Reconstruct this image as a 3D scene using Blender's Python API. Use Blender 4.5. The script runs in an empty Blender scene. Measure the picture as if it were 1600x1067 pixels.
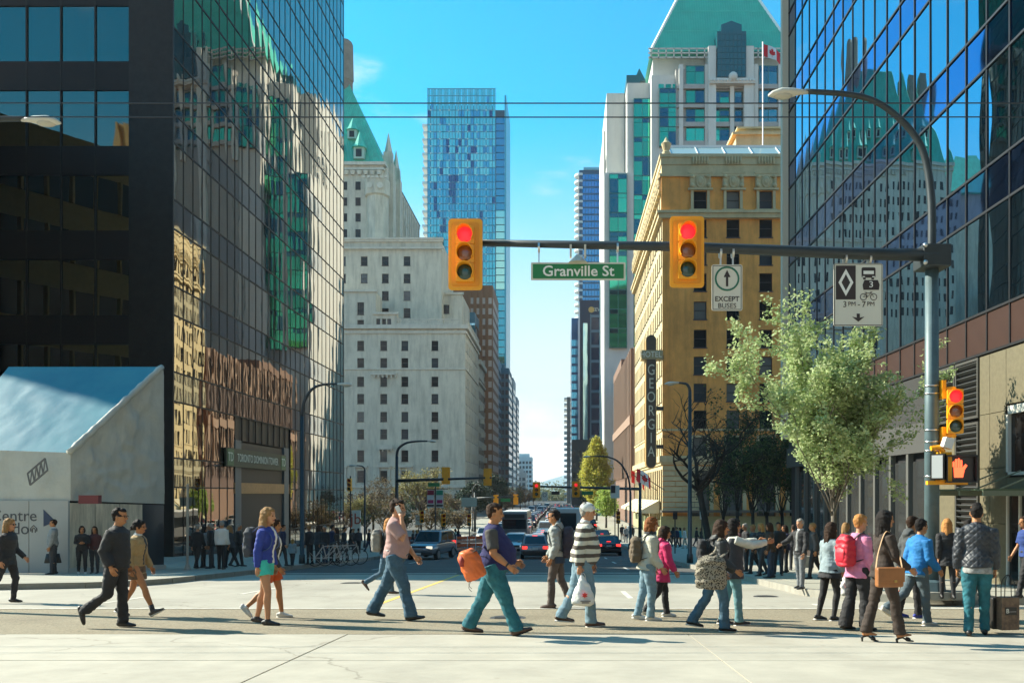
import bpy, bmesh, math, random
import numpy as np
from mathutils import Vector, Matrix, noise
random.seed(7)
sc = bpy.context.scene
C = sc.collection
R = math.radians
V = Vector
# ------------------------------------------------------------ camera
F = 1400.0            # focal length in photo pixels (photo is 1600 wide)
CZ = 1.35
cam = bpy.data.cameras.new('camera'); cam_o = bpy.data.objects.new('camera', cam); C.objects.link(cam_o)
cam.sensor_width = 36; cam.lens = 36 * F / 1600
cam_o.location = (0, 0, CZ); cam_o.rotation_euler = (R(90), 0, 0)
cam.shift_x = -(878 - 800) / 1600; cam.shift_y = (771 - 533.5) / 1600
cam.clip_start = 0.1; cam.clip_end = 9000
sc.camera = cam_o
# ------------------------------------------------------------ light
SUN_EL, SUN_DX, SUN_DY = 34.0, 0.94, -0.342       # horizontal travel direction of the light
w = bpy.data.worlds.new('World'); sc.world = w; w.use_nodes = True
nt = w.node_tree; N = nt.nodes; L = nt.links
bg = N["Background"]; bg.inputs["Strength"].default_value = 0.135
sky = N.new('ShaderNodeTexSky'); sky.sky_type = 'NISHITA'; sky.sun_disc = False
sky.sun_elevation = R(SUN_EL); sky.sun_rotation = math.atan2(-SUN_DX, -SUN_DY)
sky.air_density = 1.0; sky.dust_density = 0.6; sky.ozone_density = 2.0; sky.altitude = 20
tint = N.new('ShaderNodeMix'); tint.data_type = 'RGBA'; tint.blend_type = 'MULTIPLY'; tint.inputs[0].default_value = 1
tint.inputs[7].default_value = (0.10, 0.86, 0.97, 1)
L.new(sky.outputs[0], tint.inputs[6])
tc = N.new('ShaderNodeTexCoord'); mp = N.new('ShaderNodeMapping'); mp.inputs['Scale'].default_value = (1.0, 1.0, 3.2)
mp.inputs['Location'].default_value = (0.25, 0.1, 0.42)
L.new(tc.outputs['Generated'], mp.inputs[0])
nz = N.new('ShaderNodeTexNoise'); nz.inputs['Scale'].default_value = 3.1; nz.inputs['Detail'].default_value = 9; nz.inputs['Roughness'].default_value = .58
L.new(mp.outputs[0], nz.inputs['Vector'])
sep = N.new('ShaderNodeSeparateXYZ'); L.new(tc.outputs['Generated'], sep.inputs[0])
cr = N.new('ShaderNodeMapRange'); cr.inputs[1].default_value = .0; cr.inputs[2].default_value = .30; cr.inputs[3].default_value = .19; cr.inputs[4].default_value = -.02
L.new(sep.outputs[2], cr.inputs[0])
ad = N.new('ShaderNodeMath'); ad.operation = 'ADD'; L.new(nz.outputs[0], ad.inputs[0]); L.new(cr.outputs[0], ad.inputs[1])
rp = N.new('ShaderNodeMapRange'); rp.interpolation_type = 'SMOOTHSTEP'
rp.inputs[1].default_value = .54; rp.inputs[2].default_value = .74; rp.inputs[3].default_value = 0; rp.inputs[4].default_value = .95
L.new(ad.outputs[0], rp.inputs[0])
cl = N.new('ShaderNodeMix'); cl.data_type = 'RGBA'; cl.inputs[7].default_value = (4.0, 4.05, 3.9, 1)
L.new(rp.outputs[0], cl.inputs[0]); hz_ = N.new('ShaderNodeMapRange'); hz_.interpolation_type = 'SMOOTHSTEP'; hz_.inputs[1].default_value = .12; hz_.inputs[2].default_value = .40; hz_.inputs[3].default_value = .9; hz_.inputs[4].default_value = 0
L.new(sep.outputs[2], hz_.inputs[0]); pale = N.new('ShaderNodeMix'); pale.data_type = 'RGBA'; pale.inputs[7].default_value = (3.0, 3.25, 3.15, 1)
L.new(hz_.outputs[0], pale.inputs[0]); L.new(tint.outputs[2], pale.inputs[6]); L.new(pale.outputs[2], cl.inputs[6]); L.new(cl.outputs[2], bg.inputs[0])
sl = bpy.data.lights.new('sun', 'SUN'); sl.energy = 5.0; sl.angle = R(.5); sl.color = (1, .93, .77)
so = bpy.data.objects.new('sun', sl); C.objects.link(so)
so.rotation_euler = V((SUN_DX, SUN_DY, -math.tan(R(SUN_EL)))).to_track_quat('-Z', 'Y').to_euler()
so.location = (-60, 40, 80)
sc.view_settings.view_transform = 'Standard'; sc.view_settings.look = 'None'
sc.view_settings.exposure = 1.18; sc.view_settings.gamma = 1
sc.cycles.max_bounces = 6; sc.cycles.glossy_bounces = 4; sc.cycles.transparent_max_bounces = 6
sc.cycles.caustics_reflective = False; sc.cycles.caustics_refractive = False

# ------------------------------------------------------------ measuring
def gz(y):            # the street falls away from the camera, then levels out
    if y < 50: return -0.048 * y
    if y < 110:
        t = y - 50; return -2.4 - 0.048 * t + 0.0004 * t * t
    return -3.84
def PX(px, y): return (px - 878) / F * y
def PZ(py, y): return CZ + (771 - py) / F * y
def GY(fy, dz=0.0):   # depth at which the near ground is seen at photo row fy
    return F * (CZ - dz) / (fy - 838)

# ------------------------------------------------------------ mesh helpers
class MB:
    def __init__(s, o=(0, 0, 0)): s.v = []; s.f = []; s.o = V(o); s.mi = []; s.cm = 0
    def add(s, vs, fs):
        b = len(s.v); s.v += [V(p) for p in vs]
        for f in fs: s.f.append([b + i for i in f]); s.mi.append(s.cm)
    def quad(s, *p): s.add(p, [list(range(len(p)))])
    def box(s, x0, x1, y0, y1, z0, z1):
        s.add([(x0,y0,z0),(x1,y0,z0),(x1,y1,z0),(x0,y1,z0),(x0,y0,z1),(x1,y0,z1),(x1,y1,z1),(x0,y1,z1)],
              [(3,2,1,0),(4,5,6,7),(0,1,5,4),(1,2,6,5),(2,3,7,6),(3,0,4,7)])
    def obox(s, c, sz, M=None):
        a, b, d = sz[0]/2, sz[1]/2, sz[2]/2
        vs = [V((i*a, j*b, k*d)) for k in (-1, 1) for i, j in ((-1,-1),(1,-1),(1,1),(-1,1))]
        if M is not None: vs = [M @ p for p in vs]
        s.add([V(c) + p for p in vs], [(3,2,1,0),(4,5,6,7),(0,1,5,4),(1,2,6,5),(2,3,7,6),(3,0,4,7)])
    def bar(s, a, b, w, h=None):
        a = V(a); b = V(b); d = b - a; h = h or w
        q = d.to_track_quat('Z', 'Y').to_matrix()
        s.obox((a + b) / 2, (w, h, d.length), q)
    def prism(s, poly, f0, f1):     # poly: 2-D points; f0/f1 map them to 3-D
        n = len(poly); a = [V(f0(*p)) for p in poly]; b = [V(f1(*p)) for p in poly]
        s.add(a + b, [list(range(n))[::-1], [n + i for i in range(n)]] + [(i, (i+1) % n, n + (i+1) % n, n + i) for i in range(n)])
    def loft(s, pts, rad, ref=(0, 1, 0), n=12, pw=1.0):
        pts = [V(p) for p in pts]; m = len(pts); ref = V(ref); vs = []
        for i, p in enumerate(pts):
            t = (pts[min(i+1, m-1)] - pts[max(i-1, 0)])
            t = t.normalized() if t.length > 1e-9 else V((0, 0, 1))
            sd = ref - t * ref.dot(t)
            if sd.length < 1e-4: sd = V((1, 0, 0)) - t * t.x
            sd.normalize(); o = t.cross(sd)
            r = rad[i] if i < len(rad) else rad[-1]
            a, b = (r, r) if not hasattr(r, '__len__') else r
            for k in range(n):
                c_, s_ = math.cos(2*math.pi*k/n), math.sin(2*math.pi*k/n)
                if pw != 1.0:
                    c_ = math.copysign(abs(c_)**pw, c_); s_ = math.copysign(abs(s_)**pw, s_)
                vs.append(p + sd * (a*c_) + o * (b*s_))
        fs = [[i*n + k, i*n + (k+1) % n, (i+1)*n + (k+1) % n, (i+1)*n + k] for i in range(m-1) for k in range(n)]
        fs += [list(range(n))[::-1], [(m-1)*n + k for k in range(n)]]
        s.add(vs, fs)
    def tube(s, pts, r, n=8):
        s.loft(pts, r if hasattr(r, '__len__') else [r]*len(pts), ref=(0.13, 0.27, 0.95), n=n)
    def ball(s, c, r, n=10, m=7):
        c = V(c); r = (r, r, r) if not hasattr(r, '__len__') else r
        pts = []; rad = []
        vs = [c + V((0, 0, -r[2]))]
        for i in range(1, m):
            a = -math.pi/2 + math.pi*i/m
            for k in range(n):
                b = 2*math.pi*k/n
                vs.append(c + V((r[0]*math.cos(a)*math.cos(b), r[1]*math.cos(a)*math.sin(b), r[2]*math.sin(a))))
        vs.append(c + V((0, 0, r[2])))
        fs = [(0, 1 + (k+1) % n, 1 + k) for k in range(n)]
        fs += [(1+i*n+k, 1+i*n+(k+1) % n, 1+(i+1)*n+(k+1) % n, 1+(i+1)*n+k) for i in range(m-2) for k in range(n)]
        e = len(vs) - 1; q = 1 + (m-2)*n
        fs += [(q+k, q+(k+1) % n, e) for k in range(n)]
        s.add(vs, fs)
    def disc(s, c, r, nrm=(0, -1, 0), n=20, th=.02, r2=None):
        nrm = V(nrm).normalized(); c = V(c)
        s.loft([c - nrm*th/2, c + nrm*th/2], [r, r2 or r], ref=(0, 0, 1) if abs(nrm.z) < .9 else (1, 0, 0), n=n)
    def mesh(s, name, smooth=False):
        me = bpy.data.meshes.new(name)
        me.from_pydata([tuple(p - s.o) for p in s.v], [], s.f)
        if any(s.mi): me.polygons.foreach_set('material_index', s.mi)
        if smooth: me.polygons.foreach_set('use_smooth', [True]*len(me.polygons))
        me.update(); return me
    def build(s, name, mat, parent=None, smooth=False, bevel=0):
        o = link(name, s.mesh(name, smooth), mat, parent)
        if bevel:
            b = o.modifiers.new('bevel', 'BEVEL'); b.width = bevel; b.segments = 2; b.limit_method = 'ANGLE'
        return o
def link(name, me, mat=None, parent=None, loc=None, rz=0):
    o = bpy.data.objects.new(name, me); C.objects.link(o)
    if mat is not None and not len(me.materials):
        for m in (mat if isinstance(mat, (list, tuple)) else [mat]): me.materials.append(m)
    if parent is not None: o.parent = parent
    if loc is not None: o.location = loc
    if rz: o.rotation_euler.z = rz
    return o
def tag(o, label=None, cat=None, group=None, kind=None):
    if label: o['label'] = label
    if cat: o['category'] = cat
    if group: o['group'] = group
    if kind: o['kind'] = kind
    return o
def thing(name, label, cat, loc=(0, 0, 0), rz=0, group=None):
    o = bpy.data.objects.new(name, None); C.objects.link(o); o.empty_display_size = .2
    o.location = loc; o.rotation_euler.z = rz
    return tag(o, label, cat, group)
def struct(o): o['kind'] = 'structure'; return o
def stuff(o): o['kind'] = 'stuff'; return o
def setmat(o, m):
    o.material_slots[0].link = 'OBJECT'; o.material_slots[0].material = m
def dup(t, loc, rz=0, label=None, group=None, mats=None, sc_=None, skip=()):
    r = t.copy(); C.objects.link(r); r.location = loc; r.rotation_euler.z = rz
    if sc_: r.scale = (sc_,)*3
    if label: r['label'] = label
    if group: r['group'] = group
    def rec(a, b):
        for ch in a.children:
            k = ch.name.split('.')[0]
            if k in skip: continue
            c = ch.copy(); C.objects.link(c); c.parent = b
            if mats and k in mats: setmat(c, mats[k])
            rec(ch, c)
    rec(t, r); return r

# ------------------------------------------------------------ materials
MATS = {}
def mat(name, col, rough=.7, metal=0, var=0, vscale=3, bump=0, bscale=40, spec=None, emit=None, es=1, alpha=None, obj=True, dirt=0, col2=None, stretch=None, trans=None):
    if name in MATS: return MATS[name]
    m = bpy.data.materials.new(name); m.use_nodes = True; MATS[name] = m
    nt = m.node_tree; N = nt.nodes; L = nt.links; b = N['Principled BSDF']
    c = tuple(col) + (1,)
    b.inputs['Base Color'].default_value = c; b.inputs['Roughness'].default_value = rough; b.inputs['Metallic'].default_value = metal
    if spec is not None: b.inputs['Specular IOR Level'].default_value = spec
    if emit: b.inputs['Emission Color'].default_value = tuple(emit) + (1,); b.inputs['Emission Strength'].default_value = es
    if trans: b.inputs['Transmission Weight'].default_value = trans
    if alpha is not None: b.inputs['Alpha'].default_value = alpha
    co = None
    if var or bump or dirt or col2:
        if obj: t = N.new('ShaderNodeTexCoord'); co = t.outputs['Object']
        else: t = N.new('ShaderNodeNewGeometry'); co = t.outputs['Position']
        if stretch:
            q = N.new('ShaderNodeMapping'); q.inputs['Scale'].default_value = stretch; L.new(co, q.inputs[0]); co = q.outputs[0]
    last = None
    if var or col2:
        n1 = N.new('ShaderNodeTexNoise'); n1.inputs['Scale'].default_value = vscale; n1.inputs['Detail'].default_value = 6; n1.inputs['Roughness'].default_value = .65
        L.new(co, n1.inputs['Vector'])
        r = N.new('ShaderNodeMapRange'); r.inputs[1].default_value = .3; r.inputs[2].default_value = .7
        L.new(n1.outputs[0], r.inputs[0])
        mx = N.new('ShaderNodeMix'); mx.data_type = 'RGBA'
        lo = col2 or tuple(max(0, x*(1-var)) for x in col); hi = col if col2 else tuple(min(1, x*(1+var)) for x in col)
        mx.inputs[6].default_value = tuple(lo) + (1,); mx.inputs[7].default_value = tuple(hi) + (1,)
        L.new(r.outputs[0], mx.inputs[0]); L.new(mx.outputs[2], b.inputs['Base Color']); last = mx.outputs[2]
    if dirt:
        n3 = N.new('ShaderNodeTexNoise'); n3.inputs['Scale'].default_value = .35; n3.inputs['Detail'].default_value = 8; n3.inputs['Roughness'].default_value = .7
        q = N.new('ShaderNodeMapping'); q.inputs['Scale'].default_value = (2.2, 2.2, .35); L.new(co, q.inputs[0]); L.new(q.outputs[0], n3.inputs['Vector'])
        r = N.new('ShaderNodeMapRange'); r.inputs[1].default_value = .45; r.inputs[2].default_value = .75; r.inputs[3].default_value = 0; r.inputs[4].default_value = dirt
        L.new(n3.outputs[0], r.inputs[0])
        mx = N.new('ShaderNodeMix'); mx.data_type = 'RGBA'; mx.inputs[7].default_value = tuple(x*.35 for x in col) + (1,)
        if last: L.new(last, mx.inputs[6])
        else: mx.inputs[6].default_value = c
        L.new(r.outputs[0], mx.inputs[0]); L.new(mx.outputs[2], b.inputs['Base Color'])
    if bump:
        n2 = N.new('ShaderNodeTexNoise'); n2.inputs['Scale'].default_value = bscale; n2.inputs['Detail'].default_value = 5
        L.new(co, n2.inputs['Vector'])
        bp = N.new('ShaderNodeBump'); bp.inputs['Strength'].default_value = min(1, bump); bp.inputs['Distance'].default_value = .02 if bscale > 8 else .05
        L.new(n2.outputs[0], bp.inputs['Height']); L.new(bp.outputs[0], b.inputs['Normal'])
    return m
def mirror(name, col, wave=.02, wscale=.6, rough=.02, var=0):
    """coated facade glass: tinted mirror with the slow ripple of real panes"""
    if name in MATS: return MATS[name]
    m = mat(name, col, rough, 1.0)
    nt = m.node_tree; N = nt.nodes; L = nt.links; b = N['Principled BSDF']
    t = N.new('ShaderNodeNewGeometry'); q = N.new('ShaderNodeMapping'); q.inputs['Scale'].default_value = (1, 1, .45)
    L.new(t.outputs['Position'], q.inputs[0])
    n = N.new('ShaderNodeTexNoise'); n.noise_dimensions = '4D'; n.inputs['Scale'].default_value = wscale; n.inputs['Detail'].default_value = 1.5
    L.new(q.outputs[0], n.inputs['Vector']); oi = N.new('ShaderNodeObjectInfo'); om = N.new('ShaderNodeMath'); om.operation = 'MULTIPLY'; om.inputs[1].default_value = 1.6
    L.new(oi.outputs['Random'], om.inputs[0]); L.new(om.outputs[0], n.inputs['W'])
    bp = N.new('ShaderNodeBump'); bp.inputs['Strength'].default_value = 1; bp.inputs['Distance'].default_value = wave
    L.new(n.outputs[0], bp.inputs['Height']); L.new(bp.outputs[0], b.inputs['Normal'])
    if var:
        o = N.new('ShaderNodeObjectInfo'); r = N.new('ShaderNodeMapRange'); r.inputs[3].default_value = 1-var; r.inputs[4].default_value = 1+var
        L.new(o.outputs['Random'], r.inputs[0]); hs = N.new('ShaderNodeHueSaturation'); hs.inputs['Color'].default_value = tuple(col)+(1,)
        L.new(r.outputs[0], hs.inputs['Value']); L.new(hs.outputs[0], b.inputs['Base Color'])
    return m
def text(mb_o, s, size, loc, rot=(R(90), 0, 0), depth=.004, align='CENTER', sx=1, bold=0):
    """lettering as a mesh (built-in font)"""
    cu = bpy.data.curves.new('lettering', 'FONT'); cu.body = s; cu.size = size; cu.align_x = align; cu.align_y = 'CENTER'; cu.extrude = depth; cu.resolution_u = 3; cu.offset = bold
    o = bpy.data.objects.new('lettering', cu); S2.collection.objects.link(o); S2.view_layers[0].update()
    me = bpy.data.meshes.new_from_object(o.evaluated_get(S2.view_layers[0].depsgraph))
    bpy.data.objects.remove(o); bpy.data.curves.remove(cu)
    M = Matrix.Translation(V(loc)) @ (Matrix.Rotation(rot[2], 4, 'Z') @ Matrix.Rotation(rot[0], 4, 'X')) @ Matrix.Diagonal((sx, 1, 1, 1))
    mb_o.add([M @ v.co for v in me.vertices], [list(p.vertices) for p in me.polygons])
    bpy.data.meshes.remove(me)
S2 = bpy.data.scenes.new('workbench')
def remesh(mb, vox, smooth=2):
    me = mb.mesh('tmp'); o = bpy.data.objects.new('tmp', me); S2.collection.objects.link(o)
    m = o.modifiers.new('r', 'REMESH'); m.mode = 'VOXEL'; m.voxel_size = vox; m.use_smooth_shade = True
    if smooth:
        k = o.modifiers.new('s', 'SMOOTH'); k.iterations = smooth; k.factor = .5
    S2.view_layers[0].update()
    r = bpy.data.meshes.new_from_object(o.evaluated_get(S2.view_layers[0].depsgraph))
    bpy.data.objects.remove(o); bpy.data.meshes.remove(me)
    r.polygons.foreach_set('use_smooth', [True]*len(r.polygons))
    return r
# ============================================================ ground, roads, pavements
def sheet(mb, xs, ys, dz):
    for j in range(len(ys)-1):
        for i in range(len(xs)-1):
            y0, y1 = ys[j], ys[j+1]
            mb.quad((xs[i], y0, gz(y0)+dz), (xs[i+1], y0, gz(y0)+dz), (xs[i+1], y1, gz(y1)+dz), (xs[i], y1, gz(y1)+dz))
def steps(a, b, d):
    n = max(1, int(math.ceil((b-a)/d))); return [a + (b-a)*i/n for i in range(n+1)]
def slabpoly(mb, poly, ztop, h):     # a slab following the slope: poly of (x, y), top raised ztop over the road
    a = [(x, y, gz(y)+ztop) for x, y in poly]; b = [(x, y, gz(y)+ztop-h) for x, y in poly]; n = len(a)
    mb.add(a + b, [list(range(n))] + [(i, n+i, n+(i+1) % n, (i+1) % n) for i in range(n)])
mb = MB(); ys = steps(-80, 50, 26) + steps(50, 110, 3)[1:] + [300, 700, 1500, 3000]
sheet(mb, [-1500, -200, -60, 60, 200, 1500], ys, -.16)
struct(mb.build('ground', mat('earth', (.17, .16, .14), .95, var=.2, vscale=.3, obj=False)))
ASPH = mat('road_asphalt', (.095, .092, .082), .88, var=.22, vscale=.55, bump=.5, bscale=60, obj=False)
CONC = mat('road_concrete', (.40, .37, .30), .85, var=.12, vscale=1.6, bump=.25, bscale=70, obj=False)
LTCON = mat('junction_concrete', (.36, .335, .275), .86, var=.16, vscale=.45, bump=.25, bscale=50, obj=False, stretch=(1, .35, 1))
def weather(m, crack=.6, stain=.35, scale=.22, spots=.5):
    """cracks, oil spots and worn patches laid over a road material's base colour"""
    nt = m.node_tree; N = nt.nodes; L = nt.links; b = N['Principled BSDF']; src = b.inputs['Base Color'].links[0].from_socket
    g = N.new('ShaderNodeNewGeometry'); wn = N.new('ShaderNodeTexNoise'); wn.inputs['Scale'].default_value = .9; wn.inputs['Detail'].default_value = 6; L.new(g.outputs['Position'], wn.inputs['Vector'])
    wv = N.new('ShaderNodeVectorMath'); wv.operation = 'MULTIPLY_ADD'; wv.inputs[1].default_value = (1.4, 1.4, 0); L.new(wn.outputs['Color'], wv.inputs[0]); L.new(g.outputs['Position'], wv.inputs[2])
    vo = N.new('ShaderNodeTexVoronoi'); vo.feature = 'DISTANCE_TO_EDGE'; vo.inputs['Scale'].default_value = scale; L.new(wv.outputs[0], vo.inputs['Vector'])
    def rng(sock, a, b_, c, d): r = N.new('ShaderNodeMapRange'); r.inputs[1].default_value = a; r.inputs[2].default_value = b_; r.inputs[3].default_value = c; r.inputs[4].default_value = d; L.new(sock, r.inputs[0]); return r.outputs[0]
    ck = rng(vo.outputs['Distance'], .0, .0035, crack, 0)
    s1 = N.new('ShaderNodeTexNoise'); s1.inputs['Scale'].default_value = .45; s1.inputs['Detail'].default_value = 9; s1.inputs['Roughness'].default_value = .7; L.new(g.outputs['Position'], s1.inputs['Vector']); st = rng(s1.outputs[0], .48, .72, 0, stain)
    s2 = N.new('ShaderNodeTexVoronoi'); s2.inputs['Scale'].default_value = 1.7; L.new(g.outputs['Position'], s2.inputs['Vector']); sp = rng(s2.outputs['Distance'], .03, .075, spots, 0)
    mx = None
    for f in (st, sp, ck):
        q = N.new('ShaderNodeMix'); q.data_type = 'RGBA'; q.blend_type = 'MULTIPLY'; q.inputs[7].default_value = (.42, .40, .36, 1); L.new(f, q.inputs[0]); L.new(src, q.inputs[6]); src = q.outputs[2]
    L.new(src, b.inputs['Base Color'])
weather(ASPH, .5, .4); weather(CONC, .55, .30, .12, .35); weather(LTCON, .6, .40, .2, .5)
AGG = mat('exposed_aggregate', (.30, .255, .175), .92, var=.38, vscale=28, bump=1, bscale=90, obj=False)
weather(AGG, .4, .45, .3, .3)
PAVE = mat('pavement_concrete', (.33, .315, .255), .86, var=.12, vscale=1.2, bump=.2, bscale=60, obj=False)
KERB = mat('kerb_concrete', (.29, .275, .23), .85, var=.15, vscale=3, obj=False)
mb = MB(); sheet(mb, [-60, -11.3, 5.7, 60], steps(-40, 50, 10) + steps(50, 110, 3)[1:] + [200, 350, 700, 1400], -.02)
road = struct(mb.build('road', ASPH))
# junction surface of pale concrete between the crosswalk and the far kerb
mb = MB(); sheet(mb, [-60, -26, 26, 60], [17.0, 20, 24, 31.9], 0)
struct(mb.build('junction', LTCON))
# nearest lane: cast slabs with open joints (each slab lies free in the road)
xe = [-12.4, -7.7, -2.97, 1.75, 6.47, 11.2, 15.9]; ye = [4.4, 7.1, 9.8, 12.42]
for j in range(3):
    for i in range(6):
        a, b, c, d = xe[i]+.009, xe[i+1]-.009, ye[j]+.009, ye[j+1]-.009
        mb = MB(); z = random.uniform(-.002, .002)
        slabpoly(mb, [(a, c), (b, c), (b, d), (a, d)], z, .1)
        mb.build('concrete_slab', CONC, road)
mb = MB(); sheet(mb, [-60, -12.4], [4.4, 12.42], -.002); sheet(mb, [15.9, 60], [4.4, 12.42], -.002); sheet(mb, [-60, 60], [-30, 4.39], -.002)
struct(mb.build('near_lane', CONC))
# crosswalk band of rough aggregate
mb = MB(); sheet(mb, [-60, 60], [12.43, 14.5, 16.75], .0)
struct(mb.build('crosswalk', AGG))
WPAINT = mat('white_road_paint', (.58, .555, .48), .75, var=.28, vscale=7, obj=False)
YPAINT = mat('yellow_road_paint', (.72, .48, .12), .7, var=.15, vscale=5, obj=False)
mb = MB(); sheet(mb, [-14, 10.5], [16.79, 16.95], .004)
for (x, y0, y1) in ((1.45, 19.6, 22.2), (5.0, 17.6, 18.0), (-7.6, 21, 24), (-9.4, 18.3, 20.0)):
    slabpoly(mb, [(x, y0), (x+.12, y0), (x+.12, y1), (x, y1)], .005, .003)
for k in range(9):
    for x in (-.4, 2.7, -7.9):
        y = 37 + k*9.0; sheet(mb, [x, x+.12], [y, y+1.5, y+3], -.014)
sheet(mb, [-11.2, -3.9], [33.0, 33.4], -.014); sheet(mb, [-3.4, 5.6], [33.6, 34.0], -.014)
struct(mb.build('road_marking', WPAINT))
mb = MB(); sheet(mb, [-3.72, -3.60], [17.6, 24, 31.8], .004); sheet(mb, [-3.72, -3.6], [34, 50, 60, 70, 80, 95, 110], -.014)
struct(mb.build('centre_line', YPAINT))
# iron lids and patches in the road
for (x, y, r) in ((-.9, 14.9, .3), (4.6, 20.2, .28), (-6.1, 26, .33)):
    mb = MB(); mb.loft([(x, y, gz(y)-.03), (x, y, gz(y)+.006)], [r, r], ref=(1, 0, 0), n=20)
    for k in range(-2, 3): mb.box(x-r*.7, x+r*.7, y+k*.09-.015, y+k*.09+.015, gz(y+k*.09)+.006, gz(y+k*.09)+.013)
    tag(mb.build('manhole_cover', mat('iron', (.09, .085, .08), .6, .6), None), 'round iron manhole cover %s' % ('in the crosswalk band' if y < 17 else 'in the pale junction near the right kerb' if x > 0 else 'in the pale junction left of the yellow line'), 'manhole cover')

def arc(cx, cy, r, a0, a1, n=8): return [(cx + r*math.cos(R(a0 + (a1-a0)*i/n)), cy + r*math.sin(R(a0 + (a1-a0)*i/n))) for i in range(n+1)]
# left pavement: corner round the white pavilion, then along the tower
def pavement(edge, inner, name):
    mb = MB()
    # edge: kerb line points; inner: matching points at the back
    for i in range(len(edge)-1):
        a, b = edge[i], edge[i+1]; c, d = inner[i+1], inner[i]
        mb.quad(*[(p[0], p[1], gz(p[1])+.15) for p in (a, b, c, d)])
    struct(mb.build(name, PAVE))
    k = 0
    for i in range(len(edge)-1):
        a, b = V(edge[i]), V(edge[i+1]); ci, di = V(inner[i+1]), V(inner[i])
        na = (di - a).normalized()*.16; nb = (ci - b).normalized()*.16
        ln = (b - a).length; m = max(1, int(ln/1.5))
        if k > 60: m = 1
        for q in range(m):
            e0, e1 = a.lerp(b, q/m + .004), a.lerp(b, (q+1)/m - .004); n0, n1 = na.lerp(nb, q/m), na.lerp(nb, (q+1)/m)
            mb = MB(); pl = [e0, e1, e1 + n1, e0 + n0]
            slabpoly(mb, [tuple(p) for p in pl], .158, .3); o = mb.build('kerbstone', KERB, KP); k += 1
KP = thing('kerb', None, None, (0, 0, 0)); struct(KP)
eL = [(-60, 21.6), (-30, 21.6), (-17, 21.8), (-14.4, 22.6)] + arc(-14.6, 26, 3.3, -60, 0, 6)[1:] + [(-11.1, 32), (-11.1, 40), (-11.1, 50), (-11.1, 70), (-11.1, 90), (-11.1, 110), (-11.1, 230)]
inL = [(-60, 29), (-30, 29), (-20, 29), (-17, 29)] + [(-16.5, 29.3)]*6 + [(-16.4, 32), (-16.4, 40), (-16.4, 50), (-16.4, 70), (-16.4, 90), (-16.4, 110), (-16.4, 230)]
pavement(eL, inL, 'pavement')
eR = [(5.55, 230), (5.55, 110), (5.55, 90), (5.55, 70), (5.55, 50), (5.55, 40), (5.55, 30), (5.55, 24)] + arc(9.0, 21.2, 3.5, 170, 250, 7) + [(12, 17.2), (20, 16.9), (60, 16.9)]
inR = [(11.2, 230), (11.2, 110), (11.2, 90), (11.2, 70), (11.2, 50), (11.2, 40), (11.2, 30), (11.2, 25)] + [(11.2, 24)]*4 + [(11.2, 23)]*4 + [(14, 22), (22, 22), (60, 22)]
pavement(eR, inR, 'pavement')
# paving joints as shallow slabs on the lit right corner
for i in range(5):
    for j in range(5):
        x, y = 6.2 + i*1.0, 19.6 + j*1.15
        if x < 6.7 and y < 22: continue
        mb = MB(); slabpoly(mb, [(x+.006, y+.006), (x+.994, y+.006), (x+.994, y+1.144), (x+.006, y+1.144)], .156 + random.uniform(0, .003), .05)
        mb.build('paving_slab', PAVE, KP)
mb = MB(); sheet(mb, [-80, -16.4], [29, 34, 40, 45, 50, 54, 58, 63, 68, 74, 80, 88, 98, 112], .13); sheet(mb, [11.2, 60], [22, 30, 44], .13)
struct(mb.build('plaza', PAVE))

# ------------------------------------------------------------ mountain far away
mb = MB(); P = []
for i in range(41):
    for j in range(7):
        u = i/40; v = j/6; x = -1500 + 3000*u; y = 4200 + 1500*v
        h = (math.exp(-((u-.57)/.10)**2)*150 + 45 + 25*noise.noise((u*14, 2.1, v*3)))*math.sin(min(1, v*1.6)*math.pi/2)
        P.append((x, y, -30 + h))
mb.add(P, [(i*7+j, i*7+7+j, i*7+8+j, i*7+j+1) for i in range(40) for j in range(6)])
struct(mb.build('mountain', mat('far_forest', (.025, .13, .16), .9, var=.25, vscale=.01, obj=False), None, True))

# ============================================================ facade toolkit
def rot2(rz): return Matrix.Rotation(rz, 3, 'Z')
def facade(t, name, m, loc, rz, Wd, z0, z1, wins, depth=.25, cellmat=None):
    """wall skin with real window openings; local x runs along the wall, outward is -y. loc = left foot (world, z=0)"""
    us = sorted({0, round(Wd, 3)} | {round(q, 3) for a in wins for q in a[:2]}); zs = sorted({z0, z1} | {round(q, 3) for a in wins for q in a[2:4]})
    ui = {u: i for i, u in enumerate(us)}; zi = {z: i for i, z in enumerate(zs)}; hole = set()
    for a in wins:
        for i in range(ui[round(a[0], 3)], ui[round(a[1], 3)]):
            for j in range(zi[round(a[2], 3)], zi[round(a[3], 3)]): hole.add((i, j))
    mb = MB(); vs = [(u, 0, z) for z in zs for u in us]; n = len(us)
    mb.add(vs, [(j*n+i, j*n+i+1, (j+1)*n+i+1, (j+1)*n+i) for i in range(n-1) for j in range(len(zs)-1) if (i, j) not in hole])
    for a in wins:
        u0, u1, w0, w1 = a[:4]; d = depth
        mb.add([(u0,0,w0),(u1,0,w0),(u1,0,w1),(u0,0,w1),(u0,d,w0),(u1,d,w0),(u1,d,w1),(u0,d,w1)],
               [(0,4,5,1),(1,5,6,2),(2,6,7,3),(3,7,4,0)])
    o = mb.build(name, m, t); o.location = V(loc) - t.location; o.rotation_euler.z = rz; return o
WIN = {}
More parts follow.
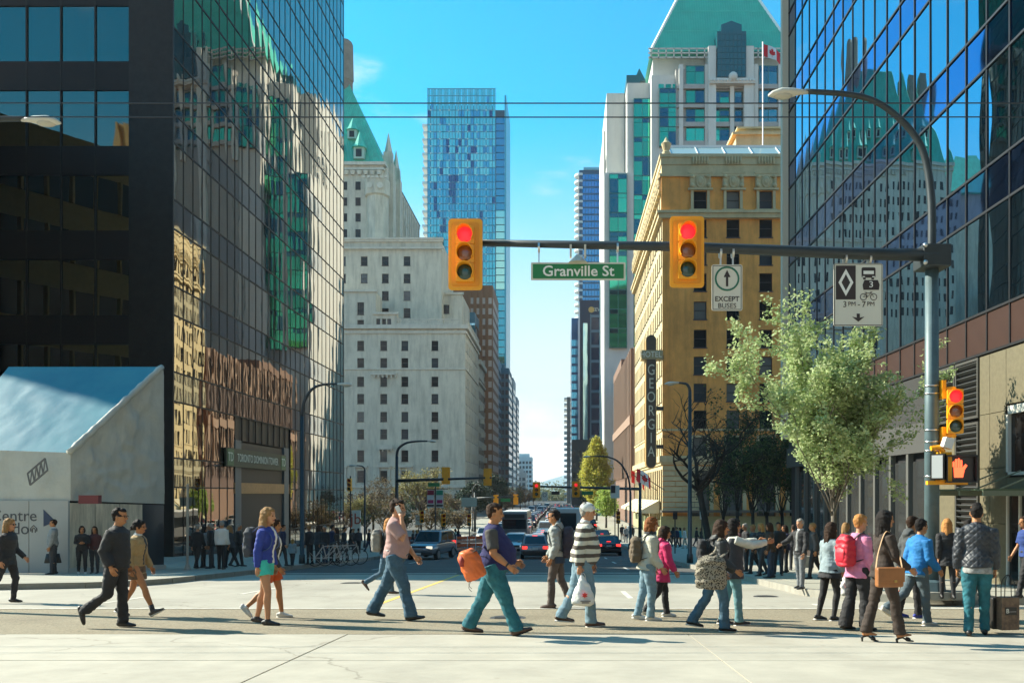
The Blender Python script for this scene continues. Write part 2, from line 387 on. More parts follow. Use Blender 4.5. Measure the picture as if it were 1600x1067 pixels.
def window(t, loc, rz, u, z, w, h, style, fm, gm, depth=.25):
    """one window (frame with sash bar and sill) and its pane as a sub-part"""
    key = (round(w, 2), round(h, 2), style)
    if key not in WIN:
        f = MB(); b = min(.07, w*.08); y0, y1 = depth-.12, depth-.04
        if style != 'bare':
            f.box(0, b, y0, y1, 0, h); f.box(w-b, w, y0, y1, 0, h); f.box(b, w-b, y0, y1, h-b, h); f.box(b, w-b, y0, y1, 0, b)
        if style in ('sash', 'arch'): f.box(b, w-b, y0-.03, y1, h*.5-b/2, h*.5+b/2)
        if style == 'arch':
            for k in (1, 2): f.box(w*k/3-.03, w*k/3+.03, y0, y1, b, h-b)
        if style == 'tall':
            for k in (1, 2): f.box(w*k/3-.04, w*k/3+.04, y0, y1, b, h-b)
            for k in (1, 2, 3): f.box(b, w-b, y0+.01, y1, h*k/4-.03, h*k/4+.03)
        if style == 'office': f.box(w*.5-.04, w*.5+.04, y0, y1, b, h-b); f.box(b, w-b, y0+.01, y1, h*.72-.03, h*.72+.03)
        f.box(-.09, w+.09, -.1, depth-.04, -.12, 0.0)      # sill
        p = MB(); p.quad((0, depth-.06, 0), (w, depth-.06, 0), (w, depth-.06, h), (0, depth-.06, h))
        WIN[key] = (f.mesh('window'), p.mesh('pane'))
    fo = link('window', WIN[key][0], fm, t, V(loc) - t.location + rot2(rz) @ V((u, 0, z)), rz)
    if fo.material_slots[0].material != fm: setmat(fo, fm)
    po = link('pane', WIN[key][1], gm, fo)
    po.rotation_euler.x = random.uniform(-.003, .003)
    if po.material_slots[0].material != gm: setmat(po, gm)
    return fo
def at(loc, rz, u, y, z): return V(loc) + rot2(rz) @ V((u, y, z))
def lbox(mb, loc, rz, u0, u1, y0, y1, z0, z1):     # box in a facade's local frame (outward = negative y)
    M = rot2(rz); vs = [V(loc) + M @ V(p) for p in ((u0,y0,z0),(u1,y0,z0),(u1,y1,z0),(u0,y1,z0),(u0,y0,z1),(u1,y0,z1),(u1,y1,z1),(u0,y1,z1))]
    mb.add(vs, [(3,2,1,0),(4,5,6,7),(0,1,5,4),(1,2,6,5),(2,3,7,6),(3,0,4,7)])
PANE_D = mat('dark_window_glass', (.010, .011, .012), .06, spec=.3)
PANE_B = mat('window_glass_with_blind', (.16, .15, .13), .12, spec=.6)
PANE_M = mat('grey_window_glass', (.05, .055, .06), .05, spec=.6)
def rpane(): return random.choice((PANE_D, PANE_D, PANE_D, PANE_M, PANE_B))
# ============================================================ left: black glass bank tower
BLK = mat('black_anodised_metal', (.032, .030, .028), .5, .0, var=.2, vscale=2, spec=.2)
T = thing('glass_tower', 'black glass office tower on the left with mirrored panes above the bank entrance', 'tower', (-42, 75, gz(75)))
K = 1.46
TX, TY0, TY1, BAY, FL = -16.1*K, 37.0*K, 66.0*K, 1.0*K, 3.57*K
zb = gz(70) + .2
def zk(z): return CZ + (z-CZ)*K
rows = []      # (z0, z1, spandrel?)
ZS = zk(6.4) - 3*FL
for k in range(-1, 12):
    z = ZS + k*FL
    rows.append((z, z+2.35*K, 0)); rows.append((z+2.35*K, z+FL, 1))
TDM = mirror('tower_mirror_glass', (.31, .275, .225), .0065, .7, .015, var=.10)
TDS = mirror('tower_spandrel_glass', (.20, .20, .20), .005, .6, .03, var=.12)
VM, SM = {}, {}
def pane_mesh(w, h):
    m = MB(); k = 5; d = .0022
    vs = [(0, w*i/k - w/2, h*j/k - h/2) for j in range(k+1) for i in range(k+1)]
    vs = [(x + d*math.cos(math.pi*y/w)*math.cos(math.pi*z/h), y, z) for x, y, z in vs]
    m.add(vs, [(j*(k+1)+i, j*(k+1)+i+1, (j+1)*(k+1)+i+1, (j+1)*(k+1)+i) for i in range(k) for j in range(k)])
    return m
cnt = 0; rest = MB(T.location)
vis = [r for r in rows if r[1] > zb + .3]
for bi in range(29):
    y = TY0 + .15 + bi*BAY
    for (z0, z1, sp) in vis:
        if z1 < gz(y)+.3: continue
        z0c = max(z0, gz(y)+.25)
        entr = 43.9*K < y + .5*K < 52.9*K and z0c < zk(4.0)
        if entr: continue
        h = z1 - z0c - .06; w_ = BAY - .06
        if z0 < 33 and cnt < 296:
            key = (round(h, 2), sp)
            if key not in VM: VM[key] = pane_mesh(w_, h).mesh('pane', True)
            o = link('pane', VM[key], TDS if sp else TDM, T, V((TX, y + BAY/2, (z0c+z1)/2)) - T.location)
            o.rotation_euler = (0, random.gauss(0, .0014), random.gauss(0, .0018)); cnt += 1
        else:
            pm = pane_mesh(w_, h); a = random.gauss(0, .002); b = random.gauss(0, .0016)
            rest.add([(TX + p.x + p.y*a + p.z*b, y + BAY/2 + p.y, (z0c+z1)/2 + p.z) for p in pm.v], pm.f)
stuff(rest.build('pane', TDM, T, True))
ztop = max(r[1] for r in rows)
for bi in range(30):
    y = TY0 + .15 + bi*BAY; mb = MB(T.location)
    z_ = zk(4.0) if 44.0*K < y < 52.5*K else gz(y) + .15
    mb.box(TX-.06, TX+.03, y-.022, y+.022, z_, ztop); mb.build('mullion', BLK, T)
for (z0, z1, sp) in vis[1:]:
    y0_ = 52.8*K if z0 < zk(3.6) else TY0 + .1
    mb = MB(T.location); mb.box(TX-.06, TX+.04, y0_, TY1, z0-.045, z0+.045); mb.build('transom', BLK, T)
    if z0 < zk(3.6) and z0 > gz(60): mb = MB(T.location); mb.box(TX-.06, TX+.04, TY0+.1, 44.0*K, z0-.045, z0+.045); mb.build('transom', BLK, T)
# black body behind the glass, upper shaft and the front face towards us
mb = MB(T.location)
core = [(TX-.1, TY0+.2), (TX-.1, TY1), (-70, TY1), (-70, TY0+16), (-24.3*K, TY0+.4)]  # unseen left side cut back along the sun's path, shaped for the shadow edge
def pris(mb, poly, z0, z1): mb.prism(poly, lambda x, y: (x, y, z0), lambda x, y: (x, y, z1))
pris(mb, core[::1], gz(90), ztop + 22); mb.build('shaft', mat('tower_core', (.02, .02, .022), .5), T)
mb = MB(T.location); mb.box(TX-1.75*K, TX+.08, TY0-.05, TY0+.12, gz(54)-.2, ztop+10); mb.build('corner_pier', BLK, T)
FX0, FX1 = -24.4*K, TX-1.75*K
for k in range(-2, 6):
    z = CZ + (771-538)/F*TY0 + k*3.49*K
    mb = MB(T.location); mb.box(FX0, FX1, TY0-.02, TY0+.1, z, z+1.2*K)
    mb.build('spandrel_panel', mat('black_spandrel', (.026, .025, .026), .35, spec=.12), T)
    for i in range(5):
        a = FX1 - (i+1)*1.42*K
        m_ = MB(); m_.quad((0, 0, 0), (1.38*K, 0, 0), (1.38*K, 0, 2.27*K), (0, 0, 2.27*K))
        if k == -2 and i == 0: FP = m_.mesh('pane')
        o = link('pane', FP, mirror('front_mirror_glass', (.15, .165, .145), .014, .5, .02), T, V((a, TY0+.06, z+1.2*K)) - T.location)
        o.rotation_euler = (random.gauss(0, .002), 0, random.gauss(0, .004))
for i in range(6):
    a = FX1 - i*1.42*K; mb = MB(T.location); mb.box(a-.04, a+.04, TY0-.04, TY0+.08, gz(54), 36); mb.build('mullion', BLK, T)
# entrance: recessed doors under the sign board
GREEN = mat('olive_sign_board', (.075, .075, .04), .55, var=.15, vscale=2)
e0, e1 = 44.0*K, 52.8*K; zg = gz(70) + .15; z4 = zk(4.0)
mb = MB(T.location); mb.box(TX-2.4, TX-2.3, e0, e1, zg, z4); mb.box(TX-2.4, TX, e0-.06, e0, zg, z4); mb.box(TX-2.4, TX, e1, e1+.06, zg, z4); mb.box(TX-2.4, TX-.1, e0, e1, z4-.1, z4)
mb.build('porch', mat('dark_porch', (.03, .029, .027), .6), T)
for k in range(6):
    y = e0 + .35 + k*2.05
    d = MB(T.location); d.box(TX-2.26, TX-2.2, y, y+.06, zg, zg+3.1); d.box(TX-2.26, TX-2.2, y+1.3, y+1.36, zg, zg+3.1); d.box(TX-2.26, TX-2.2, y, y+1.36, zg+3.04, zg+3.1); d.box(TX-2.26, TX-2.2, y, y+1.36, zg, zg+.2)
    do = d.build('door', BLK, T)
    p = MB(T.location); p.box(TX-2.25, TX-2.22, y+.06, y+1.3, zg+.2, zg+3.04); p.build('pane', PANE_M, do)
    p = MB(T.location); p.box(TX-2.18, TX-2.14, y+1.1, y+1.13, zg+.9, zg+1.5); p.build('handle', mat('steel', (.6, .6, .58), .3, 1), do)
mb = MB(T.location); mb.box(TX-1.2, TX+.05, e0, e1, zg+4.4, zg+5.2); mb.build('canopy_beam', mat('warm_bronze_panel', (.42, .24, .10), .45, .3, var=.15), T)
for y in (e0+.1, e1-1.4):
    mb = MB(T.location); mb.box(TX-.9, TX+.06, y, y+1.2, zg, z4); mb.build('door_pier', mat('grey_porch_pier', (.16, .16, .15), .5), T)
SY0, SY1 = 42.6*K, 51.8*K; SZ0, SZ1 = PZ(729, 43.5*K), PZ(700, 43.5*K)
T2 = MB(T.location); T2.box(TX+.07, TX+.22, SY0, SY1, SZ0, SZ1); sign = T2.build('sign_board', GREEN, T)
LET = mat('cream_lettering', (.72, .70, .56), .6)
mb = MB(T.location); text(mb, 'TORONTO DOMINION TOWER', .82, (TX+.225, (SY0+SY1)/2, (SZ0+SZ1)/2), (R(90), 0, R(90)), sx=.78); mb.build('lettering', LET, sign)
for y in (SY0+.75, SY1-.75):
    mb = MB(T.location); mb.box(TX+.22, TX+.25, y-.6, y+.6, SZ0+.08, SZ1-.08); lg = mb.build('logo', mat('logo_green', (.10, .17, .07), .5), sign)
for y in (SY0+.75, SY1-.75):
    mb = MB(T.location); text(mb, 'TD', .9, (TX+.255, y, (SZ0+SZ1)/2), (R(90), 0, R(90)), sx=.85); mb.build('lettering', LET, sign)
mb = MB(T.location); text(mb, 'DA', .75, (TX-2.1, 45.2*K, zg+3.6), (R(90), 0, R(90))); mb.build('lettering', LET, T)

# ============================================================ left corner: white pavilion with hoarding
Pv = thing('pavilion', 'white fabric pavilion with a pale blue sloping roof above the grey hoarding on the corner', 'pavilion', (-16.5, 29.6, gz(29.5)+.15))
FAB = mat('white_fabric', (.52, .52, .46), .75, var=.10, vscale=1.4, bump=.9, bscale=2.2, dirt=.25)
BLUEF = mat('blue_roof_film', (.015, .17, .26), .5, var=.35, vscale=.35, bump=.25, bscale=1.2, col2=(.05, .26, .33))
GREYH = mat('grey_hoarding', (.40, .41, .39), .55, var=.05, vscale=1)
py = 29.5; bz = gz(29.5) + .15
x0, x1, xc = -20.5, PX(257, py), PX(110, py)
ze = PZ(782, py); zr = PZ(592, 33.2); xg = PX(257, 33.2); zm = PZ(700, py)
# roof surface: wrinkled sheet from the eaves up and back, lit blue film
def wrinkle(mb, pts4, n, m, amp, sc_=1.0, rag=0):
    a, b, c, d = [V(p) for p in pts4]; nr = (b-a).cross(d-a).normalized(); vs = []
    for j in range(m+1):
        for i in range(n+1):
            u, v = i/n, j/m; p = a.lerp(b, u).lerp(d.lerp(c, u), v)
            k = noise.noise(p*1.3*sc_)*.6 + noise.noise(p*3.7*sc_)*.3 + noise.noise(V((p.x*6, p.y*6, p.z*1.5)))*.2
            vs.append(p + nr*(amp*k*(1 if rag else (.25 + .75*min(1, 4*min(u, 1-u, v, 1-v))))))
    mb.add(vs, [(j*(n+1)+i, j*(n+1)+i+1, (j+1)*(n+1)+i+1, (j+1)*(n+1)+i) for i in range(n) for j in range(m)])
mb = MB(Pv.location); wrinkle(mb, [(x0, py+.05, zm), (xc, py+.05, zm-.15), (xg-.1, 33.2, zr+.45), (x0, 33.2, zr+.45)], 40, 24, .035)
mb.build('roof_film', BLUEF, Pv, True)
mb = MB(Pv.location); wrinkle(mb, [(xc, py, ze), (xg, 33.2, ze-.15), (xg-.05, 33.2, zr+.4), (xc, py, zm-.15)], 36, 36, .26)
mb.build('gable', FAB, Pv, True)
mb = MB(Pv.location); wrinkle(mb, [(x0, py, ze), (xc, py, ze), (xc, py, zm-.15), (x0, py, zm)], 30, 6, .03); mb.build('front_wall', FAB, Pv, True)
mb = MB(Pv.location); wrinkle(mb, [(xg, 33.2, ze), (xg-.6, 34.5, ze), (xg-.6, 34.5, zr+.3), (xg-.05, 33.2, zr+.4)], 16, 20, .03); mb.build('side_wall', FAB, Pv, True)
mb = MB(Pv.location); mb.box(x0, xg-.6, 33.25, 34.5, ze, zr+.3); mb.build('back_wall', FAB, Pv)
mb = MB(Pv.location)
pts = [V((xc, py-.06, zm-.15)).lerp(V((xg-.05, 33.15, zr+.45)), i/24) + V((0, -.03, .05*noise.noise((i*.9, 0, 3)))) for i in range(25)]
mb.tube(pts, [.11 + .05*noise.noise((i*1.3, 1, 0)) for i in range(25)], 7); mb.build('roof_seam', FAB, Pv, True)
for a, b, nm in ((x0, -18.9, 1), (-18.88, -17.5, 2), (-17.48, PX(109, py), 3)):
    mb = MB(Pv.location); mb.box(a, b, py-.1, py, bz, ze); mb.build('hoarding_panel', GREYH, Pv)
CHROME = mat('polished_sheet', (.62, .56, .44), .3, .45, var=.35, vscale=1.6, stretch=(4, 4, .5))
xa = PX(109, py)
for k in range(4):
    a = xa + k*.366; y0 = py + k*.925
    mb = MB(Pv.location); mb.add([(a, y0, bz+.15-.044*k), (a+.362, y0+.915, bz+.10-.044*k), (a+.362, y0+.915, ze-.1-.03*k), (a, y0, ze-.07-.03*k)], [(0, 1, 2, 3)])
    mb.build('polished_panel', CHROME if k < 3 else mat('dark_polished', (.05, .06, .07), .08), Pv)
mb = MB(Pv.location); mb.prism([(xa, py-.05), (xa+1.53, py+3.72), (xa+1.4, py+3.9), (xa, py+.2)], lambda x, y: (x, y, gz(y)), lambda x, y: (x, y, gz(y)+.32)); mb.build('plinth', mat('pale_plinth', (.55, .54, .50), .7), Pv)
mb = MB(Pv.location); mb.box(xa+.35, xa+1.0, py-.12, py+.1, ze-.1, ze+.18); mb.build('red_fascia', mat('dark_red_board', (.17, .03, .03), .6), Pv)
INK = mat('dark_grey_print', (.06, .065, .075), .6)
mb = MB(Pv.location); text(mb, 'Pacific Centre', .53, (PX(58, py-.1), py-.106, PZ(806, py)), align='RIGHT'); mb.build('lettering', INK, Pv)
mb = MB(Pv.location); text(mb, 'fido', .56, (PX(46, py-.1), py-.106, PZ(826, py)), align='RIGHT', sx=.95)
hx, hz, hs = PX(48, py-.1), PZ(832, py), .2
for s_, zz in ((.19, .2), (.12, .2)):      # the little house outline beside the word
    pass
mb.build('lettering', INKS if 0 else INK, Pv); mb = MB(Pv.location)
for p0, p1 in (((0, .1), (0, .2)), ((0, .2), (.1, .3)), ((.1, .3), (.2, .2)), ((.2, .2), (.2, .1)), ((.05, .06), (.05, .17)), ((.05, .17), (.1, .22)), ((.1, .22), (.15, .17)), ((.15, .17), (.15, .06))):
    mb.bar((hx + p0[0], py-.106, hz + p0[1]-.05), (hx + p1[0], py-.106, hz + p1[1]-.05), .028, .012)
mb.build('lettering', INK, Pv)
mb = MB(Pv.location); mb.prism([(PX(71, py), PZ(822, py)), (PX(71, py), PZ(796, py)), (PX(90, py), PZ(814, py))], lambda x, z: (x, py-.115, z), lambda x, z: (x, py-.101, z)); mb.build('triangle_print', mat('navy_print', (.03, .05, .10), .6), Pv)
mb = MB(Pv.location); ax = V((PX(61, py), py-.5, PZ(758, py))); bx = V((PX(88, py), py-.5, PZ(735, py))); up = V((-.08, 0, .38))
for d in (V((0, 0, 0)), up): mb.bar(ax + d, bx + d, .045)
for k in range(5):
    p = ax.lerp(bx, k/4); mb.bar(p, p + up, .035)
    if k < 4: mb.bar(p, ax.lerp(bx, (k+1)/4) + up, .028)
mb.build('truss', mat('dark_truss', (.13, .13, .13), .5), Pv)

# ============================================================ right: blue glass office block
G = thing('glass_office', 'blue mirrored glass office block with granite base on the right', 'office block', (20, 32, gz(30)))
RX, RY0, RY1 = 11.0, 19.6, 43.4
RM = mirror('office_mirror_glass', (.20, .38, .50), .0035, .4, .012, var=.10)
RS = mirror('office_spandrel_glass', (.09, .20, .46), .004, .5, .03, var=.12)
BRN = mat('brown_spandrel', (.050, .026, .020), .35, var=.1, vscale=2, spec=.5)
GRT = mat('beige_granite', (.135, .116, .068), .6, var=.16, vscale=9, bump=.1, bscale=60)
MUL = mat('grey_mullion', (.05, .052, .056), .4, .6)
rr = [(5.0, 6.06, 2), (6.06, 8.64, 0), (8.64, 9.78, 1), (9.78, 12.35, 0), (12.35, 13.5, 1), (13.5, 16.07, 0), (16.07, 17.2, 1), (17.2, 19.8, 0), (19.8, 20.9, 1), (20.9, 23.5, 0), (23.5, 24.6, 1), (24.6, 27.2, 0), (27.2, 28.3, 1), (28.3, 30.9, 0), (30.9, 32, 1)]
RB = 1.19; NB = 20; cnt = 0; PM = {}
for b in range(NB):
    y = RY0 + b*RB
    for (z0, z1, sp) in rr:
        key = (round(z1-z0, 2)); cnt += 1
        if key not in PM: PM[key] = pane_mesh(RB-.07, z1-z0-.07).mesh('pane', True)
        o = link('brown_panel' if sp == 2 else 'pane', PM[key], BRN if sp == 2 else RM, G, V((RX, y + RB/2, (z0+z1)/2)) - G.location)
        o.rotation_euler = (0, random.gauss(0, .0013), math.pi + random.gauss(0, .0016))
        mm = (RM, RS, BRN)[sp]
        if o.material_slots[0].material != mm: setmat(o, mm)
for b in range(NB+1):
    y = RY0 + b*RB; mb = MB(G.location); mb.box(RX-.03, RX+.05, y-.024, y+.024, 5.0, 32); mb.build('mullion', MUL, G)
for (z0, z1, sp) in rr:
    mb = MB(G.location)
    mb.box(RX-.04, RX+.05, RY0, RY1, z0-.032, z0+.032); mb.build('transom', MUL, G)
mb = MB(G.location); mb.box(RX+.12, 40, RY0, RY1, gz(45), 46); mb.build('core', mat('tower_core', (.02, .02, .022), .5), G)
mb = MB(G.location); mb.box(RX-.32, RX+.6, RY1, RY1+.35, 4, 46); mb.build('end_fin', mat('cream_fin', (.62, .56, .44), .6), G)
# granite base: wall panels, louvres, shopfront
zb_ = 4.93
def gpanel(y0, y1, z0, z1, nm='granite_panel', m=GRT, off=0): 
    mb = MB(G.location); mb.box(RX-.02-off, RX+.1, y0+.008, y1-.008, z0+.008, z1-.008); mb.build(nm, m, G)
zl = gz(23) + .15
for (y0, y1) in ((19.6, 20.9), (22.15, 23.0), (23.0, 23.55)):
    zz = [zl-.3, .6, 2.0, 3.4, zb_]
    for k in range(4): gpanel(y0, y1, zz[k], zz[k+1])
gpanel(20.9, 22.15, 3.55, zb_); gpanel(20.9, 22.15, 1.35, 1.75)
mb = MB(G.location); y0, y1, z0, z1 = 20.95, 22.1, 1.8, 3.5
for q in ((y0, y0+.09, z0, z1), (y1-.09, y1, z0, z1), (y0, y1, z1-.2, z1), (y0, y1, z0, z0+.08)): mb.box(RX-.05, RX+.1, *q)
wf = mb.build('window', mat('pale_frame', (.55, .53, .47), .5), G)
mb = MB(G.location); mb.box(RX+.04, RX+.08, y0, y1, z0, z1); mb.build('pane', PANE_D, wf)
mb = MB(G.location); mb.box(RX+.02, RX+.1, 20.9, 22.15, zl-.3, 1.35); mb.build('dark_doorway', PANE_D, G)
mb = MB(G.location)
for y in (20.93, 21.5, 22.1): mb.box(RX-.03, RX+.05, y-.035, y+.035, zl-.2, 1.35)
mb.build('door_frame', mat('pale_frame', (.55, .53, .47), .5), G)
mb = MB(G.location); mb.box(RX-1.5, RX-.03, 20.2, 22.6, 1.42, 1.46); mb.build('glass_canopy', mat('green_canopy_glass', (.12, .16, .10), .1, spec=.7, trans=.3), G)
for y in (20.2, 21.4, 22.5):
    mb = MB(G.location); mb.box(RX-1.5, RX-.03, y, y+.06, 1.3, 1.42); mb.bar((RX-1.1, y+.03, 1.46), (RX-.03, y+.03, 1.9), .03); mb.build('canopy_bracket', mat('green_steel', (.14, .16, .11), .5), G)
LV = mat('louvre_metal', (.10, .098, .088), .45, .4)
for (y0, y1, z0, z1) in ((23.58, 24.95, 3.35, zb_), (23.58, 24.95, -.6, 3.25), (25.0, 26.6, 3.35, zb_)):
    mb = MB(G.location); b = .07
    for q in ((y0, y0+b, z0, z1), (y1-b, y1, z0, z1), (y0+b, y1-b, z1-b, z1), (y0+b, y1-b, z0, z0+b)): mb.box(RX-.06, RX+.05, *q)
    lf = mb.build('louvre_frame', LV, G); n = int((z1-z0-.14)/.155)
    for k in range(n):
        z = z0 + b + (k+.5)*(z1-z0-2*b)/n; mb = MB(G.location); mb.obox((RX+.0, (y0+y1)/2, z), (.13, y1-y0-2*b, .02), Matrix.Rotation(R(40), 3, 'Y')); mb.build('slat', LV, lf)
    mb = MB(G.location); mb.box(RX+.07, RX+.09, y0, y1, z0, z1); mb.build('back_plate', BLK, lf)
gpanel(25.05, 26.7, -1.2, 3.25)
# shaded shopfront further along
SF = mat('grey_shop_metal', (.105, .105, .095), .5)
for k in range(11):
    y = 26.8 + k*1.5
    mb = MB(G.location); mb.box(RX-.1, RX+.08, y-.09, y+.09, gz(y), 2.6); mb.build('shop_pier', SF, G)
    if k < 10:
        mb = MB(G.location); mb.box(RX+.03, RX+.07, y+.09, y+1.41, gz(y)+.45, 2.35); mb.build('shop_pane', mat('shop_glass', (.035, .036, .035), .05, spec=.8), G)
        mb = MB(G.location); mb.box(RX-.04, RX+.08, y+.09, y+1.41, gz(y+1)-.1, gz(y)+.45); mb.build('stall_riser', SF, G)
mb = MB(G.location); mb.box(RX-.12, RX+.08, 26.7, RY1, 2.6, 3.5); mb.build('shop_fascia', mat('fascia_grey', (.075, .075, .07), .5), G)
mb = MB(G.location); mb.box(RX-.02, RX+.08, 26.7, RY1, 3.5, zb_); mb.build('fascia_panel', mat('dark_fascia', (.04, .04, .038), .5), G)

# unseen ochre block, added to shade the far road and fill the tower's reflection
Nb = thing('ochre_shade_block', 'added unseen ochre block left of the pavilion, shading the road, mirrored in the tower', 'building', (-45, 47, gz(45)))
NP = [(-24.9, 37.2), (-37.4, 56.2), (-62, 56), (-62, 46)]
mb = MB(Nb.location); pris(mb, NP[::-1], gz(56), 25); mb.build('body', mat('ochre_wall', (.62, .36, .14), .8, var=.1), Nb)
for k in range(6):
    mb = MB(Nb.location); a, b = V((-24.9, 37.2, 0)), V((-37.4, 56.2, 0)); n_ = V((.835, .55, 0))*.06
    z0 = .6 + k*4.0; p0, p1 = a.lerp(b, .03), a.lerp(b, .97); mb.add([p0+n_+V((0, 0, z0)), p1+n_+V((0, 0, z0)), p1+n_+V((0, 0, z0+2.2)), p0+n_+V((0, 0, z0+2.2))], [(0, 1, 2, 3)]); mb.build('window_band', PANE_D, Nb)
    for j in range(14):
        q = a.lerp(b, .03 + .94*j/13); mb = MB(Nb.location); mb.bar(q + n_*1.5 + V((0, 0, z0)), q + n_*1.5 + V((0, 0, z0+2.2)), .25); mb.build('window_fin', mat('ochre_wall', (.45, .27, .11), .8), Nb)
# ============================================================ right: tan brick hotel
HG = thing('brick_hotel', 'tan brick hotel on the right with carved cartouches and a tall vertical sign', 'hotel', (30, 118, gz(110)))
GY_ = 106.0; GX0 = PX(1035, GY_); GX1 = GX0 + 3.88*6 + 5; GZB = gz(106); GYB = 146.0
TAN = mat('tan_brick', (.84, .365, .085), .85, var=.16, vscale=.5, bump=.3, bscale=8, dirt=.65)
CRM = mat('terracotta_and_sunlit_brick', (.60, .48, .27), .75, var=.10, vscale=1, dirt=.35)
FRM = mat('dark_window_frame', (.05, .042, .036), .5)
zt = PZ(243, GY_); px2z = lambda p: PZ(p, GY_)
colx = [PX(1094 + 51.3*i, GY_) - GX0 for i in range(6)]
rowsG = [313, 357, 400, 441, 485, 529, 571, 613, 655, 697]
wn = []
for c in colx:
    for r_ in rowsG: wn.append((c-.76, c+.76, px2z(r_+14), px2z(r_-14), 'sash'))
    wn.append((c-1.1, c+1.1, px2z(806), px2z(735), 'tall'))
facade(HG, 'front_wall', TAN, (GX0, GY_, 0), 0, GX1-GX0, GZB, zt, wn, .3)
for a in wn: window(HG, (GX0, GY_, 0), 0, a[0], a[2], a[1]-a[0], a[3]-a[2], a[4], FRM, rpane(), .3)
SW = GYB - GY_; ws = []
ncs = 18; pitch = SW/ncs
for i in range(ncs):
    c = (i+.5)*pitch
    for r_ in rowsG: ws.append((c-.55, c+.55, px2z(r_+14), px2z(r_-14), 'sash'))
    ws.append((c-.75, c+.75, px2z(812), px2z(733), 'tall'))
sl_ = (GX0, GYB, 0)
facade(HG, 'side_wall', CRM, sl_, R(-90), SW, GZB, zt, ws, .3)  # street side in cream: sunlit paleness of the brick put into its colour
for a in ws: window(HG, sl_, R(-90), a[0], a[2], a[1]-a[0], a[3]-a[2], a[4], FRM, rpane(), .3)
mb = MB(HG.location); mb.box(GX0+.6, GX1, GY_+.6, GYB, GZB, zt-.3); mb.box(GX0+.35, GX1, GY_+.35, GYB, zt-.3, zt-.05); mb.build('core', TAN, HG)
def course(nm, za, zb__, pr, m=CRM):        # a string course round both street fronts
    mb = MB(HG.location); mb.box(GX0-pr, GX1, GY_-pr, GY_-.003, za, zb__); mb.box(GX0-pr, GX0-.003, GY_-.003, GYB, za, zb__); return mb.build(nm, m, HG)
course('cornice', px2z(342), px2z(334), .5); course('cornice', px2z(335), px2z(331), .7)
course('frieze', px2z(275), px2z(258), .10); course('cornice', px2z(277), px2z(273), .35); course('parapet', px2z(258), px2z(247), .2); course('coping', px2z(247), px2z(242), .35)
course('string_course', px2z(722), px2z(712), .4); course('string_course', px2z(726), px2z(721), .2); course('string_course', px2z(673), px2z(670), .12)
mb = MB(HG.location); mb.box(GX0-.25, GX1, GY_-.25, GY_-.003, GZB, px2z(806)); mb.box(GX0-.25, GX0-.003, GY_-.003, GYB, GZB, px2z(812)); mb.build('base_course', mat('green_stone', (.40, .39, .20), .7, var=.1), HG)
# cartouches over the top windows, balustrades, sill tables
mb0 = MB(); mb0.obox((0, -.12, 1.0), (2.5, .24, 2.0)); mb0.obox((0, -.2, .1), (2.9, .42, .22)); mb0.obox((0, -.2, 2.0), (2.8, .4, .2))
mb0.loft([(0, -.24, 1.0), (0, -.42, 1.0)], [(.62, .86), (.5, .74)], ref=(1, 0, 0), n=16); mb0.loft([(0, -.42, 1.0), (0, -.56, 1.0)], [(.36, .55), (.2, .3)], ref=(1, 0, 0), n=14)
for s_ in (-1, 1): mb0.ball((s_*.95, -.3, 1.55), .26); mb0.ball((s_*.98, -.3, .5), .3); mb0.obox((s_*1.02, -.28, 1.0), (.22, .2, .8))
CART = mb0.mesh('cartouche', False)
SUR = MB(); 
for q in ((-1.12, -.8, 0, 2.3), (.8, 1.12, 0, 2.3), (-1.12, 1.12, 2.3, 2.55), (-1.3, 1.3, -.3, -.02)): SUR.box(q[0], q[1], -.2, -.004, q[2], q[3])
SUR.obox((0, -.2, 2.7), (.3, .4, .5)); SURM = SUR.mesh('window_surround')
BAL = MB()
for k in range(6): BAL.loft([(k*.34-.85, 0, 0), (k*.34-.85, 0, .35), (k*.34-.85, 0, .9)], [.07, .14, .07], ref=(1, 0, 0), n=6)
BAL.box(-1.05, 1.05, .1, .16, 0, .9); BALM = BAL.mesh('baluster_panel')
for c in colx:
    link('cartouche', CART, CRM, HG, V((GX0+c, GY_, px2z(298))) - HG.location); link('window_surround', SURM, CRM, HG, V((GX0+c, GY_, px2z(327))) - HG.location)
    link('baluster_panel', BALM, CRM, HG, V((GX0+c, GY_-.35, px2z(258))) - HG.location)
    mb = MB(HG.location); z0, z1 = px2z(806), px2z(735)
    for q in ((-1.55, -1.12, z0, z1), (1.12, 1.55, z0, z1), (-1.55, 1.55, z1, z1+.5)): mb.box(GX0+c+q[0], GX0+c+q[1], GY_-.22, GY_-.004, q[2], q[3])
    mb.build('tall_window_surround', CRM, HG)
    mb = MB(HG.location)
    for q in ((-1.1, -.8), (.8, 1.1)): mb.box(GX0+c+q[0], GX0+c+q[1], GY_-.15, GY_-.004, px2z(712), px2z(683))
    mb.box(GX0+c-1.1, GX0+c+1.1, GY_-.15, GY_-.004, px2z(683), px2z(680)); mb.build('window_surround', CRM, HG)
for i in range(ncs): 
    o = link('cartouche', CART, CRM, HG, V((GX0, GYB-(i+.5)*pitch, px2z(298))) - HG.location, R(-90)); o.scale = (.7, 1, 1)
mb = MB(HG.location)                          # pilaster strip at the corner
mb.box(GX0-.12, GX0+2.1, GY_-.14, GY_-.004, px2z(334), px2z(275)); mb.build('corner_strip', TAN, HG)
QB = MB(); QB.box(0, 1, -.13, -.004, 0, .56); QBM = QB.mesh('stone')      # rusticated corner blocks
